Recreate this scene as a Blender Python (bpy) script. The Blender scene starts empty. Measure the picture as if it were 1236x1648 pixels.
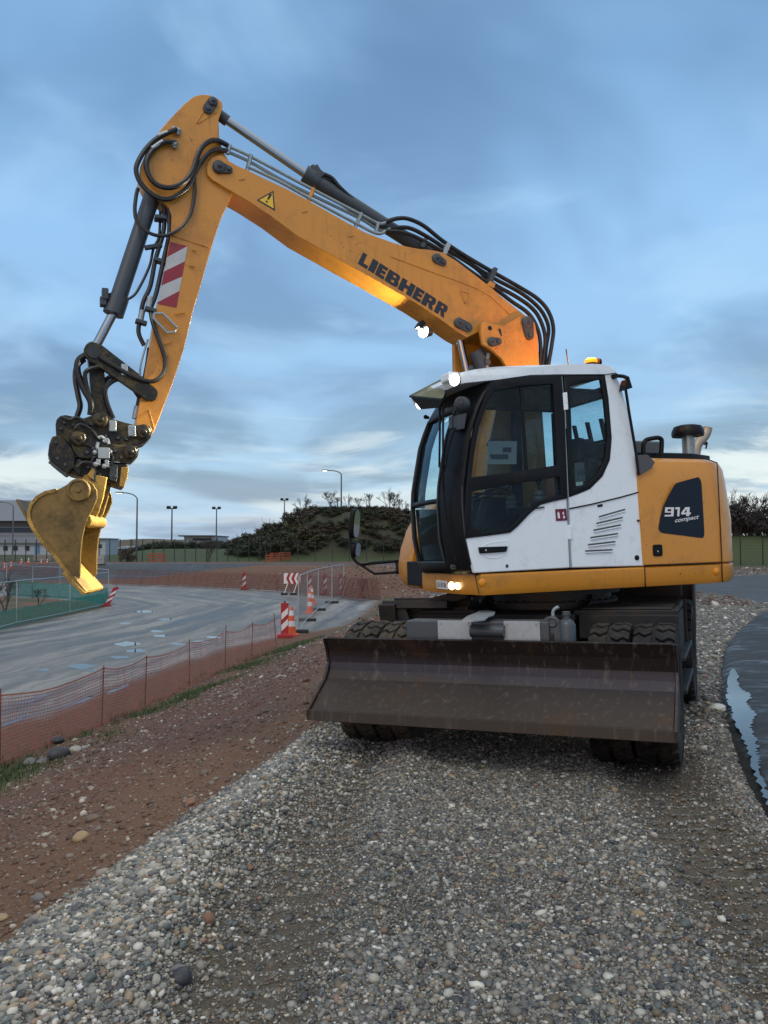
import bpy, bmesh, math, random
import numpy as np
from mathutils import Vector, Matrix
R = math.radians
rnd = random.Random(7); rng = np.random.default_rng(7)
scene = bpy.context.scene
COL = scene.collection
# ------------------------------------------------------------------ camera
F_PX, PW, PH, PITCH, EYE = 1298.72, 1236, 1648, R(2.53), 1.581
cam_d = bpy.data.cameras.new('camera'); cam = bpy.data.objects.new('camera', cam_d); COL.objects.link(cam)
cam.location = (0, 0, EYE); cam.rotation_euler = (R(90) + PITCH, 0, 0)
cam_d.sensor_fit = 'VERTICAL'; cam_d.sensor_height = 24; cam_d.lens = 24 * F_PX / PH
cam_d.clip_start = 0.05; cam_d.clip_end = 6000
scene.camera = cam
scene.render.resolution_x, scene.render.resolution_y = 768, 1024
# ------------------------------------------------------------------ sky, sun, exposure
scene.view_settings.view_transform = 'Standard'; scene.view_settings.look = 'None'
scene.view_settings.exposure = 0.0; scene.view_settings.gamma = 1
SUN_EL, SUN_AZ = R(14), R(200)          # weak veiled light from behind the camera
world = bpy.data.worlds.new('World'); scene.world = world; world.use_nodes = True
def N(nt, typ, **kw):
    n = nt.nodes.new(typ)
    for k, v in kw.items():
        if k.startswith('i_'):
            n.inputs[k[2:].replace('__', ' ')].default_value = v
        elif k[0] == 'n' and k[1:].isdigit():
            n.inputs[int(k[1:])].default_value = v
        else: setattr(n, k, v)
    return n
def ramp(nt, fac, stops, interp='LINEAR'):
    n = nt.nodes.new('ShaderNodeValToRGB'); n.color_ramp.interpolation = interp
    els = n.color_ramp.elements
    while len(els) < len(stops): els.new(0.5)
    for e, (p, c) in zip(els, stops):
        e.position = p; e.color = (c, c, c, 1) if isinstance(c, (int, float)) else tuple(c) + (1,)
    nt.links.new(fac, n.inputs[0]); return n.outputs[0]
def mth(nt, op, a, b=None, c=None, clamp=False):
    n = nt.nodes.new('ShaderNodeMath'); n.operation = op; n.use_clamp = clamp
    for i, v in enumerate((a, b, c)):
        if v is None: continue
        if hasattr(v, 'links'): nt.links.new(v, n.inputs[i])
        else: n.inputs[i].default_value = v
    return n.outputs[0]
def mix(nt, fac, a, b, blend='MIX'):
    n = nt.nodes.new('ShaderNodeMix'); n.data_type = 'RGBA'; n.blend_type = blend; n.clamp_factor = True
    for i, v in ((0, fac), (6, a), (7, b)):
        if hasattr(v, 'links'): nt.links.new(v, n.inputs[i])
        elif isinstance(v, (int, float)): n.inputs[i].default_value = v if i == 0 else (v, v, v, 1)
        else: n.inputs[i].default_value = tuple(v) + (1,)
    return n.outputs[2]
def noise(nt, vec, scale, detail=4, rough=.55, dist=0):
    n = nt.nodes.new('ShaderNodeTexNoise'); n.inputs['Scale'].default_value = scale
    n.inputs['Detail'].default_value = detail; n.inputs['Roughness'].default_value = rough
    n.inputs['Distortion'].default_value = dist
    if vec is not None: nt.links.new(vec, n.inputs['Vector'])
    return n.outputs[0]
def make_world():
    nt = world.node_tree; nt.nodes.clear(); L = nt.links.new
    out = N(nt, 'ShaderNodeOutputWorld'); bg = N(nt, 'ShaderNodeBackground'); L(bg.outputs[0], out.inputs[0])
    sky = N(nt, 'ShaderNodeTexSky', sky_type='NISHITA', sun_disc=False, sun_elevation=R(3), sun_rotation=SUN_AZ)
    tc = N(nt, 'ShaderNodeTexCoord'); sep = N(nt, 'ShaderNodeSeparateXYZ'); L(tc.outputs['Generated'], sep.inputs[0])
    x, y, z = sep.outputs
    zc = mth(nt, 'MAXIMUM', z, 0.0)
    base = ramp(nt, zc, [(0, (.42, .64, .84)), (.06, (.32, .54, .80)), (.18, (.25, .46, .75)), (.36, (.27, .50, .83)), (.52, (.20, .395, .69)), (.60, (.22, .41, .68)), (.76, (.66, .74, .82)), (1, (1.18, 1.18, 1.16))])
    den = mth(nt, 'ADD', zc, .16)
    cv = N(nt, 'ShaderNodeCombineXYZ'); L(mth(nt, 'DIVIDE', x, den), cv.inputs[0]); L(mth(nt, 'DIVIDE', y, den), cv.inputs[1])
    n1 = noise(nt, cv.outputs[0], .95, 4, .48, .5)
    n2 = noise(nt, cv.outputs[0], 1.7, 5, .50, .5)
    # soft grey cloud undersides
    dark = ramp(nt, n1, [(.40, .0), (.60, 1.0)], 'EASE')
    c = mix(nt, mth(nt, 'MULTIPLY', dark, .95), base, mix(nt, 1.0, base, (.52, .56, .62), 'MULTIPLY'))
    lite = ramp(nt, n2, [(.50, 0.0), (.72, 1.0)], 'EASE')
    c = mix(nt, mth(nt, 'MULTIPLY', lite, .70), c, (.36, .59, .86))
    # broken bright cloud low over the horizon
    band = ramp(nt, zc, [(0, .35), (.03, .9), (.12, 1.0), (.17, .35), (.23, 0)], 'EASE')
    sv = N(nt, 'ShaderNodeCombineXYZ'); L(mth(nt, 'MULTIPLY', x, 2.6), sv.inputs[0]); L(mth(nt, 'MULTIPLY', y, 2.6), sv.inputs[1]); L(mth(nt, 'MULTIPLY', z, 15), sv.inputs[2])
    n3 = noise(nt, sv.outputs[0], 1.5, 7, .6, .7)
    def lobe(ax, ay, w):
        d = mth(nt, 'ADD', mth(nt, 'MULTIPLY', x, ax), mth(nt, 'MULTIPLY', y, ay))
        return ramp(nt, d, [(1 - w, 0), (1, 1)], 'EASE')
    side = mth(nt, 'ADD', lobe(math.sin(R(-28)), math.cos(R(-28)), .028), lobe(math.sin(R(27)), math.cos(R(27)), .03)); side = mth(nt, 'ADD', side, mth(nt, 'MULTIPLY', lobe(math.sin(R(-2)), math.cos(R(-2)), .018), .55))
    thr = mth(nt, 'ADD', n3, mth(nt, 'MULTIPLY', side, .15))
    br = mth(nt, 'MULTIPLY', ramp(nt, thr, [(.50, 0), (.70, 1)], 'EASE'), band)
    c = mix(nt, mth(nt, 'MULTIPLY', br, mth(nt, 'ADD', mth(nt, 'MULTIPLY', side, .55), .40)), c, (.70, .80, .86))
    dk2 = mth(nt, 'MULTIPLY', ramp(nt, n3, [(.30, 1), (.48, 0)], 'EASE'), band)
    c = mix(nt, mth(nt, 'MULTIPLY', dk2, .55), c, (.14, .27, .44))
    # the half of the sky behind the photographer is the brighter one
    back = ramp(nt, mth(nt, 'MULTIPLY_ADD', y, -.5, .5), [(.42, 0.0), (.85, 1.0)], 'EASE')
    bk_ = mix(nt, n1, (.50, .535, .57), (1.05, 1.10, 1.12)); bk_ = mix(nt, 1.0, bk_, ramp(nt, zc, [(0, .22), (.22, .45), (.5, 1.0)], 'EASE'), 'MULTIPLY'); c = mix(nt, back, c, bk_, 'LIGHTEN')
    add = mix(nt, 1.0, c, mix(nt, 1.0, sky.outputs[0], (.06, .06, .06), 'MULTIPLY'), 'ADD')
    L(add, bg.inputs[0]); bg.inputs[1].default_value = 1.0
make_world()
sd = bpy.data.lights.new('sun', 'SUN'); sd.energy = 0.8; sd.angle = R(25); sd.color = (1.0, .93, .85)
sun = bpy.data.objects.new('sun', sd); COL.objects.link(sun)
sun.rotation_euler = (R(90) - R(52), 0, R(-25))     # from behind left of the camera
# ------------------------------------------------------------------ picture <-> place
ORG = np.array([1.621, 7.878, 0.0]); YU, YS, TR, TP = R(23.27), R(21.83), R(-1.66), R(-0.19)
def _rx(t): c, s = math.cos(t), math.sin(t); return np.array([[1, 0, 0], [0, c, -s], [0, s, c]])
def _ry(t): c, s = math.cos(t), math.sin(t); return np.array([[c, 0, s], [0, 1, 0], [-s, 0, c]])
TILT = _ry(TR) @ _rx(TP)
def frame(f):
    f = np.array(f); l = np.array([-f[1], f[0], 0.]); return TILT @ np.stack([f, l, [0, 0, 1.]], 1)
MU = frame([-math.sin(YU), -math.cos(YU), 0.])      # undercarriage: x forward, y left, z up
MS = frame([-math.cos(YS), -math.sin(YS), 0.])      # upper structure
EYEP = np.array([0, 0, EYE])
def ray(px, py):
    u = (px - PW / 2) / F_PX; v = -(py - PH / 2) / F_PX; c, s = math.cos(PITCH), math.sin(PITCH)
    return np.array([u, c - v * s, s + v * c])
def hit(px, py, Mt, org, ax, val):
    d = Mt.T @ ray(px, py); o = Mt.T @ (EYEP - org); return o + d * ((val - o[ax]) / d[ax])
def S(px, py, y): return hit(px, py, MS, ORG, 1, y)
def SX(px, py, x): return hit(px, py, MS, ORG, 0, x)
def SZ(px, py, z): return hit(px, py, MS, ORG, 2, z)
def U(px, py, x): return hit(px, py, MU, ORG, 0, x)
def UY(px, py, y): return hit(px, py, MU, ORG, 1, y)
def UZ(px, py, z): return hit(px, py, MU, ORG, 2, z)
def G(px, py, z): d = ray(px, py); return EYEP + d * ((z - EYE) / d[2])
def GY(px, py, Y): d = ray(px, py); return EYEP + d * (Y / d[1])
def yside(z): return 1.275 - .075 * min(max((z - 1.6) / 1.4, 0), 1)
def SD(px, py, off=0.0):                            # point on the slightly leaning left flank
    y = 1.25
    for _ in range(4): p = S(px, py, y); y = yside(p[2]) + off
    return p
# ------------------------------------------------------------------ materials
MATS = {}
def pm(name, col, rough=.5, metal=0., var=.12, vs=5., dirt=None, da=0., ds=4., bump=0., bs=40., coat=0., rvar=.12, spec=.5, streak=0., spl=0.):
    m = bpy.data.materials.new(name); m.use_nodes = True; nt = m.node_tree; L = nt.links.new
    b = nt.nodes['Principled BSDF']; tc = N(nt, 'ShaderNodeTexCoord'); v = tc.outputs['Object']
    n = noise(nt, v, vs, 5, .6)
    c = mix(nt, n, tuple(x * (1 - var) for x in col), tuple(min(1, x * (1 + var)) for x in col))
    r = mth(nt, 'ADD', mth(nt, 'MULTIPLY', mth(nt, 'SUBTRACT', n, .5), rvar * 2), rough, clamp=True)
    if streak:
        mp = N(nt, 'ShaderNodeMapping'); mp.inputs['Scale'].default_value = (7, 7, .55); L(v, mp.inputs['Vector'])
        s1 = noise(nt, mp.outputs[0], 3.2, 6, .62, .15); s2 = noise(nt, v, .9, 3, .5)
        f = mth(nt, 'MULTIPLY', ramp(nt, s1, [(.54, 0), (.74, 1)]), ramp(nt, s2, [(.40, 0), (.62, 1)])); c = mix(nt, mth(nt, 'MULTIPLY', f, streak), c, (.10, .06, .035)); r = mth(nt, 'MULTIPLY_ADD', f, .2, r)
    if spl:
        s1 = noise(nt, v, 34, 3, .5); s2 = noise(nt, v, 1.6, 4, .6); f = mth(nt, 'MULTIPLY', ramp(nt, s1, [(.655, 0), (.70, 1)]), ramp(nt, s2, [(.48, 0), (.58, 1)]))
        c = mix(nt, mth(nt, 'MULTIPLY', f, spl), c, (.07, .045, .028))
    if dirt is not None:
        d1 = noise(nt, v, ds, 8, .68, .3); d2 = noise(nt, v, ds * 6, 6, .7)
        f = ramp(nt, mth(nt, 'MULTIPLY_ADD', d2, .35, mth(nt, 'MULTIPLY', d1, .75)), [(max(0, .62 - da * .3), 0), (min(1, .80 - da * .25), 1)])
        f = mth(nt, 'MULTIPLY', f, min(1, .35 + da))
        c = mix(nt, f, c, dirt); r = mth(nt, 'MULTIPLY_ADD', f, .75 - rough, r, clamp=True)
    L(c, b.inputs['Base Color']); L(r, b.inputs['Roughness']); b.inputs['Metallic'].default_value = metal
    b.inputs['Coat Weight'].default_value = coat; b.inputs['Coat Roughness'].default_value = .12
    b.inputs['Specular IOR Level'].default_value = spec
    if bump:
        bp = N(nt, 'ShaderNodeBump'); bp.inputs['Strength'].default_value = bump; bp.inputs['Distance'].default_value = .01
        L(noise(nt, v, bs, 6, .65), bp.inputs['Height']); L(bp.outputs[0], b.inputs['Normal'])
    MATS[name] = m; return m
def glow(name, col, strength):
    m = bpy.data.materials.new(name); m.use_nodes = True; b = m.node_tree.nodes['Principled BSDF']
    b.inputs['Base Color'].default_value = tuple(col) + (1,); b.inputs['Emission Color'].default_value = tuple(col) + (1,)
    b.inputs['Emission Strength'].default_value = strength; MATS[name] = m; return m
def glassm(name, tint, rough=.02, spots=True, refl=1.0):
    m = bpy.data.materials.new(name); m.use_nodes = True; nt = m.node_tree; nt.nodes.clear(); L = nt.links.new
    o = N(nt, 'ShaderNodeOutputMaterial'); t = N(nt, 'ShaderNodeBsdfTransparent'); g = N(nt, 'ShaderNodeBsdfGlossy')
    t.inputs[0].default_value = tuple(tint) + (1,); g.inputs['Roughness'].default_value = rough
    g.inputs['Color'].default_value = (.42, .58, .66, 1)
    lw = N(nt, 'ShaderNodeLayerWeight'); lw.inputs[0].default_value = .5; frv = mth(nt, 'MULTIPLY_ADD', mth(nt, 'POWER', lw.outputs['Facing'], 5.0), .9, .045)
    mx = N(nt, 'ShaderNodeMixShader'); L(mth(nt, 'MULTIPLY', frv, refl, clamp=True), mx.inputs[0]); L(t.outputs[0], mx.inputs[1]); L(g.outputs[0], mx.inputs[2])
    last = mx.outputs[0]
    if spots:
        tc = N(nt, 'ShaderNodeTexCoord'); d = N(nt, 'ShaderNodeBsdfDiffuse'); d.inputs[0].default_value = (.16, .19, .19, 1)
        f1 = noise(nt, tc.outputs['Object'], 3, 5, .6); f2 = noise(nt, tc.outputs['Object'], 120, 2, .5)
        f = mth(nt, 'MULTIPLY', ramp(nt, f2, [(.56, 0), (.66, .5)]), ramp(nt, f1, [(.4, 0.1), (.7, 1)]))
        f = mth(nt, 'ADD', f, .012)
        m2 = N(nt, 'ShaderNodeMixShader'); L(f, m2.inputs[0]); L(last, m2.inputs[1]); L(d.outputs[0], m2.inputs[2]); last = m2.outputs[0]
    L(last, o.inputs[0]); MATS[name] = m; return m
MUD = (.055, .04, .026)
pm('yellow_paint', (.57, .245, .028), .38, 0, .09, 2.5, (.18, .09, .03), .22, 1.6, .05, 60, .2, .14, .5, .45, .6)
pm('hood_yellow', (.60, .26, .028), .36, 0, .05, 2.0, (.16, .10, .04), .16, 2.2, .03, 60, .25, .12, .5, .22, .7)
pm('white_paint', (.74, .84, .90), .36, 0, .04, 2.5, (.28, .26, .23), .08, 2.4, .02, 60, .25, .12, .5, .10, .35)
pm('black_plastic', (.005, .0058, .0075), .42, 0, .2, 6, (.06, .055, .05), .05, 5, .05, 90, 0, .1, .2)
pm('dark_steel', (.035, .037, .040), .48, .25, .25, 8, MUD, .25, 6, .15, 50)
pm('chassis_paint', (.016, .019, .022), .5, .1, .25, 5, MUD, .42, 4, .25, 40, 0, .1, .35)
pm('cylinder_grey', (.055, .068, .080), .40, .15, .12, 6, (.05, .045, .04), .12, 6, .03, 50)
pm('pin_grey', (.055, .065, .075), .45, .3, .2, 12, MUD, .12, 8)
pm('chrome', (.36, .38, .40), .16, 1., .05, 10)
pm('galvanised', (.34, .39, .42), .42, .35, .25, 22, (.12, .11, .10), .10, 8, .05, 60)
pm('pipe_steel', (.30, .36, .37), .38, .7, .2, 10, (.08, .08, .07), .15, 8)
pm('hose_rubber', (.010, .011, .013), .38, 0, .3, 15, (.05, .045, .04), .12, 10, .08, 200)
pm('tyre_rubber', (.011, .0115, .013), .72, 0, .3, 8, (.060, .050, .038), .40, 5, .3, 40, 0, .1, .3)
pm('muddy_tyre', (.016, .016, .016), .72, 0, .3, 8, (.085, .072, .052), .72, 4, .5, 30, 0, .1, .3)
def blade_mat():
    m = bpy.data.materials.new('blade_steel'); m.use_nodes = True; nt = m.node_tree; L = nt.links.new; b = nt.nodes['Principled BSDF']; tc = N(nt, 'ShaderNodeTexCoord'); v = tc.outputs['Object']
    sep = N(nt, 'ShaderNodeSeparateXYZ'); L(v, sep.inputs[0]); mp = N(nt, 'ShaderNodeMapping'); mp.inputs['Scale'].default_value = (9, 9, .9); L(v, mp.inputs['Vector'])
    st = noise(nt, mp.outputs[0], 2.4, 7, .65, .2); pt = noise(nt, v, 1.7, 7, .65, .3); fine = noise(nt, v, 45, 5, .7)
    zz = mth(nt, 'ADD', sep.outputs[2], mth(nt, 'MULTIPLY', mth(nt, 'SUBTRACT', st, .5), .10))
    c = ramp(nt, zz, [(.44, (.044, .034, .027)), (.60, (.040, .033, .031)), (.63, (.036, .032, .042)), (.72, (.034, .029, .038)), (.755, (.018, .012, .011)), (.95, (.014, .009, .008))])
    c = mix(nt, ramp(nt, st, [(.54, 0), (.72, .75)]), c, (.105, .092, .078)); c = mix(nt, ramp(nt, pt, [(.56, 0), (.70, .7)]), c, (.075, .038, .016)); c = mix(nt, ramp(nt, fine, [(.60, 0), (.72, .5)]), c, (.02, .015, .013))
    L(c, b.inputs['Base Color']); b.inputs['Metallic'].default_value = .15; b.inputs['Specular IOR Level'].default_value = .35
    L(mth(nt, 'MULTIPLY_ADD', pt, .3, .38), b.inputs['Roughness']); bp = N(nt, 'ShaderNodeBump'); bp.inputs['Strength'].default_value = .25; bp.inputs['Distance'].default_value = .006; L(mth(nt, 'ADD', fine, st), bp.inputs['Height']); L(bp.outputs[0], b.inputs['Normal']); MATS['blade_steel'] = m
blade_mat()
pm('bucket_steel', (.19, .130, .036), .42, .25, .35, 5, (.06, .042, .02), .45, 4, .35, 35)
pm('lit_bucket_steel', (.46, .29, .06), .55, .1, .4, 9, (.13, .085, .03), .55, 5, .9, 16)  # brighter yellow copy of bucket_steel: work lamp light put into the colour
pm('coupler_steel', (.022, .023, .021), .30, .55, .45, 9, (.17, .125, .045), .34, 8, .5, 45)
pm('decal_black', (.012, .016, .026), .4, 0, .1, 4)
pm('decal_navy', (.010, .018, .030), .35, 0, .1, 4, None, 0, 1, 0, 1, 0, .1, .2)
pm('decal_white', (.72, .74, .75), .4, 0, .05, 4)
pm('decal_red', (.26, .02, .035), .4, 0, .15, 8, (.08, .05, .04), .1, 6)
pm('decal_maroon', (.13, .008, .035), .4, 0, .1, 4)
pm('decal_grey', (.45, .47, .48), .45, 0, .2, 9, (.15, .13, .1), .12, 8)
pm('warning_yellow', (.75, .50, .03), .4, 0, .05, 4)
pm('grey_panel', (.075, .080, .085), .5, 0, .1, 5)
pm('seat_fabric', (.020, .021, .024), .85, 0, .2, 20)
pm('paper', (.50, .53, .54), .7, 0, .05, 9)
pm('exhaust', (.36, .31, .24), .5, .5, .2, 9)
pm('seam_black', (.01, .008, .006), .8)
glow('lamp_white', (1.0, .95, .82), 5.0); glow('lamp_warm', (1.0, .80, .42), 3.5); glow('beacon_amber', (1.0, .24, .008), 2.1)
pm('amber_lens', (.70, .26, .015), .25, 0, .1, 20)
pm('mirror_glass', (.75, .80, .85), .03, 1.0, 0.01, 3)
glassm('cab_glass', (.58, .76, .78), .02, True, .8)
glassm('wind_glass', (.80, .93, .95), .02, True, 1.1)
def visor_mat():
    m = bpy.data.materials.new('visor_glass'); m.use_nodes = True; nt = m.node_tree; nt.nodes.clear(); L = nt.links.new
    o = N(nt, 'ShaderNodeOutputMaterial'); t = N(nt, 'ShaderNodeBsdfTransparent'); d = N(nt, 'ShaderNodeBsdfDiffuse'); r = N(nt, 'ShaderNodeBsdfTranslucent')
    t.inputs[0].default_value = (.75, .8, .7, 1); d.inputs[0].default_value = (.42, .43, .33, 1); r.inputs[0].default_value = (.5, .52, .42, 1)
    a = N(nt, 'ShaderNodeMixShader'); a.inputs[0].default_value = .5; L(d.outputs[0], a.inputs[1]); L(r.outputs[0], a.inputs[2]); b = N(nt, 'ShaderNodeMixShader'); b.inputs[0].default_value = .55; L(t.outputs[0], b.inputs[1]); L(a.outputs[0], b.inputs[2]); L(b.outputs[0], o.inputs[0]); MATS['visor_glass'] = m
visor_mat()
# ------------------------------------------------------------------ mesh building
def catmull(P, n=6):
    P = [np.asarray(p, float) for p in P]; out = []
    for i in range(len(P) - 1):
        p0, p1, p2, p3 = P[max(i - 1, 0)], P[i], P[i + 1], P[min(i + 2, len(P) - 1)]
        for k in range(n):
            t = k / n
            out.append(.5 * (2 * p1 + (p2 - p0) * t + (2 * p0 - 5 * p1 + 4 * p2 - p3) * t * t + (3 * p1 - p0 - 3 * p2 + p3) * t ** 3))
    out.append(P[-1]); return out
def roundpoly(P, n=3, k=.25):
    """close a traced outline and cut its corners softly (Chaikin)"""
    P = [np.asarray(p, float) for p in P]
    for _ in range(n):
        Q = []
        for i in range(len(P)):
            a, b = P[i], P[(i + 1) % len(P)]; Q += [a * (1 - k) + b * k, a * k + b * (1 - k)]
        P = Q
    return P
class MB:
    def __init__(self, M=None, O=None):
        self.v, self.f, self.m, self.s = [], [], [], []
        self.M, self.O = M, (ORG if O is None and M is not None else O)
    def add(self, V, F, mat=0, smooth=False):
        o = len(self.v); self.v += [tuple(float(q) for q in p) for p in V]
        for f in F: self.f.append(tuple(i + o for i in f)); self.m.append(mat); self.s.append(smooth)
        return self
    def prism(self, pts, ext, mat=0, smooth=False):
        pts = [np.asarray(p, float) for p in pts]; n = len(pts); ext = np.asarray(ext, float)
        self.add(pts + [p + ext for p in pts], [tuple(range(n)), tuple(range(2 * n - 1, n - 1, -1))], mat, False)
        o = len(self.v) - 2 * n
        for i in range(n):
            j = (i + 1) % n; self.f.append((o + i, o + n + i, o + n + j, o + j)); self.m.append(mat); self.s.append(smooth)
        return self
    def poly(self, pts, mat=0): return self.add(pts, [tuple(range(len(pts)))], mat)
    def box(self, c, sx, sy, sz, Mb=None, mat=0):
        c = np.asarray(c, float); Mb = np.eye(3) if Mb is None else Mb
        V = [c + Mb @ np.array([a * sx / 2, b * sy / 2, d * sz / 2]) for a in (-1, 1) for b in (-1, 1) for d in (-1, 1)]
        return self.add(V, [(0, 1, 3, 2), (4, 6, 7, 5), (0, 4, 5, 1), (2, 3, 7, 6), (0, 2, 6, 4), (1, 5, 7, 3)], mat)
    def tube(self, P, r, n=8, mat=0, caps=True):
        P = [np.asarray(p, float) for p in P]; k = len(P); rs = [r] * k if np.isscalar(r) else list(r)
        V = []; up = None
        for i, p in enumerate(P):
            t = P[min(i + 1, k - 1)] - P[max(i - 1, 0)]; t = t / (np.linalg.norm(t) + 1e-12)
            if up is None: up = np.array([0, 0, 1.]) if abs(t[2]) < .9 else np.array([1., 0, 0])
            a = up - t * (up @ t); a /= np.linalg.norm(a) + 1e-12; b = np.cross(t, a); up = a
            for q in range(n):
                th = 2 * math.pi * q / n; V.append(p + rs[i] * (a * math.cos(th) + b * math.sin(th)))
        F = [(i * n + q, i * n + (q + 1) % n, (i + 1) * n + (q + 1) % n, (i + 1) * n + q) for i in range(k - 1) for q in range(n)]
        o = len(self.v); self.add(V, F, mat, True)
        if caps: self.f += [tuple(o + q for q in range(n))[::-1], tuple(o + (k - 1) * n + q for q in range(n))]; self.m += [mat] * 2; self.s += [False] * 2
        return self
    def cyl(self, p0, p1, r0, r1=None, n=20, mat=0): return self.tube([p0, p1], [r0, r0 if r1 is None else r1], n, mat)
    def lathe(self, c, axis, prof, n=32, mat=0, a0=None):
        """prof: (radius, offset along axis)"""
        ax = np.asarray(axis, float); ax /= np.linalg.norm(ax); u = np.cross(ax, [0, 0, 1.] if abs(ax[2]) < .9 else [1., 0, 0]); u /= np.linalg.norm(u); w = np.cross(ax, u)
        c = np.asarray(c, float); V = []
        for r, h in prof:
            for q in range(n):
                th = 2 * math.pi * q / n; V.append(c + ax * h + r * (u * math.cos(th) + w * math.sin(th)))
        F = [(i * n + q, i * n + (q + 1) % n, (i + 1) * n + (q + 1) % n, (i + 1) * n + q) for i in range(len(prof) - 1) for q in range(n)]
        return self.add(V, F, mat, True)
    def ell(self, c, rx, ry, rz, Mb=None, mat=0, n=12, m=8):
        Mb = np.eye(3) if Mb is None else Mb; c = np.asarray(c, float); V = []
        for i in range(m + 1):
            ph = math.pi * i / m
            for q in range(n):
                th = 2 * math.pi * q / n; V.append(c + Mb @ np.array([rx * math.sin(ph) * math.cos(th), ry * math.sin(ph) * math.sin(th), rz * math.cos(ph)]))
        F = [(i * n + q, i * n + (q + 1) % n, (i + 1) * n + (q + 1) % n, (i + 1) * n + q) for i in range(m) for q in range(n)]
        return self.add(V, F, mat, True)
    def build_each(self, name, mats, parent=None, bevel=0):
        """every separate piece becomes an object of its own"""
        par = list(range(len(self.v)))
        def root(i):
            while par[i] != i: par[i] = par[par[i]]; i = par[i]
            return i
        for f in self.f:
            for i in f[1:]: par[root(i)] = root(f[0])
        gr = {}
        for k, f in enumerate(self.f): gr.setdefault(root(f[0]), []).append(k)
        for ks in gr.values():
            b = MB(self.M, self.O); ids = {}
            for k in ks:
                for i in self.f[k]:
                    if i not in ids: ids[i] = len(b.v); b.v.append(self.v[i])
                b.f.append(tuple(ids[i] for i in self.f[k])); b.m.append(self.m[k]); b.s.append(self.s[k])
            b.build(name, mats, parent, bevel)
    def build(self, name, mats, parent=None, bevel=0, seg=2, loc=None, label=None, sharp=38):
        V = np.array(self.v, float)
        if self.M is not None: V = V @ np.asarray(self.M).T + self.O
        base = np.zeros(3)
        if parent is not None:
            p = parent
            while p is not None: base = base + np.array(p.location); p = p.parent
        elif loc is not None: base = np.array(loc, float)
        V = V - base
        me = bpy.data.meshes.new(name); me.from_pydata(V.tolist(), [], self.f)
        for m in (mats if isinstance(mats, (list, tuple)) else [mats]): me.materials.append(MATS[m] if isinstance(m, str) else m)
        me.polygons.foreach_set('material_index', self.m); me.polygons.foreach_set('use_smooth', self.s)
        bm = bmesh.new(); bm.from_mesh(me); bmesh.ops.recalc_face_normals(bm, faces=bm.faces); bm.to_mesh(me); bm.free()
        o = bpy.data.objects.new(name, me); COL.objects.link(o)
        if parent is not None: o.parent = parent
        elif loc is not None: o.location = loc
        if bevel:
            md = o.modifiers.new('bevel', 'BEVEL'); md.width = bevel; md.segments = seg; md.limit_method = 'ANGLE'; md.angle_limit = R(35)
            me.polygons.foreach_set('use_smooth', [True] * len(me.polygons)); md.harden_normals = True
        else: me.set_sharp_from_angle(angle=R(sharp))
        if label: o['label'] = label
        return o
def thing(name, label, cat, loc, group=None):
    o = bpy.data.objects.new(name, None); COL.objects.link(o); o.location = tuple(float(q) for q in loc); o.empty_display_size = .2
    return tag(o, label, cat, group)
def tag(o, label=None, cat=None, group=None, kind=None):
    if label: o['label'] = label
    if cat: o['category'] = cat
    if group: o['group'] = group
    if kind: o['kind'] = kind
    return o
def dup(root, loc, rotz=0., scale=1., label=None, group=None):
    def cp(o, par):
        c = o.copy(); COL.objects.link(c)
        if par is not None: c.parent = par
        for ch in list(o.children): cp(ch, c)
        return c
    r = cp(root, None); r.location = tuple(float(q) for q in loc); r.rotation_euler = (0, 0, rotz)
    r.scale = (scale,) * 3 if np.isscalar(scale) else scale
    if label: r['label'] = label
    if group: r['group'] = group
    return r
def text_mesh(s, size=1.0, shear=0., offset=0.):
    cu = bpy.data.curves.new('text', 'FONT'); cu.body = s; cu.size = size; cu.shear = shear; cu.offset = offset
    o = bpy.data.objects.new('text', cu); COL.objects.link(o); dg = bpy.context.evaluated_depsgraph_get()
    me = o.evaluated_get(dg).to_mesh(); V = [tuple(v.co) for v in me.vertices]; F = [tuple(p.vertices) for p in me.polygons]
    o.evaluated_get(dg).to_mesh_clear(); bpy.data.objects.remove(o); return np.array(V), F
# ------------------------------------------------------------------ the ground: one sheet to the horizon
def vnoise(x, y, seed=0):
    xi = np.floor(x).astype(np.int64); yi = np.floor(y).astype(np.int64); fx = x - xi; fy = y - yi
    def h(a, b):
        n = (a * 374761393 + b * 668265263 + seed * 974711) & 0x7fffffff
        n = ((n ^ (n >> 13)) * 1274126177) & 0x7fffffff
        return ((n ^ (n >> 16)) & 0xffff) / 65535.0
    u = fx * fx * (3 - 2 * fx); w = fy * fy * (3 - 2 * fy)
    return (h(xi, yi) * (1 - u) + h(xi + 1, yi) * u) * (1 - w) + (h(xi, yi + 1) * (1 - u) + h(xi + 1, yi + 1) * u) * w
def fbm(x, y, oct=4, seed=0):
    t = 0; a = .5
    for i in range(oct): t = t + a * (vnoise(x * 2 ** i, y * 2 ** i, seed + i) - .5); a *= .5
    return t
def sm(t): t = np.clip(t, 0, 1); return t * t * (3 - 2 * t)
def seg_dist(X, Y, P, closed=True):
    d = np.full(np.shape(X), 1e9); n = len(P)
    for i in range(n if closed else n - 1):
        a = np.array(P[i]); b = np.array(P[(i + 1) % n]); e = b - a; L2 = e @ e + 1e-9
        t = np.clip(((X - a[0]) * e[0] + (Y - a[1]) * e[1]) / L2, 0, 1)
        d = np.minimum(d, np.hypot(X - a[0] - t * e[0], Y - a[1] - t * e[1]))
    return d
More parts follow.
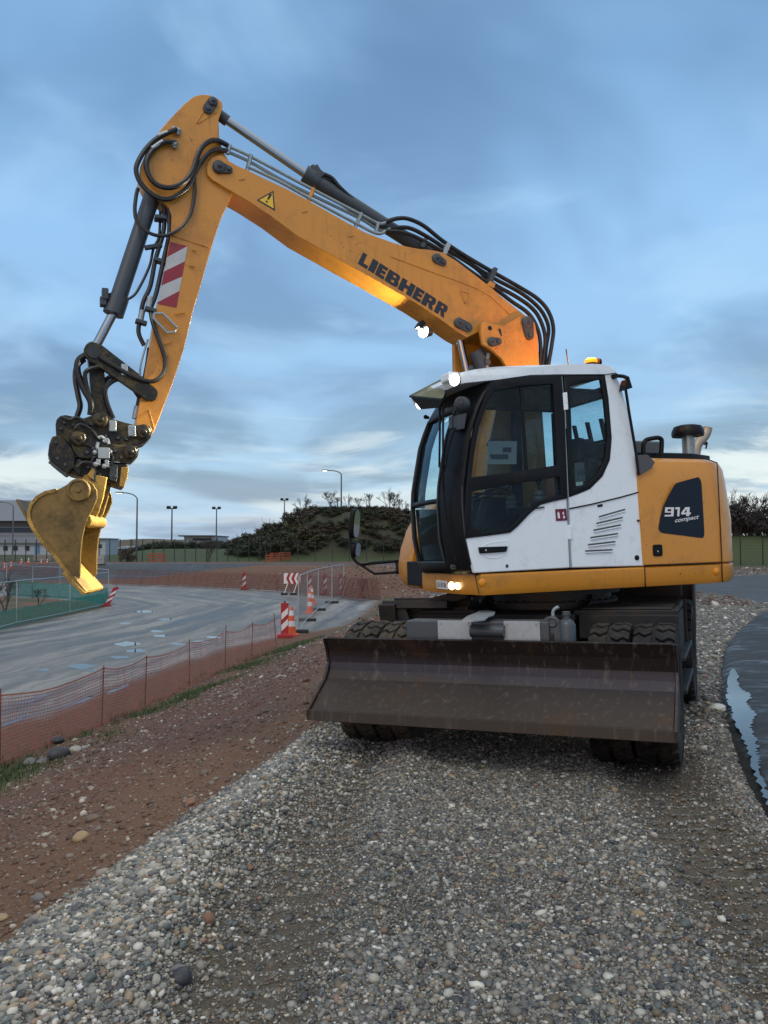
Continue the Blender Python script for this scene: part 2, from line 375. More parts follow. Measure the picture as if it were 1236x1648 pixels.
def inside(X, Y, P):
    r = np.zeros(np.shape(X), bool); n = len(P)
    for i in range(n):
        (x0, y0), (x1, y1) = P[i], P[(i + 1) % n]
        c = ((y0 > Y) != (y1 > Y)) & (X < (x1 - x0) * (Y - y0) / (y1 - y0 + 1e-12) + x0); r ^= c
    return r
def sdist(X, Y, P): return seg_dist(X, Y, P) * np.where(inside(X, Y, P), -1, 1)
BASIN = [(-60, -10), (-8, -10), (-6.4, 3.5), (-4.74, 13.67), (-4.44, 15.1), (-4.18, 17.5), (-3.89, 19.9), (-3.5, 21.6), (-3.1, 24), (-1.9, 28), (-.9, 36), (-.2, 46.0),
         (-3.8, 51), (-7.3, 56.5), (-10.3, 59), (-15.6, 63), (-21.3, 66), (-32, 67), (-60, 70), (-90, 72), (-90, -10)]
EDGE = [(-4.5, -8), (-1.75, 2.2), (-1.48, 3.19), (-1.36, 3.7), (-1.22, 4.25), (-1.0, 5.1), (-.72, 6.1), (-.43, 7.2), (.1, 9.2), (.6, 12), (.9, 18), (1.6, 30), (2.5, 45), (2.5, 60), (60, 60), (60, -8)]
ISLAND = [(-14.6, 20), (-14.35, 28), (-14.0, 36.5), (-14.25, 42.8), (-20, 47), (-45, 47), (-45, 20)]
ASPH_PX = [(1236, 1330), (1222, 1300), (1205, 1265), (1190, 1230), (1176, 1190), (1165, 1150), (1158, 1115), (1157, 1090), (1160, 1062), (1167, 1040), (1178, 1024), (1193, 1009), (1210, 996), (1228, 985)]
ASPH = [(2.05, -8), (2.0, 1), (2.05, 3.2), (2.12, 4.2)] + [tuple(G(px, py, .02)[:2]) for px, py in ASPH_PX] + [(12, 22), (17, 23), (40, 24), (40, -8)]
RUT_L = [(-.18, 7.6), (-.2, 6.5), (-.36, 4.8), (-.47, 4.0), (-.5, 2.6), (-.55, 1), (-.7, -4)]
RUT_R = [(1.95, 6.6), (1.85, 5.6), (1.72, 4.6), (1.6, 3.6), (1.5, 2.8), (1.4, 1), (1.3, -4)]
WET2 = [tuple(G(px, py, 0)[:2]) for px, py in [(1060, 930), (1105, 950), (1150, 957), (1236, 972), (1500, 985), (1700, 985), (1700, 928), (1236, 926)]]
def terrain(X, Y):
    X = np.asarray(X, float); Y = np.asarray(Y, float); r = np.hypot(X, Y)
    b = sdist(X, Y, BASIN); far = sm((Y - 44) / 6)
    w = 5.0 + 2.2 * far + 1.5 * sm((Y - 26) / 10) * (1 - far)
    t = np.clip(b / w, 0, 1); t = .55 * t + .45 * sm(t)
    z = -1.4 + 1.4 * np.where(b < 0, 0, t) + .15 * far * sm(b / 9)
    e = sdist(X, Y, EDGE)                                           # <0 on the gravel
    near = 1 - sm((Y - 9) / 3)
    z = z + near * .085 * np.exp(-((e + .32) / .26) ** 2) * (1 + .5 * fbm(X * 1.3, Y * 1.3, 2, 3))
    for P, dep in ((RUT_L, .07), (RUT_R, .045)):
        d = seg_dist(X, Y, P, False); k = np.exp(-(d / .26) ** 4) * near
        z = z - dep * k + dep * .6 * np.exp(-((d - .42) / .12) ** 2) * near
        z = z + k * (.008 + .010 * (X > .5)) * np.sin(Y * 2 * np.pi / .135 + 4 * np.abs(d) * np.sign(X))
    rough = sm((b - .2) / 1.2) * np.clip(1 - sm((r - 70) / 40), 0, 1)
    z = z + rough * (.05 * fbm(X * .9, Y * .9, 3, 11) + .05 * sm((e) / .5) * fbm(X * 3.1, Y * 3.1, 4, 5) + .022 * fbm(X * 6, Y * 6, 3, 8))
    z = z + .035 * fbm(X * .35, Y * .5, 3, 21) * (b < 0) - .02 * (b < 0)
    isl = sdist(X, Y, ISLAND); z = z + .22 * sm(-isl / 1.6) * (1 + 1.2 * fbm(X * .7, Y * .7, 3, 31))
    rub = np.exp(-((X - .9) / 2.2) ** 2 - ((Y - 21) / 11) ** 2)
    z = z + .22 * rub * (1 + 2 * fbm(X * .8, Y * .8, 4, 77)) * (e < 2.5)
    asp = sdist(X, Y, ASPH); z = np.where(asp < 0, np.minimum(z, -.03), z - .0 * X)
    z = z + .03 * np.exp(-((asp - .18) / .14) ** 2) * (r < 30)
    z = z + sm((Y - 82.5) / 13) * (1 - sm((r - 130) / 60)) * (.45 + .85 * sm((X + 34) / 8)) * (X < 30)
    m = np.sqrt(((X + 3.2) / 14.5) ** 2 + ((Y - 97) / 13.5) ** 2)
    z = z + 4.35 * sm((1 - m) / .75); z = z + 2.5 * sm((Y - 61) / 9) * sm((X - 17) / 7) * (1 - sm((r - 130) / 60))
    z = z + sm((r - 500) / 700) * (4 + 26 * (fbm(X * .004, Y * .004, 4, 41) + .12)) + .3 * sm((r - 100) / 100) * fbm(X * .02, Y * .02, 2, 3)
    return z
def masks(X, Y):
    b = sdist(X, Y, BASIN); e = sdist(X, Y, EDGE); r = np.hypot(X, Y); isl = sdist(X, Y, ISLAND); nz = fbm(X * 1.1, Y * 1.1, 4, 91)
    far = sm((Y - 46) / 4)
    nearw = (1 - sm((Y - 26) / 6)) * (X > -14); road = sm((-b + .25 + nz * .5 - nearw * (1.5 + nz * 1.2)) / .6) * (1 - sm((-isl + .3) / .5))
    earth = sm((e + .02 + nz * .12) / .16)
    grass = np.exp(-((b - .55) / .55) ** 2) * sm((.08 + nz) / .12) * (1 - far) * (Y > 6)
    grass = np.maximum(grass, sm((-isl - 1.5) / 1.5) * sm((nz + .05) / .1) * .9)
    grass = np.maximum(grass, sm((Y - 81.0 + nz) / 1.0) * (r < 400))
    grass = np.maximum(grass, sm((Y - 59 + nz * 2) / 1.5) * sm((X - 16) / 4) * (r < 300)); grass = np.maximum(grass, sm((r - 200) / 300) * .5); mm = np.sqrt(((X + 3.2) / 14.5) ** 2 + ((Y - 97) / 13.5) ** 2); scr = sm((1.0 - mm) / .25)
    red = far * np.exp(-((b - 2.6) / 2.6) ** 2) * sm((Y - 44) / 4) * (X < 4)
    red = np.maximum(red, .8 * sm((e - 1.0 + nz) / .8) * (1 - sm((e - 3.3 + nz * 2) / 1.2)) * (Y < 16))
    red = np.maximum(red, nearw * sm((b + 2.9 + nz) / .8) * (1 - sm((b - .15) / .5)) * .55)
    wet = sm((-sdist(X, Y, WET2) + .3 + nz) / .6)
    wet = np.maximum(wet, sm((Y - 68 - .02 * X) / .6) * (1 - sm((Y - 74) / .8)) * (X < 14))
    rut = np.maximum(np.exp(-(seg_dist(X, Y, RUT_L, False) / .33) ** 4), np.exp(-(seg_dist(X, Y, RUT_R, False) / .40) ** 4)) * (Y < 12)
    return dict(road=road, earth=earth, scrub=scr, grass=grass, red=red, wet=wet, rut=rut, lane=np.clip(-b, -5, 40), b=b, e=e, isl=isl)
def ground_mat():
    m = bpy.data.materials.new('ground_soil'); m.use_nodes = True; nt = m.node_tree; L = nt.links.new; bs = nt.nodes['Principled BSDF']
    tc = N(nt, 'ShaderNodeNewGeometry'); v = tc.outputs['Position']
    a = N(nt, 'ShaderNodeAttribute', attribute_name='zone_a'); s1 = N(nt, 'ShaderNodeSeparateColor'); L(a.outputs['Color'], s1.inputs[0])
    b = N(nt, 'ShaderNodeAttribute', attribute_name='zone_b'); s2 = N(nt, 'ShaderNodeSeparateColor'); L(b.outputs['Color'], s2.inputs[0])
    earth, road, grass = s1.outputs; red, wet, rut = s2.outputs
    nf = noise(nt, v, 55, 6, .7); nm = noise(nt, v, 9, 6, .65); nl = noise(nt, v, .9, 5, .6); nxl = noise(nt, v, .12, 5, .6)
    vo = N(nt, 'ShaderNodeTexVoronoi', feature='F1'); vo.inputs['Scale'].default_value = 38; L(v, vo.inputs['Vector'])
    vo2 = N(nt, 'ShaderNodeTexVoronoi', feature='F1'); vo2.inputs['Scale'].default_value = 14; L(v, vo2.inputs['Vector'])
    peb = ramp(nt, vo.outputs['Distance'], [(.05, 1), (.55, .25)])
    gsp = N(nt, 'ShaderNodeSeparateColor'); L(vo.outputs['Color'], gsp.inputs[0])
    stone = ramp(nt, gsp.outputs[0], [(0, (.06, .061, .062)), (.35, (.14, .135, .12)), (.6, (.22, .20, .165)), (.82, (.33, .31, .26)), (.95, (.55, .52, .45))])
    gravel = mix(nt, peb, (.075, .064, .050), stone)
    gravel = mix(nt, mth(nt, 'MULTIPLY', ramp(nt, nm, [(.42, 0), (.6, 1)]), .55), gravel, (.145, .120, .088))
    gravel = mix(nt, mth(nt, 'MULTIPLY', rut, .75), gravel, mix(nt, nf, (.085, .070, .052), (.165, .135, .098)))
    ecol = mix(nt, nm, mix(nt, nl, (.130, .056, .024), (.205, .100, .046)), mix(nt, nl, (.15, .098, .064), (.15, .072, .036)))
    gs2 = N(nt, 'ShaderNodeSeparateColor'); L(vo2.outputs['Color'], gs2.inputs[0])
    spk = mth(nt, 'MULTIPLY', ramp(nt, gsp.outputs[1], [(.80, 0), (.88, 1)]), ramp(nt, vo.outputs['Distance'], [(.22, 1), (.36, 0)]))
    ecol = mix(nt, mth(nt, 'MULTIPLY', spk, .85), ecol, (.30, .27, .225))
    c = mix(nt, earth, gravel, ecol)
    redc = mix(nt, nm, (.090, .035, .019), (.19, .080, .048)); c = mix(nt, mth(nt, 'MULTIPLY', red, .85), c, mix(nt, mth(nt, 'MULTIPLY', spk, .7), redc, (.18, .15, .13)))
    mp = N(nt, 'ShaderNodeMapping'); mp.inputs['Scale'].default_value = (.8, .13, 1); mp.inputs['Rotation'].default_value = (0, 0, R(22)); L(v, mp.inputs['Vector'])
    lane = b.outputs['Alpha']; lv = N(nt, 'ShaderNodeCombineXYZ'); L(mth(nt, 'ADD', lane, mth(nt, 'MULTIPLY', nl, .9)), lv.inputs[0]); sp_ = N(nt, 'ShaderNodeSeparateXYZ'); L(v, sp_.inputs[0]); L(mth(nt, 'MULTIPLY', sp_.outputs[1], .05), lv.inputs[1]); L(mth(nt, 'MULTIPLY', sp_.outputs[0], .05), lv.inputs[2])
    trk = noise(nt, lv.outputs[0], 1.5, 7, .68, .25)
    streak = mth(nt, 'MULTIPLY_ADD', trk, .72, mth(nt, 'MULTIPLY', noise(nt, mp.outputs[0], 1.2, 6, .62, .5), .28))
    rcol = mix(nt, ramp(nt, streak, [(.40, 0), (.60, 1)]), (.060, .050, .037), (.33, .32, .295)); rcol = mix(nt, mth(nt, 'MULTIPLY', nf, .5), rcol, (.14, .135, .125))
    c = mix(nt, road, c, rcol)
    c = mix(nt, wet, c, mix(nt, streak, (.03, .03, .03), (.075, .075, .075)))
    gcol = mix(nt, nm, (.035, .058, .018), (.085, .115, .036)); gcol = mix(nt, nxl, gcol, (.06, .07, .03)); c = mix(nt, grass, c, gcol); c = mix(nt, mth(nt, 'MULTIPLY', a.outputs['Alpha'], .85), c, mix(nt, nm, (.020, .021, .013), (.045, .042, .026)))
    L(c, bs.inputs['Base Color'])
    rr = mth(nt, 'MULTIPLY_ADD', nm, .25, .62)
    rroad = ramp(nt, streak, [(.38, .30), (.5, .55), (.60, .70)])
    mr = N(nt, 'ShaderNodeMix', data_type='FLOAT'); L(mth(nt, 'MAXIMUM', road, wet), mr.inputs[0]); L(rr, mr.inputs[2]); L(rroad, mr.inputs[3]); L(mr.outputs[0], bs.inputs['Roughness'])
    hh = mth(nt, 'MULTIPLY_ADD', nm, 1.0, mth(nt, 'MULTIPLY_ADD', peb, .5, mth(nt, 'MULTIPLY', nf, .7)))
    bp = N(nt, 'ShaderNodeBump'); bp.inputs['Distance'].default_value = .03; L(hh, bp.inputs['Height'])
    bs.inputs['Specular IOR Level'].default_value = .36
    L(mth(nt, 'MULTIPLY_ADD', mth(nt, 'MAXIMUM', road, wet), -.45, .9), bp.inputs['Strength']); L(bp.outputs[0], bs.inputs['Normal'])
    return m
def make_ground():
    rs = np.concatenate([[.05, .5, 1.0, 1.5], np.geomspace(1.9, 12, 250), np.geomspace(12, 70, 190)[1:], np.geomspace(70, 130, 60)[1:], np.geomspace(130, 4000, 60)[1:]])
    an = np.concatenate([np.linspace(-100, -32, 34)[:-1], np.linspace(-32, 32, 420), np.linspace(32, 100, 34)[1:]])
    A, RR = np.meshgrid(np.radians(an), rs); X = RR * np.sin(A); Y = RR * np.cos(A); Z = terrain(X, Y); k = masks(X, Y)
    nr, na = X.shape; V = np.stack([X, Y, Z], -1).reshape(-1, 3)
    idx = np.arange(nr * na).reshape(nr, na); F = np.stack([idx[:-1, :-1], idx[:-1, 1:], idx[1:, 1:], idx[1:, :-1]], -1).reshape(-1, 4)
    me = bpy.data.meshes.new('ground'); me.from_pydata(V.tolist(), [], F.tolist()); me.polygons.foreach_set('use_smooth', [True] * len(F))
    for nm_, ks in (('zone_a', ('earth', 'road', 'grass', 'scrub')), ('zone_b', ('red', 'wet', 'rut', 'lane'))):
        at = me.attributes.new(nm_, 'FLOAT_COLOR', 'POINT'); q = np.ones((len(V), 4)); 
        if nm_ == 'zone_b': q[:, 3] = 1
        for i, kk in enumerate(ks): q[:, i] = k[kk].reshape(-1)
        at.data.foreach_set('color', q.reshape(-1))
    me.materials.append(ground_mat()); o = bpy.data.objects.new('ground', me); COL.objects.link(o); tag(o, 'gravel, red brown earth and wet road of the building site', None, None, 'structure'); return o
make_ground()
def gz(x, y): return float(terrain(np.array([x]), np.array([y]))[0])
# wet asphalt lane on the right, with its rounded edge
def asphalt_mat():
    m = bpy.data.materials.new('wet_asphalt'); m.use_nodes = True; nt = m.node_tree; L = nt.links.new; bs = nt.nodes['Principled BSDF']; bs.inputs['Specular IOR Level'].default_value = .34
    g = N(nt, 'ShaderNodeNewGeometry'); v = g.outputs['Position']
    mp = N(nt, 'ShaderNodeMapping'); mp.inputs['Scale'].default_value = (.7, 1.6, 1); mp.inputs['Rotation'].default_value = (0, 0, R(-15)); L(v, mp.inputs['Vector'])
    a = noise(nt, mp.outputs[0], 2.2, 8, .72, .4); f = noise(nt, v, 160, 3, .6); w = noise(nt, v, .5, 3, .5)
    c = mix(nt, f, (.004, .0045, .006), (.060, .061, .062)); L(c, bs.inputs['Base Color'])
    wetm = mth(nt, 'MULTIPLY_ADD', w, .35, mth(nt, 'MULTIPLY', a, .75))
    L(ramp(nt, wetm, [(.40, .80), (.57, .66), (.66, .30)]), bs.inputs['Roughness'])
    bp = N(nt, 'ShaderNodeBump'); bp.inputs['Distance'].default_value = .006; L(f, bp.inputs['Height']); L(ramp(nt, wetm, [(.5, .9), (.66, .2)]), bp.inputs['Strength']); L(bp.outputs[0], bs.inputs['Normal'])
    return m
MATS['wet_asphalt'] = asphalt_mat()
def water_mat():
    m = bpy.data.materials.new('puddle_water'); m.use_nodes = True; nt = m.node_tree; L = nt.links.new; bs = nt.nodes['Principled BSDF']
    bs.inputs['Base Color'].default_value = (.03, .03, .028, 1); bs.inputs['Roughness'].default_value = .03; bs.inputs['Specular IOR Level'].default_value = 1.0
    bp = N(nt, 'ShaderNodeBump'); bp.inputs['Strength'].default_value = .05; g = N(nt, 'ShaderNodeNewGeometry'); L(noise(nt, g.outputs['Position'], 6, 3, .5), bp.inputs['Height']); L(bp.outputs[0], bs.inputs['Normal']); return m
MATS['puddle_water'] = water_mat()
def make_asphalt():
    P = [np.array(p) for p in catmull(ASPH[:-2], 4)]; n = len(P); rings = []
    for off, z in ((-.05, -.12), (.03, .0), (.13, .045), (.30, .058)):
        ring = []
        for i in range(n):
            t = P[min(i + 1, n - 1)] - P[max(i - 1, 0)]; t /= np.linalg.norm(t); nn = np.array([t[1], -t[0]])
            q = P[i] + nn * (off + .025 * fbm(P[i][0] * 3, P[i][1] * 3, 2, 9)); ring.append((q[0], q[1], z))
        rings.append(ring)
    V = sum(rings, []); F = [(r_ * n + i, r_ * n + i + 1, (r_ + 1) * n + i + 1, (r_ + 1) * n + i) for r_ in range(3) for i in range(n - 1)]
    o = len(V); V += [(40, 24, .058), (40, -8, .058)]; F.append(tuple(3 * n + i for i in range(n)) + (o, o + 1))
    b = MB(); b.add(V, F, 0, True); ob = b.build('asphalt_road', 'wet_asphalt', None, 0, None, (4, 8, 0)); return tag(ob, 'fresh wet black asphalt lane beside the gravel', None, None, 'structure')
make_asphalt()
def puddle(pts, z, label, nz=.0):
    P = roundpoly(pts, 3 if nz else 2); P = [p + np.array([rnd.uniform(-nz, nz), rnd.uniform(-nz, nz) * .3, 0]) for p in P]; P = [np.array([p[0], p[1], z]) for p in P]
    b = MB(); b.poly(P); o = b.build('puddle', 'puddle_water', None, 0, 2, P[0]); return tag(o, label, None, None, 'structure')
APX = [(1173, 1077), (1184.7, 1074), (1187.5, 1095), (1192, 1110), (1203, 1113), (1211, 1123), (1200, 1131.6), (1210, 1140), (1218, 1154), (1212, 1160), (1208, 1171), (1216, 1187), (1219.5, 1201), (1217, 1210), (1223.7, 1221), (1219.5, 1231), (1232, 1260), (1238, 1279), (1250, 1305), (1244, 1312), (1230, 1282), (1214, 1240), (1202.8, 1201), (1191.6, 1176), (1176, 1151), (1179, 1140), (1168, 1123), (1173, 1106)]
puddle([G(px, py, .064) for px, py in APX], .064, 'long puddle mirroring the sky along the edge of the black asphalt', .02)
# ------------------------------------------------------------------ the excavator
EX = thing('wheeled_excavator', 'yellow and white wheeled excavator with raised boom and dozer blade on gravel', 'excavator', ORG)
def sp(pxs, y): return [S(px, py, y) for px, py in pxs]
def splate(pxs, y0, y1, name, mats, parent=EX, bevel=.008, rnd_=0, label=None):
    P = sp(pxs, y0); P = roundpoly(P, rnd_) if rnd_ else P
    for p in P: p[1] = y0
    b = MB(MS); b.prism(P, (0, y1 - y0, 0)); return b.build(name, mats, parent, bevel, 2, None, label)
# ---- boom
BY = .15
boom_px = [(334, 281), (332.7, 270), (335, 261), (340.5, 254), (347, 250.5), (356, 250), (367.5, 258), (381, 266), (400.5, 274.5), (422.5, 285.5), (458, 302), (494, 321), (532.6, 343), (557, 357), (587.6, 373.6), (609.6, 382), (632, 390),
           (652, 396), (672, 400), (694, 402), (712, 406), (735, 420), (764, 442), (790, 462), (810.5, 480), (832, 497), (846, 508), (856, 517), (859, 528), (852, 536), (842, 537), (815, 530), (800, 535), (782, 533), (768, 535), (752, 543), (738, 535), (700, 508),
           (671, 489), (647, 475), (595, 445), (560, 426), (527, 407), (477.5, 379), (433.5, 346), (395, 321), (367.5, 305), (353, 296), (341, 289)]
boom = splate(boom_px, BY, -BY, 'boom', ['yellow_paint'], EX, .006)
def pin(px, py, y, r, h, parent, name='pin', mat='pin_grey', arm=None, r2=None):
    b = MB(MS); c = S(px, py, y); c[1] = y
    b.lathe(c, (0, 1, 0), [(0, h), (r * .35, h), (r * .42, h * .82), (r * .8, h * .75), (r, h * .5), (r, -.01)], 20)
    b.lathe(c + np.array([0, h, 0]), (0, 1, 0), [(0, r * .22), (r * .26, r * .2), (r * .26, -.005)], 6)
    if arm is not None:
        a = S(arm[0], arm[1], y); a[1] = y; rr = (r2 or r * .75); d = a - c; d /= np.linalg.norm(d); nrm = np.array([-d[2], 0, d[0]])
        pts = []
        for k in range(9): th = math.pi / 2 + math.pi * k / 8; pts.append(c + r * (d * math.cos(th) + nrm * math.sin(th)))
        for k in range(9): th = -math.pi / 2 + math.pi * k / 8; pts.append(a + rr * (d * math.cos(th) + nrm * math.sin(th)))
        b.prism([p + np.array([0, h * .45, 0]) for p in pts], (0, -h * .45 - .01, 0))
        b.lathe(a, (0, 1, 0), [(0, h * .8), (rr * .5, h * .75), (rr * .55, h * .4)], 12)
    return b.build(name, mat, parent, .003)
pin(352, 270, BY, .055, .05, boom, arm=(368, 274), r2=.03)
pin(702, 417, BY, .048, .045, boom, arm=(712, 423), r2=.035)
pin(738, 520.5, BY, .05, .045, boom, arm=(752, 527), r2=.045)
# raised reinforcement plate with its weld lines on the boom flank
rf = [(628, 413), (645, 405), (672, 402.5), (694, 405), (711, 409), (735, 423), (764, 445), (790, 465.5), (810, 483), (830, 500), (820, 506), (808, 495), (790, 478), (770, 466), (735, 452), (700, 440), (660, 425)]
rp = sp(rf, BY + .004); b = MB(MS)
for p in rp: p[1] = BY + .007
b.prism(rp, (0, -.012, 0)); b.build('reinforcement_plate', 'yellow_paint', boom, .004)
b = MB(MS); tr = [S(px, py, BY + .001) for px, py in [(741, 468), (756, 472), (749, 489)]]
for i in range(3): b.tube([tr[i], tr[(i + 1) % 3]], .006, 6)
b.build('weld_bracket', 'yellow_paint', boom)
# lettering on the boom flank
GL = {'L': [(0, 0, .45, 1), (.45, 0, 1, .27)], 'I': [(0, 0, 1, 1)], 'E': [(0, 0, .48, 1), (.48, 0, 1, .25), (.48, .75, 1, 1), (.48, .385, .93, .625)],
      'H': [(0, 0, .38, 1), (.62, 0, 1, 1), (.38, .37, .62, .66)],
      'B': [(0, 0, .42, 1), [(.42, .80), (.72, .80), (.93, .80), (.90, .94), (.80, 1), (.42, 1)], (.42, .40, .72, .62), (.66, .62, .94, .80), [(.72, .40), (.97, .40), (.93, .54), (.88, .62), (.72, .62)], (.66, .2, 1, .40), [(.42, 0), (.86, 0), (.97, .08), (1, .2), (.42, .2)]],
      'R': [(0, 0, .42, 1), [(.42, .80), (.95, .80), (.92, .94), (.82, 1), (.42, 1)], (.62, .60, .97, .80), [(.42, .38), (.80, .38), (.92, .46), (.97, .60), (.42, .60)], [(.66, 0), (1.02, 0), (.80, .38), (.48, .38)]],
      '9': [(0, .80, 1, 1), (0, .42, .28, .80), (.70, .0, 1, .80), (.28, .42, .70, .56), (0, 0, .70, .18)], '1': [(.45, 0, .85, 1), (.05, .78, .45, 1)],
      '4': [(.55, 0, .86, 1), [(0, .40), (.28, .40), (.55, .80), (.55, 1), (.40, 1)], (0, .20, .55, .40), (.86, .20, 1.02, .40)]}
def lettering(word, spans, o, ex, ey, off, name, mat, parent):
    """o: base-line start, ex/ey: base-line and height vectors (3-D), spans: start/end of each letter along ex"""
    b = MB()
    for ch, (a0, a1) in zip(word, spans):
        for g in GL[ch]:
            q = [(g[0], g[1]), (g[2], g[1]), (g[2], g[3]), (g[0], g[3])] if isinstance(g, tuple) else g
            b.poly([o + off + ex * (a0 + (a1 - a0) * u) + ey * w for u, w in q])
    return b.build(name, mat, parent)
toW = lambda p: ORG + MS @ np.asarray(p, float)
yv = MS @ np.array([0, 1., 0])
o_ = toW(S(575.7, 424.2, BY)); e1 = toW(S(714.5, 511.8, BY)) - o_; e2 = toW(S(584.3, 406, BY)) - o_
lettering('LIEBHERR', [(0, .10), (.112, .178), (.19, .287), (.30, .44), (.452, .605), (.617, .712), (.724, .862), (.876, 1.0)], o_, e1, e2, yv * .003, 'lettering', 'decal_black', boom)
# warning triangle
t3 = sp([(413, 322), (440, 307), (442.5, 339.5)], BY); ce = sum(t3) / 3; b = MB(MS)
b.poly([p + np.array([0, .002, 0]) for p in t3], 1); b.poly([ce + (p - ce) * .78 + np.array([0, .004, 0]) for p in t3], 0)
ax = S(435.5, 313, BY) - S(427, 329, BY); pr = np.array([ax[2], 0, -ax[0]]) * .11; m0 = S(428.5, 326, BY) + np.array([0, .006, 0])
b.poly([m0 + ax * .28 - pr * .6, m0 + ax * .28 + pr * .6, m0 + ax * .86 + pr, m0 + ax * .86 - pr], 1); b.poly([m0 - pr * .8, m0 + pr * .8, m0 + pr * .8 + ax * .14, m0 - pr * .8 + ax * .14], 1)
b.build('warning_sign', ['warning_yellow', 'decal_black'], boom)
# ---- lower boom (between the upper structure and the boom)
lb = [(774, 520), (781, 517.5), (797, 522), (812, 524), (828, 514), (842, 507), (853, 509), (861, 520), (866, 545), (868, 590), (880, 760), (880, 880), (770, 880), (790, 700), (815, 590), (808, 578), (793, 564), (777, 554), (773.5, 536)]
lower = splate(lb, .215, .175, 'lower_boom', ['yellow_paint'], EX, .006)
for p_ in (lb,):
    P = sp(p_, .215); b = MB(MS)
    b.prism([np.array([p[0], -.175, p[2]]) for p in P], (0, -.04, 0)); b.prism([np.array([p[0] * 1.0, .17, p[2]]) for p in sp([(838, 545), (862, 545), (872, 760), (874, 880), (780, 880), (800, 700), (822, 590)], .17)], (0, -.34, 0))
    b.build('cheek_plate', 'yellow_paint', lower, .006)
lug = splate([(774, 520), (781, 517.5), (797, 522), (806, 540), (806, 556), (793, 563), (777, 554), (773.5, 536)], .235, .21, 'lug_plate', ['yellow_paint'], lower, .006)
pin(791, 550.5, .235, .045, .04, lower, arm=(801, 550), r2=.035); pin(848, 520, .215, .06, .05, lower, arm=(851, 540), r2=.045)
pin(788.5, 528, .236, .022, .006, lower, 'hole', 'seam_black')
b = MB(MS); q = sp([(802, 529), (806, 529), (808, 541), (804, 542)], .22); b.poly(q); b.build('sticker', 'decal_black', lower)
# cylinders between lower boom and boom, seen over the cab roof
b = MB(MS); b.cyl(S(740, 545, 0), S(760, 640, .0), .033); b.build('boom_cylinder', 'chrome', EX)
br = splate([(731, 553), (762, 553), (776, 560), (777, 600), (772, 640), (745, 640), (732, 596)], -.10, -.16, 'cylinder_bracket', ['yellow_paint'], EX, .01)
b = MB(MS); b.cyl(S(766, 565, .06), S(790, 620, .06), .075, None, 24); b.cyl(S(757, 590, -.02), S(762, 640, -.02), .06); b.lathe(S(783, 583, .12), (0, 1, 0), [(0, .03), (.03, .03), (.034, 0)], 16); b.build('adjusting_cylinder', 'cylinder_grey', EX)
b = MB(MS); b.tube(catmull([S(783, 575, .1), S(786, 570, .12), S(783, 590, .12), S(790, 620, .12)], 5), .018); b.build('hydraulic_fitting', 'galvanised', EX)
# ---- stick
SY = .115
stick_px = [(352, 192), (356, 181), (358.5, 171), (357, 164), (351, 158.5), (339, 153), (324.5, 151.7), (312, 155), (295.6, 168), (270.8, 194), (248, 221), (234, 248), (225.5, 268), (224.5, 282), (232, 297), (243, 309.5), (259, 320),
            (271, 333), (276, 347), (275, 377.6), (270.8, 398), (261.5, 460), (252.5, 492), (241.6, 553.5), (233, 601.6), (224, 649.6), (219, 678), (221, 688), (227, 697), (235, 702), (243, 701), (248, 694), (261, 660.6), (276.5, 621), (296, 562), (311.5, 497), (320, 470.6), (332.7, 425), (345, 383.8), (357.5, 346.7), (366, 331), (372, 317), (376, 290), (370, 262), (358, 240), (353, 221)]
stick = splate(stick_px, SY, -SY, 'stick', ['yellow_paint'], EX, .006)
pin(342, 165.5, SY, .042, .05, stick, arm=(334.5, 176), r2=.042); pin(239.5, 632, SY, .052, .045, stick, arm=(234, 623.5), r2=.03)
b = MB(MS); w = [S(px, py, SY + .002) for px, py in [(316, 198), (330, 175), (349, 180), (318, 199)]]; b.tube(w[:2] , .005, 6); b.tube(w[2:], .005, 6)
w = [S(px, py, SY + .002) for px, py in [(275, 378), (335, 398)]]; b.tube(w, .005, 6)
w = [S(px, py, SY + .002) for px, py in [(222, 672), (240, 660), (248, 690)]]; b.tube(w, .006, 6)
for p0, p1 in (((281, 505.5), (297.5, 502.5)), ((263, 554), (275.5, 549.5)), ((309, 402), (316, 403)), ((304, 427), (313, 429))): b.tube([S(*p0, SY + .012), S(*p1, SY + .012)], .006, 6)
b.build_each('weld_seam', 'yellow_paint', stick)
# red and white warning stripes on the stick
A, B_, C_, D_ = [S(*p, SY + .003) for p in [(274, 389), (302, 396), (284, 495), (253.5, 489)]]
b = MB(MS)
def lr(a, c, t): return a + (c - a) * t
LE, RE = [0, .25, .48, .71, .97, 1], [0, 0, .25, .50, .73, 1]
for i in range(5):
    pts = [lr(A, D_, LE[i]), lr(A, D_, LE[i + 1]), lr(B_, C_, RE[i + 1]), lr(B_, C_, RE[i])]
    b.add(pts, [(0, 1, 2)] if i == 0 else [(0, 1, 2, 3)], i % 2)
b.build('warning_stripes', ['decal_red', 'decal_grey'], stick)
# bucket cylinder along the stick
b = MB(MS); c0, c1 = S(250, 300, .0), S(181, 509, .0); d = c1 - c0
b.cyl(c0 + d * .04, c0 + d * .93, .066, None, 28); b.cyl(c0 + d * .86, c0 + d * .985, .082, None, 28); b.ell(c0, .09, .05, .09); 
bc = b.build('bucket_cylinder', 'cylinder_grey', EX)
b = MB(MS); b.cyl(c0 + d * .97, S(155, 556, 0), .036, None, 20); b.build('piston_rod', 'chrome', bc)
b = MB(MS); m_ = c0 + d * .86
b.box(S(169, 475, .02), .05, .10, .09); b.box(S(166, 486, .02), .05, .08, .07); b.cyl(S(163, 484, .02), S(172, 486, .02), .02); b.build('port_block', 'pin_grey', bc, .006)
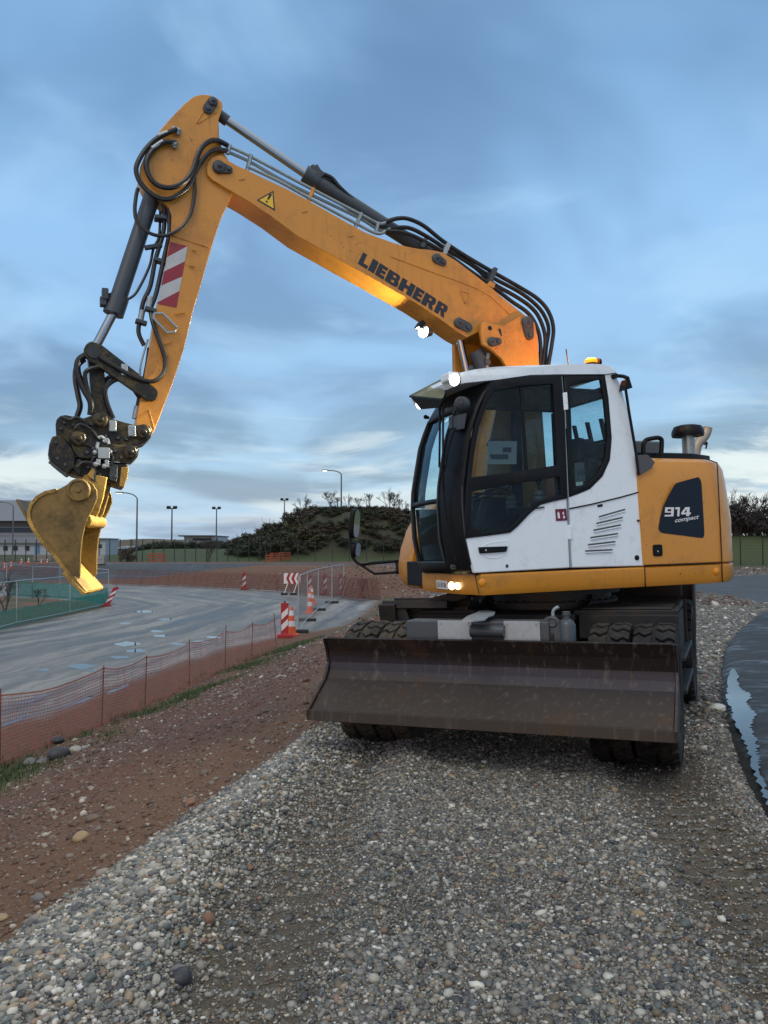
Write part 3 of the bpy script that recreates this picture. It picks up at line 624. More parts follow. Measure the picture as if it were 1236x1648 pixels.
# link arms
def bar(p, q, w0, w1, y0, y1, name, mat, parent=EX, bev=.006):
    a, c = S(*p, y0), S(*q, y0); a[1] = c[1] = y0; d = c - a; d /= np.linalg.norm(d); nn = np.array([-d[2], 0, d[0]]); pts = []
    for k in range(9): th = math.pi / 2 + math.pi * k / 8; pts.append(a + w0 * (d * math.cos(th) + nn * math.sin(th)))
    for k in range(9): th = -math.pi / 2 + math.pi * k / 8; pts.append(c + w1 * (d * math.cos(th) + nn * math.sin(th)))
    b = MB(MS); b.prism(pts, (0, y1 - y0, 0)); return b.build(name, mat, parent, bev)
rk = bar((151, 566), (242, 633), .075, .06, .175, .125, 'rocker_arm', 'coupler_steel'); bar((151, 566), (242, 633), .075, .06, -.175, -.125, 'rocker_arm', 'coupler_steel')
b = MB(MS); b.cyl(S(151, 566, .2), S(151, 566, -.2), .05); b.build('link_pin', 'pin_grey', EX)
b = MB(MS); b.box(S(200, 596, .16), .05, .06, .09); b.build('arm_clamp', 'galvanised', rk, .005)
lk = bar((153, 568), (163, 676), .055, .06, .085, -.085, 'coupling_link', 'coupler_steel')
# ---- quick coupler
CPX = [(89.3, 683), (91, 675), (97, 669), (106, 667.5), (117, 670), (134.6, 673), (146, 669), (155, 664), (168, 663.5), (175, 668), (181, 674), (202, 680), (220, 684.5), (232, 682), (242, 686), (245.5, 694), (243, 704), (234, 712), (218, 717), (224, 722), (222, 735), (214, 742), (200, 738), (180, 733), (152, 733), (135, 733), (122, 728), (110, 715), (100, 707), (90, 696)]
cp = splate(CPX, .15, -.15, 'quick_coupler', ['coupler_steel'], EX, .008)
splate([(113, 708), (118, 697), (130, 694), (146, 700), (168, 712), (190, 716), (213, 716), (222, 724), (221, 735), (212, 743), (180, 742), (150, 738), (128, 738), (118, 726)], .20, .15, 'cover_plate', ['coupler_steel'], cp, .008)
for px, py, r in ((126, 706, .058), (161.5, 676, .056), (230.5, 696, .056), (209.5, 728, .052)): pin(px, py, .205, r, .05, cp, 'pin', 'coupler_steel')
for px, py in ((181, 686), (212, 694)):
    b = MB(MS); b.box(S(px, py, .17), .055, .05, .085); b.build('clamp_block', 'galvanised', cp, .006)
splate([(84, 702), (98, 700), (113, 715), (122, 730), (121, 752), (108, 763), (94, 752), (82, 742), (77, 731), (79, 715)], .17, -.17, 'tilt_housing', ['coupler_steel'], cp, .012)
b = MB(MS); b.poly([p for p in sp([(80, 741), (107, 762), (106, 766), (79, 745)], .172)])
b.tube(sp([(79, 743), (92, 752), (107, 763)], .14), .012); b.build('housing_rib', 'pin_grey', cp)
splate([(112, 735), (150, 736), (170, 742), (206, 745), (205, 756), (200, 785), (192, 783), (176, 778), (155, 774), (134, 768), (112, 762)], .13, -.15, 'tilt_rotator', ['coupler_steel'], cp, .012)
splate([(195, 752), (207, 752), (206, 766), (200, 784), (192, 782)], .16, .12, 'end_bracket', ['lit_bucket_steel'], cp, .006)
b = MB(MS); b.box(S(167, 729.5, .225), .085, .05, .085); b.box(S(158, 744, .22), .03, .04, .05); b.box(S(172, 746, .22), .03, .04, .06)
b.build_each('valve_block', 'galvanised', cp, .006)
b = MB(MS)
for pts in ([(158, 705), (163, 703), (168, 707), (172, 712)], [(166, 711), (173, 707), (175, 715)], [(158, 712), (156, 720), (160, 724)]): b.tube(catmull(sp(pts, .22), 4), .013, 8)
for px, py in ((154, 747), (168, 750), (177, 727), (153, 728)): b.ell(S(px, py, .225), .02, .02, .02)
b.build_each('hose_fitting', 'galvanised', cp)
b = MB(MS)   # bolts, lock pins and small fittings over the coupler
for px, py in ((98, 690), (104, 680), (118, 684), (132, 681), (146, 682), (190, 705), (202, 706), (170, 702), (150, 722), (140, 728), (185, 726), (195, 736), (128, 742), (142, 752), (160, 765), (186, 768), (176, 752), (90, 712), (92, 738), (105, 748)):
    c = S(px, py, .21 if 708 < py < 740 and px > 118 else .165); b.lathe(c, (0, 1, 0), [(0, .02), (.012, .02), (.016, .008), (.016, -.04)], 6)
b.build_each('bolt', 'pin_grey', cp)
for pts, r in (([(120, 690), (128, 683), (140, 687), (150, 695), (158, 706)], .012), ([(112, 700), (120, 712), (140, 716), (152, 722)], .010), ([(146, 748), (150, 738), (156, 734)], .012), ([(178, 748), (182, 738), (178, 728)], .012), ([(124, 752), (134, 744), (148, 746), (156, 750)], .014), ([(100, 672), (112, 676), (122, 672), (136, 678)], .014)):
    b = MB(MS); b.tube(catmull(sp(pts, .215), 5), r, 8); b.build('coupler_hose', 'hose_rubber', cp)
splate([(146, 742), (156, 742), (154, 776), (146, 772)], .20, .12, 'guide_rail', ['pin_grey'], cp, .004); splate([(118, 754), (125, 742), (132, 744), (128, 764)], .19, .12, 'guide_rail', ['coupler_steel'], cp, .004)
splate([(140, 765), (148, 753), (153, 754), (150, 772)], .21, .18, 'lock_tab', ['lit_bucket_steel'], cp, .003)
splate([(176, 744), (190, 748), (188, 776), (176, 772)], .17, .12, 'side_block', ['pin_grey'], cp, .006)
# ---- bucket, turned a little towards the camera on the tilt rotator
Bc = toW(S(110, 850, 0.02)); vd = Bc - EYEP; vd[2] = 0; vd /= np.linalg.norm(vd); rt = np.array([vd[1], -vd[0], 0])
ta = R(-13); e_r = rt * math.cos(ta) + vd * math.sin(ta); e_d = -rt * math.sin(ta) + vd * math.cos(ta)
Mb = np.stack([e_r, e_d, [0, 0, 1.]], 1); Ob = Bc - e_d * .32; BWID = .62
def BK(px, py, d=0.0): return hit(px, py, Mb, Ob, 1, d)
sidepx = [(73, 793), (90.6, 789), (103.6, 782), (116.5, 774.5), (127.8, 770.5), (139, 772), (149, 778.6), (155.5, 789), (156, 802), (150.5, 816), (142.4, 831), (136.5, 846), (132.2, 865), (129.5, 889.4), (129, 915), (128.5, 928),
          (126, 932), (103.6, 915), (87.4, 894), (68, 871.7), (53.4, 850.6), (47.5, 838), (46.5, 826), (50, 812.5), (60, 800.5)]
bk = None
b = MB(Mb, Ob); P = [BK(px, py, 0) for px, py in sidepx]; b.prism(P, (0, .03, 0)); b.prism([p + np.array([0, BWID - .03, 0]) for p in P], (0, .03, 0)); sides = b
shell = [(156, 793), (149, 778.6), (139, 772), (127.8, 770.5), (116.5, 774.5), (103.6, 782), (90.6, 789), (73, 793), (60, 800.5), (50, 812.5), (46.5, 826), (47.5, 838), (53.4, 850.6), (68, 871.7), (87.4, 894), (103.6, 915), (126, 940), (137.5, 953.5)]
Q = [BK(px, py, 0) for px, py in shell[6:]]; n_ = len(Q); nrm = []
b = MB(Mb, Ob); V = []
for i, p in enumerate(Q):
    t = Q[min(i + 1, n_ - 1)] - Q[max(i - 1, 0)]; t /= np.linalg.norm(t); nn = np.array([-t[2], 0, t[0]])
    for y_, o in ((-.012, -.012), (BWID + .012, -.012), (-.012, .012), (BWID + .012, .012)): V.append(np.array([p[0], y_, p[2]]) + nn * o)
F = []
for i in range(n_ - 1):
    for a_, c_ in ((0, 1), (1, 3), (3, 2), (2, 0)): F.append((4 * i + a_, 4 * i + c_, 4 * i + 4 + c_, 4 * i + 4 + a_))
F += [(0, 1, 3, 2), (4 * n_ - 4, 4 * n_ - 3, 4 * n_ - 1, 4 * n_ - 2)]
b.add(V, F, 0, True); bk = b.build('bucket', 'lit_bucket_steel', EX); sides.build_each('side_plate', 'bucket_steel', bk, .005)
# cutting edge, wear strip and the tail blade at the heel
def strip(pxa, pxb, wdt, y0, y1, name, mat):
    a, c = BK(*pxa), BK(*pxb); d = c - a; d /= np.linalg.norm(d); nn = np.array([-d[2], 0, d[0]]) * wdt; b = MB(Mb, Ob)
    b.prism([np.array([q[0], y0, q[2]]) for q in (a, c, c + nn, a + nn)], (0, y1 - y0, 0)); return b.build(name, mat, bk, .004)
strip((104, 920), (138.5, 954), -.026, -.02, BWID + .02, 'cutting_edge', 'lit_bucket_steel'); strip((28.3, 803), (50, 842), -.016, -.01, BWID * .5, 'heel_blade', 'bucket_steel')
b = MB(Mb, Ob); c = BK(127.5, 789); c[1] = -.03
b.lathe(c, (0, -1, 0), [(.085, -.035), (.085, .0), (.078, .008), (.066, .008), (.062, -.002), (.02, -.002), (.016, .012), (0, .012)], 28); b.build('pivot_boss', 'bucket_steel', bk)
b = MB(Mb, Ob)   # hanger ears and cross tube between the sides
for y_ in (.20, .38):
    b.prism([np.array([p[0], y_, p[2]]) for p in [BK(*q, .2) for q in [(120, 792), (136, 764), (152, 764), (172, 768), (166, 800), (158, 826), (146, 842), (128, 830)]]], (0, .035, 0))
c = BK(140, 838, .1); b.cyl((c[0], .02, c[2]), (c[0], BWID - .02, c[2]), .05); b.build_each('hanger', 'lit_bucket_steel', bk, .006)
b = MB(Mb, Ob)
# ---- cab
PROF = [(1.405, 1.445), (1.50, 1.483), (1.68, 1.521), (1.94, 1.53), (2.10, 1.518), (2.23, 1.492), (2.48, 1.44), (2.60, 1.395), (2.714, 1.344), (2.87, 1.245), (2.93, 1.20)]
def xf(z): return float(np.interp(z, [p[0] for p in PROF], [p[1] for p in PROF]))
def front(y, z): return np.array([xf(z) + .065 * (1 - ((y - .76) / .49) ** 2), y, z])
def sdp(pxs, off=0.): return [SD(px, py, off) for px, py in pxs]
wall = [(972, 603), (978, 641.6), (983.7, 705.6), (980.8, 740.6), (969, 767), (949, 787), (914.5, 800.5), (919, 914), (1037, 911), (1029, 794), (1024.8, 729), (1011, 660), (998, 617), (990, 601)]
b = MB(MS); P = sdp(wall); b.prism(P, (0, -.05, 0))
for i, px in enumerate([(964, 832, 1006, 820), (960, 842.6, 1002, 833), (955.5, 853.6, 999, 845), (950.5, 865.5, 994.5, 859), (946.5, 877, 990, 872), (942, 887, 985.5, 885)]): pass
cab = b.build('cab', ['white_paint'], EX, .012)
# roof
top = [(738, 619), (733, 609), (738, 600.5), (760, 595.5), (791, 591.5), (848, 588), (911, 587), (955, 586.5), (974, 588), (988, 594), (991, 601.5), (972, 604), (902, 604.7), (844, 607.6), (790, 614), (767, 616)]
b = MB(MS); P = [S(px, py, 1.17) for px, py in top]
def inset(P, d):
    c = sum(P) / len(P); return [p + (c - p) / np.linalg.norm(c - p) * d * np.array([1, 0, 1]) for p in P]
ys_ = [(1.17, .05), (1.205, .015), (1.215, 0), (1.205, 0)]
r0, r1, r2 = inset(P, .03), P, P
ringsY = [(1.215, inset(P, .035)), (1.20, inset(P, .012)), (1.17, P), (.32, P), (.29, inset(P, .012)), (.275, inset(P, .035))]
V = []; n_ = len(P)
for y_, rr in ringsY: V += [np.array([p[0], y_, p[2]]) for p in rr]
F = [(k * n_ + i, k * n_ + (i + 1) % n_, (k + 1) * n_ + (i + 1) % n_, (k + 1) * n_ + i) for k in range(5) for i in range(n_)] + [tuple(range(n_)), tuple(range(5 * n_, 6 * n_))]
b.add(V, F, 0, True); b.build('roof', 'white_paint', cab, 0, sharp=50)
# grooves on the white flank: engine-bay louvres, panel line
b = MB(MS)
for x0, y0, x1, y1 in [(964, 832, 1006, 820), (960, 842.6, 1002, 833), (955.5, 853.6, 999, 845), (950.5, 865.5, 994.5, 859), (946.5, 877, 990, 872), (942, 887, 985.5, 885)]:
    a, c = SD(x0, y0, .0), SD(x1, y1, .0); up = np.array([0, 0, 1.])
    b.prism([a + up * .008, c + up * .008, c - up * .006, a - up * .006], (0, .0025, 0), 0)
    b.tube([a - up * .012 + np.array([0, .004, 0]), c - up * .012 + np.array([0, .004, 0])], .005, 6, 1)
b.build_each('louvre', ['grey_panel', 'white_paint'], cab)
b = MB(MS); q = sdp([(914.5, 819), (950, 812), (1000, 800), (1028, 792)], .002)
b.tube(q, .006, 6, 0); q = sdp([(919, 913), (917, 880), (914, 800), (911, 730), (908, 680)], .002); b.tube(q, .007, 6, 1)
q = sdp([(903.5, 606), (906, 640), (909, 665), (910, 690)], .006); b.tube(q, .008, 6, 1); b.build_each('panel_seam', ['seam_black', 'pipe_steel'], cab)
b = MB(MS); b.prism(sdp([(906, 632), (913, 631), (915, 659), (908, 660)], .02), (0, -.03, 0)); b.prism(sdp([(915, 845), (920, 844), (921, 868), (916, 868)], .012), (0, -.02, 0)); b.build_each('door_hinge', 'white_paint', cab, .004)
b = MB(MS)
for px, py, r in ((1025, 897.5, .022), (1027, 838, .010)): c = SD(px, py, 0); b.lathe(c, (0, 1, 0), [(0, .014), (r * .6, .014), (r, .004), (r, -.01)], 16)
b.prism(sdp([(962, 812.5), (970, 811), (970, 815), (962, 816)], .003), (0, -.004, 0)); b.build_each('lock_knob', 'black_plastic', cab)
# door: white lower panel + dark window frame
dl = [(750.7, 866), (785, 862), (820.6, 857), (828, 851), (834, 845), (850, 828), (858, 820), (870, 812.5), (890, 806.5), (912.5, 802), (917.5, 914), (764, 922.5), (757, 895)]
b = MB(MS); b.prism(sdp(dl, .004), (0, -.045, 0)); door = b.build('door', 'white_paint', cab, .01)
do = [(790, 613), (778, 641), (765, 676.5), (757, 713), (752, 749), (747.8, 793), (747.5, 830), (749, 866), (785, 861.5), (820, 857), (832, 847), (850, 828), (869, 812), (890, 806), (911, 802), (909, 720), (906, 650), (902, 604), (850, 606.5)]
hu = [(794, 629), (780, 655), (769, 690), (761, 735), (757, 769), (800, 763), (850, 756), (895, 749), (892, 690), (888, 618), (840, 621.5)]
hl = [(758, 791), (756, 830), (758, 850), (785, 856), (815, 851), (826, 843), (843, 825), (862, 808), (885, 800), (902, 796), (899, 767), (850, 775), (800, 784)]
def ringmesh(outer_px, hole_px_list, off, th, name, mat, parent):
    """flat plate with holes, built as a filled curve"""
    cu = bpy.data.curves.new('ring', 'CURVE'); cu.dimensions = '2D'; cu.fill_mode = 'BOTH'
    loops = [sdp(outer_px, off)] + [sdp(h, off) for h in hole_px_list]
    for lp in loops:
        s_ = cu.splines.new('POLY'); s_.points.add(len(lp) - 1); s_.use_cyclic_u = True
        for pt, p in zip(s_.points, lp): pt.co = (p[0], p[2], 0, 1)
    o = bpy.data.objects.new('ring', cu); COL.objects.link(o); dg = bpy.context.evaluated_depsgraph_get(); me = o.evaluated_get(dg).to_mesh()
    V = [np.array([v.co.x, yside(v.co.y) + off, v.co.y]) for v in me.vertices]; F = [tuple(p.vertices) for p in me.polygons]; o.evaluated_get(dg).to_mesh_clear(); bpy.data.objects.remove(o)
    b = MB(MS); b.add(V, F)
    ob = b.build(name, mat, parent); md = ob.modifiers.new('solid', 'SOLIDIFY'); md.thickness = th; md.offset = 0
    md = ob.modifiers.new('bevel', 'BEVEL'); md.width = .006; md.segments = 2; md.limit_method = 'ANGLE'; md.angle_limit = R(50); return ob
wr = MATS['black_plastic']
ringmesh(do, [hu, hl], .0, .03, 'door_frame', 'black_plastic', cab)
def pane(px, off, name, mat='cab_glass', parent=None):
    b = MB(MS); b.poly(sdp(px, off)); return b.build(name, mat, parent or cab)
def grow(px, k):
    c = np.mean(px, 0); return [tuple(c + (np.array(p) - c) * k) for p in px]
pane(grow(hu, 1.02), -.008, 'door_window'); pane(grow(hl, 1.02), -.008, 'door_window')
b = MB(MS); b.prism(sdp([(837, 621), (841.5, 621), (850, 756), (845.5, 757)], .0), (0, -.02, 0)); b.build('window_bar', 'black_plastic', cab, .004)
rw = [(906, 605), (940, 603.5), (972, 603.5), (978, 641.6), (983.3, 705.6), (980.4, 740.6), (968.7, 766.7), (949, 786.6), (930, 795), (914.5, 800), (911, 700)]
rh = [(916, 622), (940, 616), (965, 611), (971, 645), (976, 700), (973, 738), (962, 761), (945, 777), (924, 787), (919, 700)]
ringmesh(rw, [rh], -.008, .03, 'rear_window_frame', 'black_plastic', cab); pane(grow(rh, 1.02), -.012, 'rear_side_window')
b = MB(MS); b.poly(sdp([(924, 745), (940, 744), (942, 774), (926, 776)], -.016)); b.poly(sdp([(926.5, 776), (938, 775), (938.5, 781), (927, 782)], -.016), 1)
b.build('window_sticker', ['grey_panel', 'paper'], cab)
tv, tf = text_mesh('100', .075); c0 = SD(928, 765, -.013); b = MB(MS); b.add([c0 + np.array([-v[0], 0, v[1]]) for v in tv], tf); b.build('speed_mark', 'decal_black', cab)
# sticker, handle recess and handle on the door
b = MB(MS); b.poly(sdp([(893.5, 819.5), (911.5, 818.5), (913, 837.5), (895, 838.5)], .0055)); b.build('sticker', 'decal_maroon', cab)
b = MB(MS)
for pts in ([(897, 826), (898.5, 823), (900.5, 826), (901.5, 834), (898, 834.5)], [(905, 825), (907, 823), (908, 827), (906, 829)], [(906, 831), (908, 829), (909.5, 833), (907, 835.5)]): b.poly(sdp(pts, .007))
b.build_each('sticker_mark', 'decal_white', cab)
b = MB(MS); hp = roundpoly(sdp([(772, 876.5), (817, 870), (819, 876), (811, 897), (778, 899)], .0055), 2); b.poly(hp); b.build('handle_recess', 'seam_black', cab).data.materials[0] = MATS['white_paint']
b = MB(MS); b.tube([p for p in roundpoly(sdp([(772, 876.5), (817, 869.5), (819, 876), (811, 897.5), (778, 899)], .004), 2)] + [roundpoly(sdp([(772, 876.5), (817, 869.5), (819, 876), (811, 897.5), (778, 899)], .004), 2)[0]], .004, 6); b.build('recess_rim', 'white_paint', cab)
b = MB(MS); b.prism(sdp([(771, 880.5), (818, 879), (815.5, 888), (773, 891)], .022), (0, -.02, 0)); hd = b.build('door_handle', 'black_plastic', cab, .006)
b = MB(MS); c = SD(782, 885.5, .023); b.lathe(c, (0, 1, 0), [(0, .004), (.008, .003), (.009, -.002)], 12); b.build('keyhole', 'galvanised', cab)
b = MB(MS); b.lathe(SD(816, 911, .005), (0, 1, 0), [(0, .003), (.012, .003), (.014, 0)], 14); b.tube(sdp([(863, 818), (876, 816)], .012), .006); b.build_each('door_stud', 'pin_grey', cab)
# front: dark frame with two panes
yy = [.27, .30, .345, .45, .60, .75, .87, .925, 1.0, 1.08, 1.16, 1.22, 1.265]
zz = [1.405, 1.45, 1.50, 1.58, 1.70, 1.82, 1.93, 1.965, 2.0, 2.1, 2.23, 2.36, 2.48, 2.60, 2.70, 2.80, 2.90]
def fyz(y, z):
    p = front(y, z); lim = yside(z) - .004
    if y > 1.2: p = front(y, z); p[1] = min(y, lim)
    return p
fr, gu, gl_ = MB(MS), MB(MS), MB(MS)
for i in range(len(yy) - 1):
    for j in range(len(zz) - 1):
        ym, zm = (yy[i] + yy[i + 1]) / 2, (zz[j] + zz[j + 1]) / 2
        q = [fyz(yy[i], zz[j]), fyz(yy[i + 1], zz[j]), fyz(yy[i + 1], zz[j + 1]), fyz(yy[i], zz[j + 1])]
        g = .345 < ym < .925
        if g and 2.0 < zm < 2.70: gu.add([p - np.array([.012, 0, 0]) for p in q], [(0, 1, 2, 3)], 0, True)
        elif g and 1.50 < zm < 1.965: gl_.add([p - np.array([.012, 0, 0]) for p in q], [(0, 1, 2, 3)], 0, True)
        else: fr.add(q, [(0, 1, 2, 3)], 0, True)
def weld(o):
    bm = bmesh.new(); bm.from_mesh(o.data); bmesh.ops.remove_doubles(bm, verts=bm.verts, dist=1e-4); bmesh.ops.recalc_face_normals(bm, faces=bm.faces); bm.to_mesh(o.data); bm.free(); return o
ff = weld(fr.build('front_frame', 'black_plastic', cab)); md = ff.modifiers.new('solid', 'SOLIDIFY'); md.thickness = .03; md.offset = 0
weld(gu.build('windscreen', 'wind_glass', cab)); weld(gl_.build('lower_windscreen', 'wind_glass', cab))
# rubber trims following the frame
b = MB(MS)
for y_, o_ in ((.335, .018), (.935, .018)): b.tube([front(y_, z) + np.array([o_, 0, 0]) for z in np.linspace(1.49, 2.72, 24)], .008, 6)
b.tube([front(y_, 1.49) + np.array([.018, 0, 0]) for y_ in np.linspace(.335, .935, 12)], .008, 6)
b.tube([np.array([xf(z) + .01, 1.262 - .075 * max(0, (z - 1.6) / 1.4), z]) for z in np.linspace(1.42, 2.88, 24)], .007, 6)
b.build_each('window_trim', 'pin_grey', cab)
# right side of the cab: frame and glass; rear wall with window; floor; headliner
b = MB(MS); g = MB(MS)
for (x0, z0, x1, z1) in [(-.02, 1.40, 1.45, 1.95), (-.02, 2.86, 1.22, 2.98)]: b.prism([(x0, .272, z0), (x1, .272, z0), (x1 + (0.05 if z0 < 1.6 else -.06), .272, z1), (x0, .272, z1)], (0, .03, 0))
b.prism([(.42, .272, 1.96), (.52, .272, 1.96), (.50, .272, 2.85), (.40, .272, 2.85)], (0, .03, 0)); b.prism([(-.02, .272, 1.96), (.05, .272, 1.96), (.06, .272, 2.85), (-.02, .272, 2.85)], (0, .03, 0))
b.prism([(xf(z) - .02, .272, z) for z in np.linspace(1.96, 2.85, 8)] + [(xf(z) - .11, .272, z) for z in np.linspace(2.85, 1.96, 8)], (0, .03, 0))
b.build('right_frame', 'black_plastic', cab, .004)
g.poly([(.0, .285, 1.95), (1.49, .285, 1.95), (1.45, .285, 2.3), (1.25, .285, 2.86), (.0, .285, 2.86)]); g.build('right_window', 'wind_glass', cab)
rx_ = lambda z: float(np.interp(z, [1.4, 2.1, 2.6, 3.0], [S(1035, 905, 1.2)[0], S(1027, 765, 1.2)[0], S(1012, 665, 1.2)[0], S(992, 605, 1.2)[0]])) + .03
b = MB(MS)
def rq(y0, y1, z0, z1): b.prism([(rx_(z0), y0, z0), (rx_(z0), y1, z0), (rx_(z1), y1, z1), (rx_(z1), y0, z1)], (.03, 0, 0))
rq(.28, 1.2, 1.41, 2.30); rq(.28, 1.17, 2.86, 2.95); rq(.28, .36, 2.302, 2.858); rq(1.10, 1.17, 2.302, 2.858)

for y_ in (.50, .70, .90): rq(y_, y_ + .03, 2.52, 2.70)
rq(.46, 1.0, 2.50, 2.52); b.build('rear_wall', 'black_plastic', cab)
b = MB(MS); b.poly([(rx_(2.30) + .015, .36, 2.30), (rx_(2.30) + .015, 1.10, 2.30), (rx_(2.86) + .015, 1.10, 2.86), (rx_(2.86) + .015, .36, 2.86)]); b.build('rear_window', 'wind_glass', cab)
b = MB(MS); b.box((.68, .76, 1.40), 1.5, .95, .03); b.build('cab_floor', 'black_plastic', cab, .004); b = MB(MS); b.box((.60, .74, 2.885), 1.2, .86, .03); b.build('headliner', 'black_plastic', cab, .004)
# seat, consoles, monitor, steering column, notice
b = MB(MS); b.box((.42, .77, 1.78), .50, .50, .12); b.box((.17, .77, 2.08), .12, .48, .52, _ry(R(-10))); b.box((.10, .77, 2.44), .10, .30, .16, _ry(R(-10))); b.box((.42, .77, 1.58), .35, .35, .28)
b.box((.46, .49, 1.92), .5, .10, .08); b.box((.46, 1.05, 1.92), .5, .10, .08); st = b.build('driver_seat', 'seat_fabric', cab, .03, 3)
b = MB(MS); b.tube([(1.15, .72, 1.42), (1.12, .72, 1.75), (1.02, .72, 2.02)], .05, 10); b.lathe((1.0, .72, 2.06), (.35, 0, 1), [(.175, -.012), (.19, 0), (.175, .012), (.162, 0), (.175, -.012)], 28); b.box((1.0, .72, 2.055), .30, .035, .02); b.build('steering_column', 'black_plastic', cab)
b = MB(MS); b.box((1.18, .36, 2.18), .05, .10, .26); b.box((.75, .36, 1.80), .5, .12, .5); b.tube([(.68, .53, 1.95), (.71, .53, 2.12)], .018); b.ell((.715, .53, 2.15), .03, .03, .05); b.tube([(.68, 1.03, 1.95), (.71, 1.03, 2.12)], .018); b.ell((.715, 1.03, 2.15), .03, .03, .05); b.build('control_console', 'black_plastic', cab, .006)
b = MB(MS); q = [S(px, py, .66) for px, py in [(785, 710), (832, 710), (831, 747), (786, 747)]]; b.prism(q, (0, -.004, 0)); 
b2 = MB(MS); b2.poly([S(px, py, .664) + np.array([0, .002, 0]) for px, py in [(809, 720), (823, 720), (823, 728), (809, 728)]]); b2.poly([S(px, py, .664) + np.array([0, .002, 0]) for px, py in [(789, 731), (818, 731), (818, 739), (789, 739)]])
b.build('notice_sheet', 'paper', cab); b2.build('notice_print', 'grey_panel', cab)
b = MB(MS); b.box((.20, .77, 2.42), .10, .34, .22, _ry(R(-10))); b.build('headrest', 'seat_fabric', cab, .04, 3)
b = MB(MS); b.tube(catmull([(.60, .45, 2.50), (.70, .45, 2.52), (.85, .42, 2.52)], 4), .014); b.box((.75, .44, 2.54), .16, .03, .05); b.build('radio_bracket', 'grey_panel', cab, .004)
b = MB(MS); b.lathe((.71, 1.03, 1.94), (0, 0, 1), [(.06, 0), (.05, .03), (.055, .045), (.04, .07), (.045, .085), (.025, .12)], 14); b.lathe((.68, .53, 1.94), (0, 0, 1), [(.06, 0), (.05, .03), (.055, .045), (.04, .07), (.045, .085), (.025, .12)], 14); b.build_each('lever_boot', 'grey_panel', cab)
b = MB(MS); b.prism([(1.05, 1.12, 1.62), (1.05, 1.12, 1.72), (.93, 1.12, 1.74), (.93, 1.12, 1.60)], (0, -.03, 0)); b.tube([(.9, 1.14, 1.45), (.88, 1.14, 1.95)], .012); b.build_each('inner_handle', 'grey_panel', cab)
# sun blind over the windscreen, its lamps, roof lamps
def lampdisc(c, ax, r, name, mat, parent, dep=.05):
    b = MB(MS); b.lathe(c, ax, [(0, .006), (r * .9, .004), (r * .96, .0)], 20); l = b.build(name, mat, parent); return l
b = MB(MS); v = [S(660, 638, .30), S(678, 624, .27), S(710, 611, .62), S(738, 613, 1.05), S(716, 652, .98), S(672, 648, .40)]
va = [SX(660, 638, 1.66), SX(709, 612.5, 1.36), SX(722, 620, 1.36), SX(712, 643, 1.66)]
b.prism(va, (.004, 0, .01)); b.build('sun_blind', 'visor_glass', cab)
vb = [SX(660, 638, 1.66), SX(713, 644, 1.66), SX(706, 656, 1.63), SX(677, 658.5, 1.63)]
b = MB(MS); b.prism(vb, (-.02, 0, 0)); b.tube([va[0], va[3]], .01, 6); b.tube([va[0], va[1]], .01, 6); b.build('blind_rim', 'black_plastic', cab)
def lamp(c, aim, r, energy, spot_deg, col, name='work_light', emis='lamp_white', parent=None, depth=.07, blend=.6, size=.05, beam=None):
    """c, aim in upper-structure coordinates; the lens gives off the light"""
    c = np.asarray(c, float); ax = np.asarray(aim, float) - c; ax /= np.linalg.norm(ax)
    b = MB(MS); b.lathe(c, ax, [(0, -depth), (r * .7, -depth), (r * 1.05, -.01), (r * 1.1, .004), (r * .98, .006), (r * .96, 0)], 24)
    h = b.build(name, 'pin_grey' if name != 'headlight' else 'hood_yellow', EX)
    b = MB(MS); b.lathe(c, ax, [(0, .034), (r * .5, .031), (r * .85, .020), (r * 1.0, .009), (r * .9, .0)], 24); b.build('lens', emis, h)
    if energy:
        ld = bpy.data.lights.new('lamp', 'SPOT'); ld.energy = energy; ld.spot_size = R(spot_deg); ld.spot_blend = blend; ld.color = col; ld.shadow_soft_size = size
        lo = bpy.data.objects.new('lamp_beam', ld); COL.objects.link(lo); lo.parent = h
        if beam is not None: ax = np.asarray(beam, float) - c; ax /= np.linalg.norm(ax)
        w = MS @ ax; lo.location = Vector(tuple(MS @ (c + ax * .06))); lo.rotation_euler = Vector(tuple(w)).to_track_quat('-Z', 'Y').to_euler()
    return h
WARM = (1.0, .86, .58)
tipS = S(230, 690, 0); bkS = S(150, 880, 0)
l1 = S(732.5, 611, 1.16); lamp(l1, tuple(l1 + np.array([1.5, .75, -.15])), .050, 260, 44, WARM, beam=S(185, 760, .2))
b = MB(MS); b.box(S(724.5, 608.5, 1.05), .10, .16, .075); b.build('lamp_housing', 'white_paint', cab, .02, 3)
l2 = S(676, 650, .42); lamp(l2, tuple(l2 + np.array([1.5, .1, -.3])), .045, 14, 80, WARM)
# beacon and aerial on the roof
c = S(951.5, 588, .78); b = MB(MS); b.lathe(c - np.array([0, 0, .01]), (0, 0, 1), [(.055, 0), (.05, .03), (0, .03)], 20); bec = b.build('beacon', 'black_plastic', EX)
b = MB(MS); b.lathe(c, (0, 0, 1), [(.045, .02), (.056, .03), (.054, .048), (.036, .062), (0, .066)], 24); b.build('beacon_lens', 'beacon_amber', bec)
b = MB(MS); b.cyl(S(962, 583, .78), S(965, 583, .78), .035, None, 12); b.build('beacon_bracket', 'black_plastic', bec)
pl = bpy.data.lights.new('beacon_glow', 'POINT'); pl.energy = 20; pl.color = (1, .32, .02); pl.shadow_soft_size = .05; po = bpy.data.objects.new('beacon_glow', pl); COL.objects.link(po); po.parent = bec; po.location = Vector(tuple(MS @ (c + np.array([0, 0, .13]))))
b = MB(MS); b.tube([S(915, 587, .6), S(911, 562, .6)], .006, 6); b.build('aerial', 'black_plastic', EX)
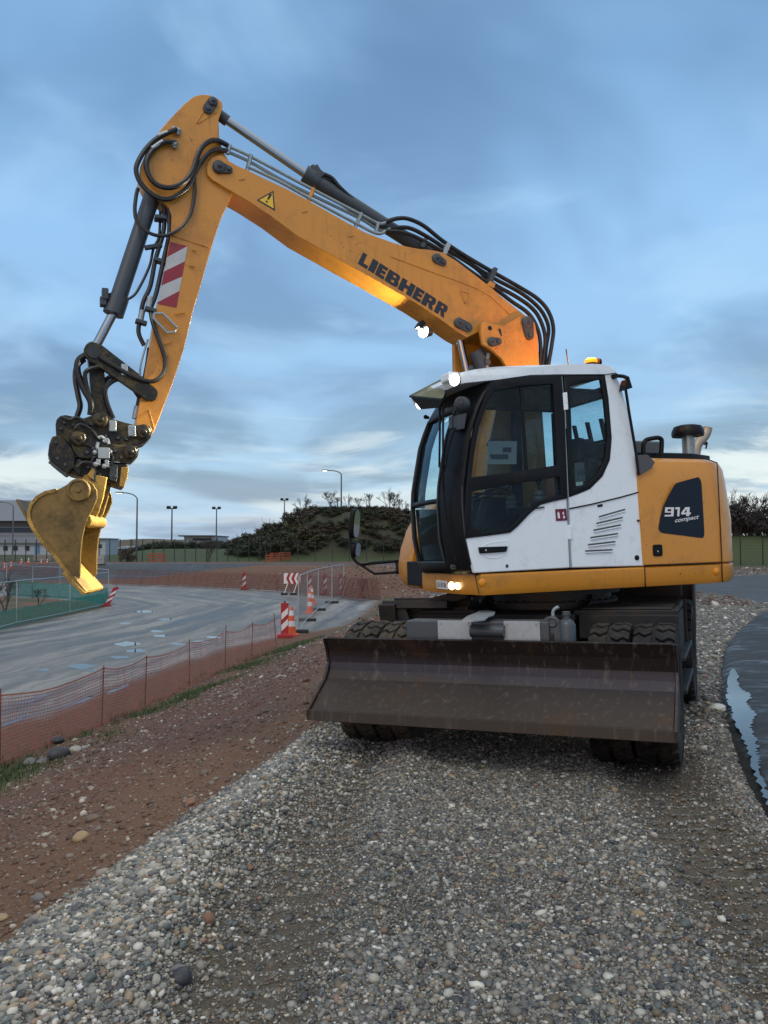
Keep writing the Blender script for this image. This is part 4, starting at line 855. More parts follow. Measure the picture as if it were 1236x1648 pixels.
# rear mirror bracket on the cab's back corner
b = MB(MS); b.tube(catmull([SD(990, 605, .03), S(1002, 605.5, 1.25), S(1011, 609, 1.3)], 4), .016); b.prism([S(px, py, 1.3) for px, py in [(1009, 611), (1013, 608), (1018, 624), (1006, 628)]], (0, -.08, 0)); b.tube([S(1007, 627, 1.27), S(1012, 661, 1.27), S(1023, 726, 1.27), S(1028, 765, 1.27)], .012); b.lathe(SD(990, 605.5, .03), (0, 1, 0), [(0, .02), (.02, .02), (.022, -.03)], 14); b.build('rear_camera_bracket', 'black_plastic', cab, 0)
# wiper and camera on the near pillar
b = MB(MS)
w0 = [SX(711, 628, 1.50), SX(708, 650, 1.56), SX(708, 690, 1.60), SX(707, 752, 1.62)]; w1 = [SX(717, 629, 1.50), SX(714, 650, 1.56), SX(713, 690, 1.60), SX(713, 752, 1.62)]
b.tube(w0, .009, 6); b.tube(w1, .009, 6); b.box(SX(712, 754, 1.62), .03, .05, .05); b.tube([SX(715, 640, 1.50), SX(707, 628, 1.50)], .014, 6)
b.tube([SX(714, 730, 1.63), SX(712, 757, 1.63), SX(714, 790, 1.62)], .012, 6); b.tube(catmull([SX(718, 752, 1.61), SX(722, 720, 1.58), SX(733, 688, 1.53)], 6), .009, 6)
b.tube(catmull([SX(714, 788, 1.62), SX(718, 830, 1.60), SX(727, 875, 1.585), SX(733, 900, 1.57)], 6), .005, 6); b.build('wiper', 'black_plastic', cab)
b = MB(MS); b.ell(S(744, 650, 1.19), .07, .05, .06); b.prism([S(px, py, 1.20) for px, py in [(737, 668), (752, 664), (748, 690), (737, 692)]], (0, -.08, 0)); b.cyl(S(741, 645, 1.24), S(741, 645, 1.14), .03); b.box(S(729, 680, 1.05), .05, .06, .10); b.lathe(S(733, 912, 1.05), (1, 0, 0), [(0, .04), (.018, .04), (.02, -.05)], 12); b.build_each('pillar_camera', 'pin_grey', cab, .006)
b = MB(MS); b.tube([S(690, 672, .24), S(684, 672, .24)], .014, 8); b.ell(S(685, 671, .24), .02, .02, .02); b.build('blind_hook', 'black_plastic', cab)
# ---- skirts, hood, counterweight
z0, z1 = 1.236, 1.405
def plan(off=0.0, z=0):
    P = [(1.452, .27), (1.475, .70), (1.472, 1.02), (1.455, 1.10), (1.415, 1.275), (-.90, 1.275), (-1.02, 1.262), (-1.12, 1.22), (-1.26, 1.11), (-1.42, .93), (-1.55, .72), (-1.66, .42), (-1.70, 0), (-1.66, -.42), (-1.55, -.72), (-1.42, -.93), (-1.26, -1.11), (-1.12, -1.22), (-1.0, -1.27), (.7, -1.275), (.75, -.75), (.75, .27)]
    c = np.array([0, 0.]); return [np.array([x - math.copysign(min(off, abs(x)), x), y - math.copysign(min(off, abs(y)), y), z]) for x, y in P]
def loft(levels, name, mats, parent, planf=plan, smooth=True, bevel=0):
    b = MB(MS); V = []; 
    for off, z in levels: V += planf(off, z)
    n = len(planf()); k = len(levels)
    F = [(l * n + i, l * n + (i + 1) % n, (l + 1) * n + (i + 1) % n, (l + 1) * n + i) for l in range(k - 1) for i in range(n)]
    b.add(V, F, 0, smooth); b.add(V[:n], [tuple(range(n))]); b.add(V[-n:], [tuple(range(n))]); return weld(b.build(name, mats, parent, bevel, sharp=32))
skirt = loft([(.06, z0 - .005), (.02, z0), (.0, z0 + .045), (0, z1 - .018), (.01, z1 - .006)], 'lower_skirt', 'hood_yellow', EX)
b = MB(MS)
for px, pt, pb in ((1037.5, 911, 944), (1161.5, 905, 937)): b.tube([S(px, pt, 1.276), S(px + 1, pb - 6, 1.276), S(px + 1.5, pb, 1.262)], .005, 6)
b.tube([S(764, 923.5, 1.277), S(768, 942, 1.277), S(771, 956, 1.258)], .004, 6); b.build_each('skirt_seam', 'seam_black', skirt)
def plan_h(off=0.0, z=0):
    P = [(-.11, 1.275), (-.90, 1.275), (-1.02, 1.262), (-1.12, 1.22), (-1.26, 1.11), (-1.42, .93), (-1.55, .72), (-1.66, .42), (-1.70, 0), (-1.66, -.42), (-1.55, -.72), (-1.42, -.93), (-1.26, -1.11), (-1.12, -1.22), (-1.0, -1.27), (.2, -1.275), (.2, -.5), (-.11, -.3)]
    t = max(0, (z - 1.7)) * .06; return [np.array([x - (math.copysign(min(off, abs(x)), x) if x < -.5 else 0), y - math.copysign(min(off, abs(y)), y), z]) for x, y in P]
hood = loft([(.012, z1 + .001), (0, z1 + .014), (0.0, 1.8), (.022, 2.10), (.036, 2.24), (.055, 2.295), (.095, 2.325), (.16, 2.335)], 'engine_hood', 'hood_yellow', EX, plan_h)
b = MB(MS); b.tube([S(1154, 744, 1.262), S(1157, 800, 1.268), S(1162, 905, 1.277)], .005, 6); b.tube([S(1038, 910, 1.277), S(1100, 908, 1.277), S(1162, 905.5, 1.277)], .005, 6); b.tube([S(1124, 734, 1.16), S(1154, 745, 1.255)], .005, 6); b.build_each('hood_seam', 'seam_black', hood)
b = MB(MS); gp = [S(px, py, 1.262) for px, py in [(1023.6, 733), (1041, 732), (1053, 744), (1047, 754), (1028, 765)]]; b.prism(gp, (0, .012, 0)); b.build('grey_corner_panel', 'grey_panel', hood, .004)
stk = [(1087, 778), (1100, 774), (1125, 767.3), (1129, 776), (1131, 810), (1134, 861), (1131, 866), (1100, 862), (1064, 857.5), (1059.5, 851), (1062, 835), (1067, 816), (1076, 797)]
HY = 1.2785
b = MB(MS); b.poly(roundpoly([S(px, py, HY) for px, py in stk], 1, .12)); b.build('model_sticker', 'decal_navy', hood)
o_ = toW(S(1069.3, 831.2, HY)); e1 = toW(S(1111, 830.5, HY)) - o_; e2 = toW(S(1070.3, 816.6, HY)) - o_
lettering('914', [(0, .34), (.38, .60), (.63, 1.0)], o_, e1, e2, yv * .002, 'model_number', 'decal_white', hood)
tv, tf = text_mesh('compact', 1.0, .25, .012); tv[:, 0] /= tv[:, 0].max(); o_ = toW(S(1085, 841, HY)); e1 = toW(S(1124.5, 834.5, HY)) - o_; e2 = (toW(S(1070.3, 816.6, HY)) - toW(S(1069.3, 831.2, HY))) * .66
b = MB(); b.add([o_ + yv * .002 + e1 * v[0] + e2 * v[1] for v in tv], tf); b.build('model_word', 'decal_white', hood)
b = MB(MS); b.prism(roundpoly([S(px, py, HY + .004) for px, py in [(1051, 876.5), (1066, 876), (1067, 895), (1052, 895.5)]], 2, .12), (0, -.012, 0)); lt = b.build('hood_latch', 'black_plastic', hood, .003)
b = MB(MS); b.lathe(S(1059, 887.5, HY + .006), (0, 1, 0), [(0, .004), (.007, .003), (.009, 0)], 12); b.build('lock', 'galvanised', hood)
for px, py in ((776.5, 937.5), (1153, 919.5)):
    b = MB(MS); c = S(px, py, 1.276); b.lathe(c, (0, 1, 0), [(0, .014), (.02, .012), (.03, .006), (.032, -.004)], 20); b.build('marker_light', 'amber_lens', skirt)
# number plate and headlights on the front of the skirt
pc = [SX(702, 933.5, 1.476), SX(719, 935, 1.476), SX(720.5, 949, 1.476), SX(703.5, 947, 1.476)]
for p in pc: p[0] = 1.478
b = MB(MS); b.prism(pc, (-.006, 0, 0)); plt = b.build('number_plate', 'decal_white', skirt, .002)
tv, tf = text_mesh('LR 8158', 1.0, 0, .01); tv = tv - tv.min(0); tv[:, 0] /= tv[:, 0].max(); tv[:, 1] /= tv[:, 1].max(); b = MB(MS)
b.add([pc[0] + np.array([.0025, 0, 0]) + (pc[1] - pc[0]) * (.10 + .80 * v[0]) + (pc[3] - pc[0]) * (.80 - .58 * v[1]) for v in tv], tf); b.build('plate_number', 'decal_black', skirt)
hl1 = SX(728, 942.5, 1.479); lamp(hl1, hl1 + np.array([1.5, .55, -.15]), .034, 10, 90, WARM, 'headlight', 'lamp_warm', skirt, .03); hl2 = SX(738, 942.8, 1.475); lamp(hl2, hl2 + np.array([1.5, .7, -.15]), .030, 0, 90, WARM, 'headlight', 'lamp_warm', skirt, .03)
# right front body of the upper structure
rb = [(.55, 2.14), (.72, 2.08), (.84, 1.95), (.93, 1.80), (1.0, 1.62), (1.035, 1.45), (1.03, 1.34), (.985, 1.235), (.90, 1.19), (.3, 1.19), (.3, 2.16)]
b = MB(MS); b.prism([(x, -1.275, z) for x, z in rb], (0, .34, 0)); rbo = b.build('right_body', 'hood_yellow', EX, .03, 3)
b = MB(MS); b.box((.5, -.33, 1.36), 1.2, 1.1, .24); b.box((.35, -.45, 1.7), .5, .5, .9); b.box((.1, -.62, 1.75), .7, .6, .7); b.build_each('machine_deck', 'black_plastic', EX, .01)
# hood top: dark deck, box, rail, intake and exhaust
b = MB(MS); b.prism([(x * .93, y * .9, 2.336) for x, y in [(-.13, 1.2), (-.95, 1.2), (-1.3, 1.05), (-1.62, .4), (-1.62, -1), (-.2, -1.1)]], (0, 0, .055)); dk = b.build('hood_deck', 'black_plastic', EX, .01)
b = MB(MS); b.box((-.42, .45, 2.44), .55, .9, .16); b.build('air_filter_box', 'grey_panel', dk, .02)
b = MB(MS)
for i in range(8): b.box((-.95 - .06 * i, .55 - .03 * i, 2.405), .03, .5, .035)
b.build_each('grille', 'black_plastic', dk)
b = MB(MS); b.tube(catmull([S(1035.5, 733, 1.12), S(1035.5, 717, 1.12), S(1038, 710, 1.12), S(1043, 707, 1.12), S(1057, 704.5, 1.12), S(1063, 706, 1.12), S(1065, 711, 1.12), S(1064, 733, 1.12)], 4), .02, 10); b.build('grab_rail', 'black_plastic', EX)
ic = S(1108, 722, .72); ztop = S(1108, 685, .72)[2]
b = MB(MS); b.lathe((ic[0], .72, 2.36), (0, 0, 1), [(.062, 0), (.058, .05), (.058, ztop - 2.36 - .08)], 28); ai = b.build('air_intake', 'pipe_steel', EX)
b = MB(MS); b.lathe((ic[0], .72, ztop - .085), (0, 0, 1), [(.05, 0), (.145, -.02), (.15, .0), (.146, .035), (.125, .075), (.08, .088), (0, .09)], 32); b.build('intake_cap', 'black_plastic', ai)
b = MB(MS); b.lathe((ic[0], .72, 2.375), (0, 0, 1), [(.09, 0), (.09, .035), (.06, .04)], 24); b.build('intake_collar', 'black_plastic', ai)
b = MB(MS); b.tube(catmull([S(1118, 735, .45), S(1122, 716, .45), S(1130, 706, .45), S(1136, 697, .45), S(1138, 689, .45)], 6), [.05] * 24 + [.052], 14, 0, False); b.build('exhaust_pipe', 'exhaust', EX)
b = MB(MS); b.tube(catmull([S(1136, 722, .5), S(1138, 712, .5), S(1134, 716, .5)], 5), .008); b.build('cable', 'black_plastic', EX)
# mirror on its arm, right front
mb_ = [S(637, 903, -1.35), S(602, 906, -1.5), S(579, 908, -1.62), S(567, 896, -1.66)]
b = MB(MS); b.tube(catmull(mb_, 5), .017, 8); b.tube([S(579, 908, -1.62), S(603, 923.5, -1.5), S(637, 921, -1.35)], .015, 8); b.tube([S(567, 897, -1.66), S(565, 880, -1.68), S(562, 845, -1.69), S(563, 838, -1.69)], .016, 8)
b.prism([S(px, py, -1.35) for px, py in [(636, 901), (647, 900), (648, 923), (637, 924)]], (0, .1, 0)); ma = b.build('mirror_arm', 'black_plastic', EX, 0)
def mirror(px, py, hw, hh, y):
    c = toW(S(px, py, y)); d = (EYEP - c); d[2] = 0; d /= np.linalg.norm(d); sd_ = np.array([-d[1], d[0], 0])
    face = MS @ np.array([-.72, .62, -.1]); face /= np.linalg.norm(face); u = np.cross([0, 0, 1.], face); u /= np.linalg.norm(u); w = np.cross(face, u)
    b = MB(); prof = []
    pts = [c + u * hw * math.copysign(abs(math.cos(t)) ** .6, math.cos(t)) + w * hh * math.copysign(abs(math.sin(t)) ** .75, math.sin(t)) for t in np.linspace(0, 2 * math.pi, 28, endpoint=False)]
    b.prism(pts, -face * .055); h = b.build('mirror', 'black_plastic', EX, .015, 3)
    b = MB(); b.poly([c + (p - c) * .90 + face * .003 for p in pts]); b.build('mirror_glass', 'mirror_glass', h)
mirror(574, 843, .10, .165, -1.66); mirror(576, 885, .085, .082, -1.66)
# ---- pipes, hoses, stick cylinder on the boom
def pipe(pts, r, name, mat, parent, n=8, sub=5):
    b = MB(MS); b.tube(catmull([S(*p) for p in pts], sub), r, n); return b.build(name, mat, parent)
for pts in ([(366, 235, .11), (404.6, 252.5, .11), (505, 306, .11), (582, 346, .11), (610, 360, .11), (622, 357, .11)],
            [(366, 244, .08), (403, 261, .08), (450, 288, .08), (499.5, 313, .08), (579, 351.5, .08), (612, 371, .08), (630, 367, .08)],
            [(398, 268, .13), (450, 292.4, .13), (499.5, 320, .13), (574, 360, .13), (607, 376, .13), (622, 371, .13)]): pipe(pts, .0145, 'hydraulic_pipe', 'pipe_steel', boom)
for px, py, qx, qy in ((404, 249, 396, 281), (505, 303, 495, 327), (582, 343, 570, 369), (609, 358, 604, 376), (370, 233, 366, 248)):
    b = MB(MS); b.tube([S(px, py, .12), S(qx, qy, .12)], .018, 6); b.build('pipe_clamp', 'pipe_steel' if px != 505 else 'yellow_paint', boom)
for px, py in ((392, 289), (493, 341), (568, 380)):
    b = MB(MS); b.box(S(px - 3, py - .5, BY), .05, .015, .008, MS.T @ MS @ _ry(R(22))); b.build('pipe_bracket', 'yellow_paint', boom)
b = MB(MS); a0, a1 = S(348, 168, 0), S(704, 418, 0); dd = a1 - a0
b.cyl(S(490, 279, 0), S(512, 293, 0), .078, None, 24); b.cyl(S(500, 286, 0), S(690, 408, 0), .066, None, 24); sc = b.build('stick_cylinder', 'cylinder_grey', EX)
b = MB(MS); b.cyl(S(352, 184.5, 0), S(492, 281, 0), .036, None, 20); b.build('piston_rod', 'chrome', sc)
b = MB(MS); b.cyl(S(346, 180, 0), S(366, 195, 0), .048, None, 16); b.build('rod_end', 'pin_grey', sc)
b = MB(MS); b.box(S(506, 276, .03), .09, .08, .07, _ry(R(35))); b.box(S(514, 282, .05), .07, .06, .05, _ry(R(35))); b.cyl(S(502, 266, .03), S(508, 276, .03), .02); b.build('port_block', 'pin_grey', sc, .005)
HB = [[(516, 278, .06), (534, 286, .06), (548, 302, .06), (575, 326, .04), (612, 352, .02), (650, 378, .02), (680, 392, .02), (720, 412, .03)],
      [(518, 284, .04), (540, 294, .04), (556, 312, .03), (590, 340, .0), (630, 368, .0), (655, 380, .0), (690, 398, .0), (712, 410, .0)],
      [(620, 357, .11), (640, 351.5, .10), (658, 352.5, .10), (682, 363.5, .08), (711.5, 387, .06), (746, 410, .06), (790, 436, .06), (836.7, 462.5, .06), (866, 481.5, .06), (883, 502, .06), (890.6, 528, .06), (887.7, 557, .06), (882, 592, .06), (878, 640, .06)],
      [(628, 368, .08), (656, 366.4, .08), (685, 379.5, .08), (723, 404, .05), (764, 430, .04), (793, 456, .03), (828, 476, .03), (854, 494, .03), (869, 514, .03), (877.5, 545.5, .03), (873, 592, .03), (872, 640, .03)],
      [(620, 372, .13), (648, 374, .12), (676.5, 385, .12), (717, 408, .1), (758, 437, .1), (791, 460, .1), (822, 484, .1), (851, 505, .1), (866, 532, .1), (870, 560, .1), (868, 592, .1), (866, 640, .1)],
      [(715, 396, -.02), (750, 420, -.02), (795, 448, -.02), (836, 470, -.02), (862, 490, -.02), (876, 508, -.02), (883, 530, -.02), (879, 560, -.02), (877, 592, -.02), (874, 640, -.02)]]
for h in HB: pipe(h, .020 if len(h) > 8 else .0165, 'hydraulic_hose', 'hose_rubber', boom)
pipe([(648, 372, .05), (662, 378, .05), (672, 392, .05), (682, 398, .05), (690, 394, .05)], .012, 'hydraulic_hose', 'hose_rubber', boom)
for px, py, qx, qy in ((724, 391, 716, 409), (799, 431, 788, 460), (686, 384, 680, 398)):
    b = MB(MS); b.prism([S(px - 3, py - 2, .13), S(px + 3, py + 1, .13), S(qx + 3, qy + 1, .13), S(qx - 3, qy - 2, .13)], (0, -.18, 0)); b.build('hose_clamp', 'pin_grey' if px != 724 else 'galvanised', boom, .005)
b = MB(MS); b.prism([S(*p, .15) for p in [(784, 458), (789, 452), (798, 456), (795, 464)]], (0, -.3, 0)); b.build('hose_bracket', 'yellow_paint', boom, .004)
# work lamp under the boom
l3 = S(684, 529, .05); b = MB(MS); b.box(S(676, 524, .05), .05, .12, .07, _ry(R(-35))); b.build('lamp_holder', 'black_plastic', boom, .01)
lamp(tuple(S(687, 534, .04)), tuple(S(330, 490, .04)), .045, 380, 140, WARM, 'work_light', 'lamp_white', EX, .05, .35, .03)
lamp(tuple(S(680, 536, .0)), tuple(S(170, 850, .10)), .045, 1900, 30, WARM, 'work_light', 'lamp_white', EX, .05, .5, .03)
# ---- hoses on the stick
HS = [[(284, 208, .15), (272, 213, .16), (254, 222, .15), (238, 236, .14), (224.4, 256, .14), (219, 274.4, .14), (226.4, 295, .14), (246, 313.6, .15), (266.7, 321, .16), (287, 313.6, .16), (304, 299, .16), (316, 274.4, .17), (328.6, 254, .17), (345, 241.4, .16), (366, 243, .12)],
      [(284, 230, .15), (265, 229, .16), (248, 239, .16), (235.7, 260, .16), (240, 282.7, .16), (254, 298, .16), (275, 302, .17), (295.6, 293, .18), (310, 274.4, .18), (320, 245.5, .18), (332.7, 230, .17), (349, 226, .15), (366, 234, .12)],
      [(330, 252, .16), (316, 272, .155), (313, 290, .15), (313.5, 307.5, .15), (308, 340.5, .15), (295.6, 363, .15), (277, 375.6, .15), (258.4, 379.7, .14), (237.8, 373.5, .13), (221, 357, .12), (217, 338, .11), (219, 315.7, .10), (222, 303, .10)]]
for h, r in zip(HS, (.020, .0215, .0155)): pipe(h, r, 'hydraulic_hose', 'hose_rubber', stick)
pipe([(263, 324, .06), (265, 350, .06), (262, 378, .06), (250, 419, .06), (242, 460, .06), (231, 485, .06), (226, 510, .06), (223, 535, .06), (232, 556, .06)], .018, 'hydraulic_hose', 'hose_rubber', stick)
pipe([(272, 336, .09), (272, 377, .09), (263, 419, .09), (252, 470, .09), (243, 495, .09), (243, 505, .10), (247, 523, .13), (259, 556, .15), (265.6, 579.8, .16), (263.4, 599.4, .17), (250, 612.5, .18), (233, 612.5, .19), (211, 604, .19), (185, 590, .19), (160, 575, .19)], .018, 'hydraulic_hose', 'hose_rubber', stick)
pipe([(258, 340, .03), (256, 380, .03), (247, 400, .03), (240, 430, .03), (220, 470, .03), (205, 482, .03)], .011, 'hydraulic_hose', 'hose_rubber', stick)
pipe([(240, 560, .04), (236, 590, .04), (230, 620, .04), (224, 640, .04), (219, 665, .04)], .016, 'hydraulic_hose', 'hose_rubber', stick)
pipe([(238, 546, .08), (231, 570, .08), (226, 590, .08), (225, 606, .08)], .008, 'hydraulic_pipe', 'pipe_steel', stick)
b = MB(MS); b.cyl(S(221, 654, .05), S(217, 674, .05), .024, None, 12); b.cyl(S(242, 478, .09), S(239, 496, .09), .024, None, 12); b.cyl(S(229, 500, .06), S(226, 516, .06), .024, None, 12); b.cyl(S(276, 207, .15), S(288, 210, .14), .022, None, 10); b.cyl(S(288, 208, .15), S(287, 216, .13), .02, None, 10); b.cyl(S(274, 229, .15), S(284, 232, .15), .022, None, 10); b.cyl(S(283, 228, .15), S(281, 238, .13), .02, None, 10); b.cyl(S(254, 219, .15), S(270, 213, .16), .02, None, 10); b.cyl(S(245, 240, .16), S(262, 228, .16), .022, None, 10); b.build_each('hose_fitting', 'galvanised', stick)
b = MB(MS); b.box(S(227, 519, .06), .09, .07, .03, _ry(R(-12))); b.box(S(242, 499, .09), .09, .07, .03, _ry(R(-12))); b.box(S(258, 421, .06), .10, .08, .03, _ry(R(-12))); b.box(S(258, 352, .05), .09, .1, .03); b.box(S(247, 397, .05), .14, .05, .03, _ry(R(15))); b.build_each('hose_clamp', 'pin_grey', stick, .004)
b = MB(MS); P = [S(px, py, .15) for px, py in [(248, 504), (262, 504.5), (285, 527), (282, 534), (269, 535.5), (247, 512)]]; b.tube(P + [P[0]], .011, 6); b.build('guard_bracket', 'galvanised', stick)
for pts, r in (([(150, 566, .1), (139, 571, .12), (127, 580, .12), (124.8, 597, .12), (134.6, 625.6, .12), (146, 647.5, .12), (145.5, 668, .1)], .026),
               ([(136, 578, -.05), (124, 590, -.05), (121.5, 610, -.05), (126, 636.5, -.05), (129, 654, -.05), (124, 670, -.05)], .022),
               ([(160, 590, .16), (145, 594, .16), (137, 602, .15), (140, 625, .13), (147, 650, .12), (152, 668, .1)], .018),
               ([(225, 640, .1), (212, 622, .12), (196, 611, .12), (182.6, 612.5, .12), (169.5, 625.6, .12), (171.7, 647.5, .1), (182, 674, .08)], .021),
               ([(222, 628, -.1), (200, 610, -.1), (178, 606, -.1), (164, 622, -.1), (164, 650, -.1), (172, 674, -.1)], .018)):
    pipe(pts, r, 'coupler_hose', 'hose_rubber', EX)
# ---- undercarriage (own frame: x forward to the blade)
def ub(name, mats, parent=EX, bevel=.01, seg=2, **k): return k['b'].build(name, mats, parent, bevel, seg)
b = MB(MU)
b.box((.35, 0, .78), 3.0, .78, .42); b.box((.35, 0, 1.0), 1.5, .9, .06); b.box((1.62, 0, .55), .28, 1.2, .26); b.box((-.92, 0, .55), .3, 1.2, .3); b.box((1.98, 0, .80), .20, .96, .36)
ch = b.build('chassis', 'chassis_paint', EX, .015)
b = MB(MU); b.lathe((0, 0, 1.0), (0, 0, 1), [(.66, 0), (.66, .09), (.60, .095), (.60, .15), (.68, .155), (.68, .235), (.3, .24)], 56)
for k in range(40):
    th = 2 * math.pi * k / 40; b.cyl((.63 * math.cos(th), .63 * math.sin(th), 1.09), (.63 * math.cos(th), .63 * math.sin(th), 1.108), .014, None, 8)
b.build('slew_ring', 'dark_steel', EX)
# side platforms with steps between the wheels, deck plates over the tyres
for s_ in (-1, 1):
    b = MB(MU); pf = []
    b.box((.35, s_ * .83, 1.03), 1.28, .80, .05)
    for k in range(9): b.box((-.2 + .14 * k, s_ * .84, 1.062), .04, .72, .016)
    b.box((1.0, s_ * .86, .92), .04, .78, .20); b.box((-.30, s_ * .86, .92), .04, .78, .20)
    b.box((.35, s_ * 1.05, .78), .95, .36, .42)
    b.box((.94, s_ * 1.235, .78), .05, .04, .55); b.box((-.24, s_ * 1.235, .78), .05, .04, .55)
    for zs in (.40, .66): b.box((.35, s_ * 1.22, zs), 1.2, .14, .04)
    b.build('step_platform', 'chassis_paint', ch, .008)
b = MB(MU)   # boot-scraper plates seen over the far tyres
b.box((1.05, -.95, 1.10), .18, .62, .07, _ry(R(-8))); b.box((.80, -.90, 1.10), .04, .75, .10); b.box((1.14, -1.20, 1.02), .05, .16, .20, _ry(R(14))); b.build_each('mud_plate', 'chassis_paint', ch, .006)
for xp, th_, pp in ((1.12, .05, [(627, 977), (650, 971), (660, 1001), (639, 1003)]), (1.02, .22, [(648, 973), (738, 951), (753, 953), (752, 963), (664, 986)]), (.98, .04, [(664, 984), (752, 975), (760, 1004), (672, 1004)])):
    P = [U(px, py, xp) for px, py in pp]; b = MB(MU); b.prism(P, (-th_, 0, 0)); b.build('mud_plate', 'chassis_paint', ch, .006)
b = MB(MU); P = roundpoly([UZ(px, py, 1.09) for px, py in [(742, 1001), (752, 993), (765, 988), (772, 984), (785, 983), (797, 986), (795, 991), (786, 994), (780, 999), (762, 1001)]], 0); b.prism(P, (0, 0, .008)); b.build('pale_patch', 'galvanised', ch)  # thin pale patch lying on the deck
lugp = [(.2, 1.05), (.2, 1.10), (.42, 1.12), (.50, 1.18), (.57, 1.20), (.64, 1.17), (.68, 1.11), (.95, 1.07), (1.02, 1.05)]
for y_ in (.46, -.50):
    b = MB(MU); b.prism([(x - .25, y_, z) for x, z in lugp], (0, .035, 0)); b.lathe((.32, y_ + .036, 1.155), (0, 1, 0), [(0, .001), (.026, .001)], 14, 1); b.build('lifting_lug', ['chassis_paint', 'decal_grey'], ch)
# cover boxes and blade cylinder above the blade
b = MB(MU); b.box((2.00, -.10, .985), .20, 1.10, .15); bx = b.build('blade_mount', 'cylinder_grey', EX, .012)
P = [UZ(px, 1004, 1.05) for px in (705, 756, 810, 868)]
for i in (0, 2):
    a, c = U(705 + 0 if i == 0 else 811, 1006, 2.105), U(759 if i == 0 else 869, 1007, 2.105); b = MB(MU)
    b.prism([np.array([2.112, a[1], .90]), np.array([2.112, c[1], .90]), np.array([2.112, c[1], 1.065]), np.array([2.112, a[1], 1.065])], (-.006, 0, 0))
    for y_ in (a[1] + .025, c[1] - .025): b.lathe((2.112, y_, 1.045), (1, 0, 0), [(0, .008), (.008, .008), (.010, 0)], 8)
    b.build('cover_plate', 'galvanised', bx)
b = MB(MU); a, c = U(758, 1018, 2.13), U(812, 1018, 2.13); b.cyl((2.13, a[1], .99), (2.13, c[1], .99), .045); b.build('blade_cylinder', 'cylinder_grey', bx)
b = MB(MU); a = U(890, 1008, 2.05); b.prism([(2.02, a[1] + dy, z) for dy, z in [(-.14, .90), (-.12, 1.03), (-.04, 1.09), (.01, 1.10), (.05, 1.06), (.06, .90)]], (.05, 0, 0)); b.lathe((2.075, a[1] - .0, 1.055), (1, 0, 0), [(0, 0), (.022, 0), (.03, .008), (.04, 0)], 16)
b.build('cylinder_lug', 'cylinder_grey', bx, .006)
b = MB(MU); a = U(912, 1010, 2.02); b.lathe((2.02, a[1], .86), (0, 0, 1), [(.065, 0), (.065, .17), (.05, .20), (.025, .215), (.025, .235), (.03, .24), (.03, .265), (0, .27)], 16); b.build('grease_canister', 'cylinder_grey', bx)
b = MB(MU); b.tube(catmull([(2.03, a[1] - .09, 1.05), (2.03, a[1] - .09, 1.13), (2.03, a[1] - .05, 1.16)], 4), .012); b.build('hose_fitting', 'galvanised', bx)
# blade
BP = [(2.205, .925), (2.160, .825), (2.138, .735), (2.150, .675), (2.195, .615), (2.475, .425)]
def bladef():
    b = MB(MU); P = [np.array([x, 0, z]) for x, z in BP]; n = len(P); V = []
    for i, p in enumerate(P):
        t = P[min(i + 1, n - 1)] - P[max(i - 1, 0)]; t /= np.linalg.norm(t); nn = np.array([-t[2], 0, t[0]]) * -.022
        if nn[0] > 0: nn = -nn
        for y_ in (-1.283, 1.283):
            V += [np.array([p[0], y_, p[2]]), np.array([p[0] + nn[0], y_, p[2] + nn[2]])]
    F = []
    for i in range(n - 1): F += [(4 * i, 4 * i + 2, 4 * i + 6, 4 * i + 4), (4 * i + 1, 4 * i + 5, 4 * i + 7, 4 * i + 3), (4 * i, 4 * i + 4, 4 * i + 5, 4 * i + 1), (4 * i + 2, 4 * i + 3, 4 * i + 7, 4 * i + 6)]
    F += [(0, 1, 3, 2), (4 * n - 4, 4 * n - 2, 4 * n - 1, 4 * n - 3)]
    b.add(V, F, 0, False); return b.build('dozer_blade', 'blade_steel', EX, 0, sharp=8)
bl = bladef()
b = MB(MU); b.prism([(2.479, -1.29, .428), (2.497, -1.29, .425), (2.505, -1.29, .352), (2.485, -1.29, .350)], (0, 2.58, 0)); b.prism([(2.484, -1.28, .351), (2.485, -1.28, .37), (2.18, -1.28, .40), (2.18, -1.28, .385)], (0, 2.56, 0)); b.build_each('cutting_edge', 'blade_steel', bl, .003)
for s_ in (-1, 1):
    b = MB(MU); b.prism([(x + .035 if i > 2 else x + .012, s_ * 1.288, z) for i, (x, z) in enumerate(BP)] + [(2.50, s_ * 1.288, .35), (2.30, s_ * 1.288, .36), (2.10, s_ * 1.288, .50), (2.09, s_ * 1.288, .80), (2.17, s_ * 1.288, .925)], (0, s_ * .02, 0)); b.build('end_plate', 'blade_steel', bl, .003)
b = MB(MU); b.box((2.07, 0, .62), .05, 2.3, .42)
for y_ in (-.35, .35): b.box((1.82, y_, .60), .48, .10, .16)
b.build_each('push_frame', 'chassis_paint', bl, .01)
# rear support blade
b = MB(MU); b.prism([(-1.62, 1.27, 1.16), (-1.98, 1.27, 1.19), (-2.02, 1.27, 1.12), (-1.90, 1.27, .82), (-1.72, 1.27, .55), (-1.60, 1.27, .55)], (0, -.03, 0)); b.prism([(-1.62, -1.27, 1.16), (-1.98, -1.27, 1.19), (-2.02, -1.27, 1.12), (-1.90, -1.27, .82), (-1.72, -1.27, .55), (-1.60, -1.27, .55)], (0, .03, 0)); b.box((-1.80, 0, .85), .04, 2.48, .55); b.box((-1.55, .85, 1.08), .32, .6, .14); b.build('rear_blade', 'chassis_paint', EX, .008)
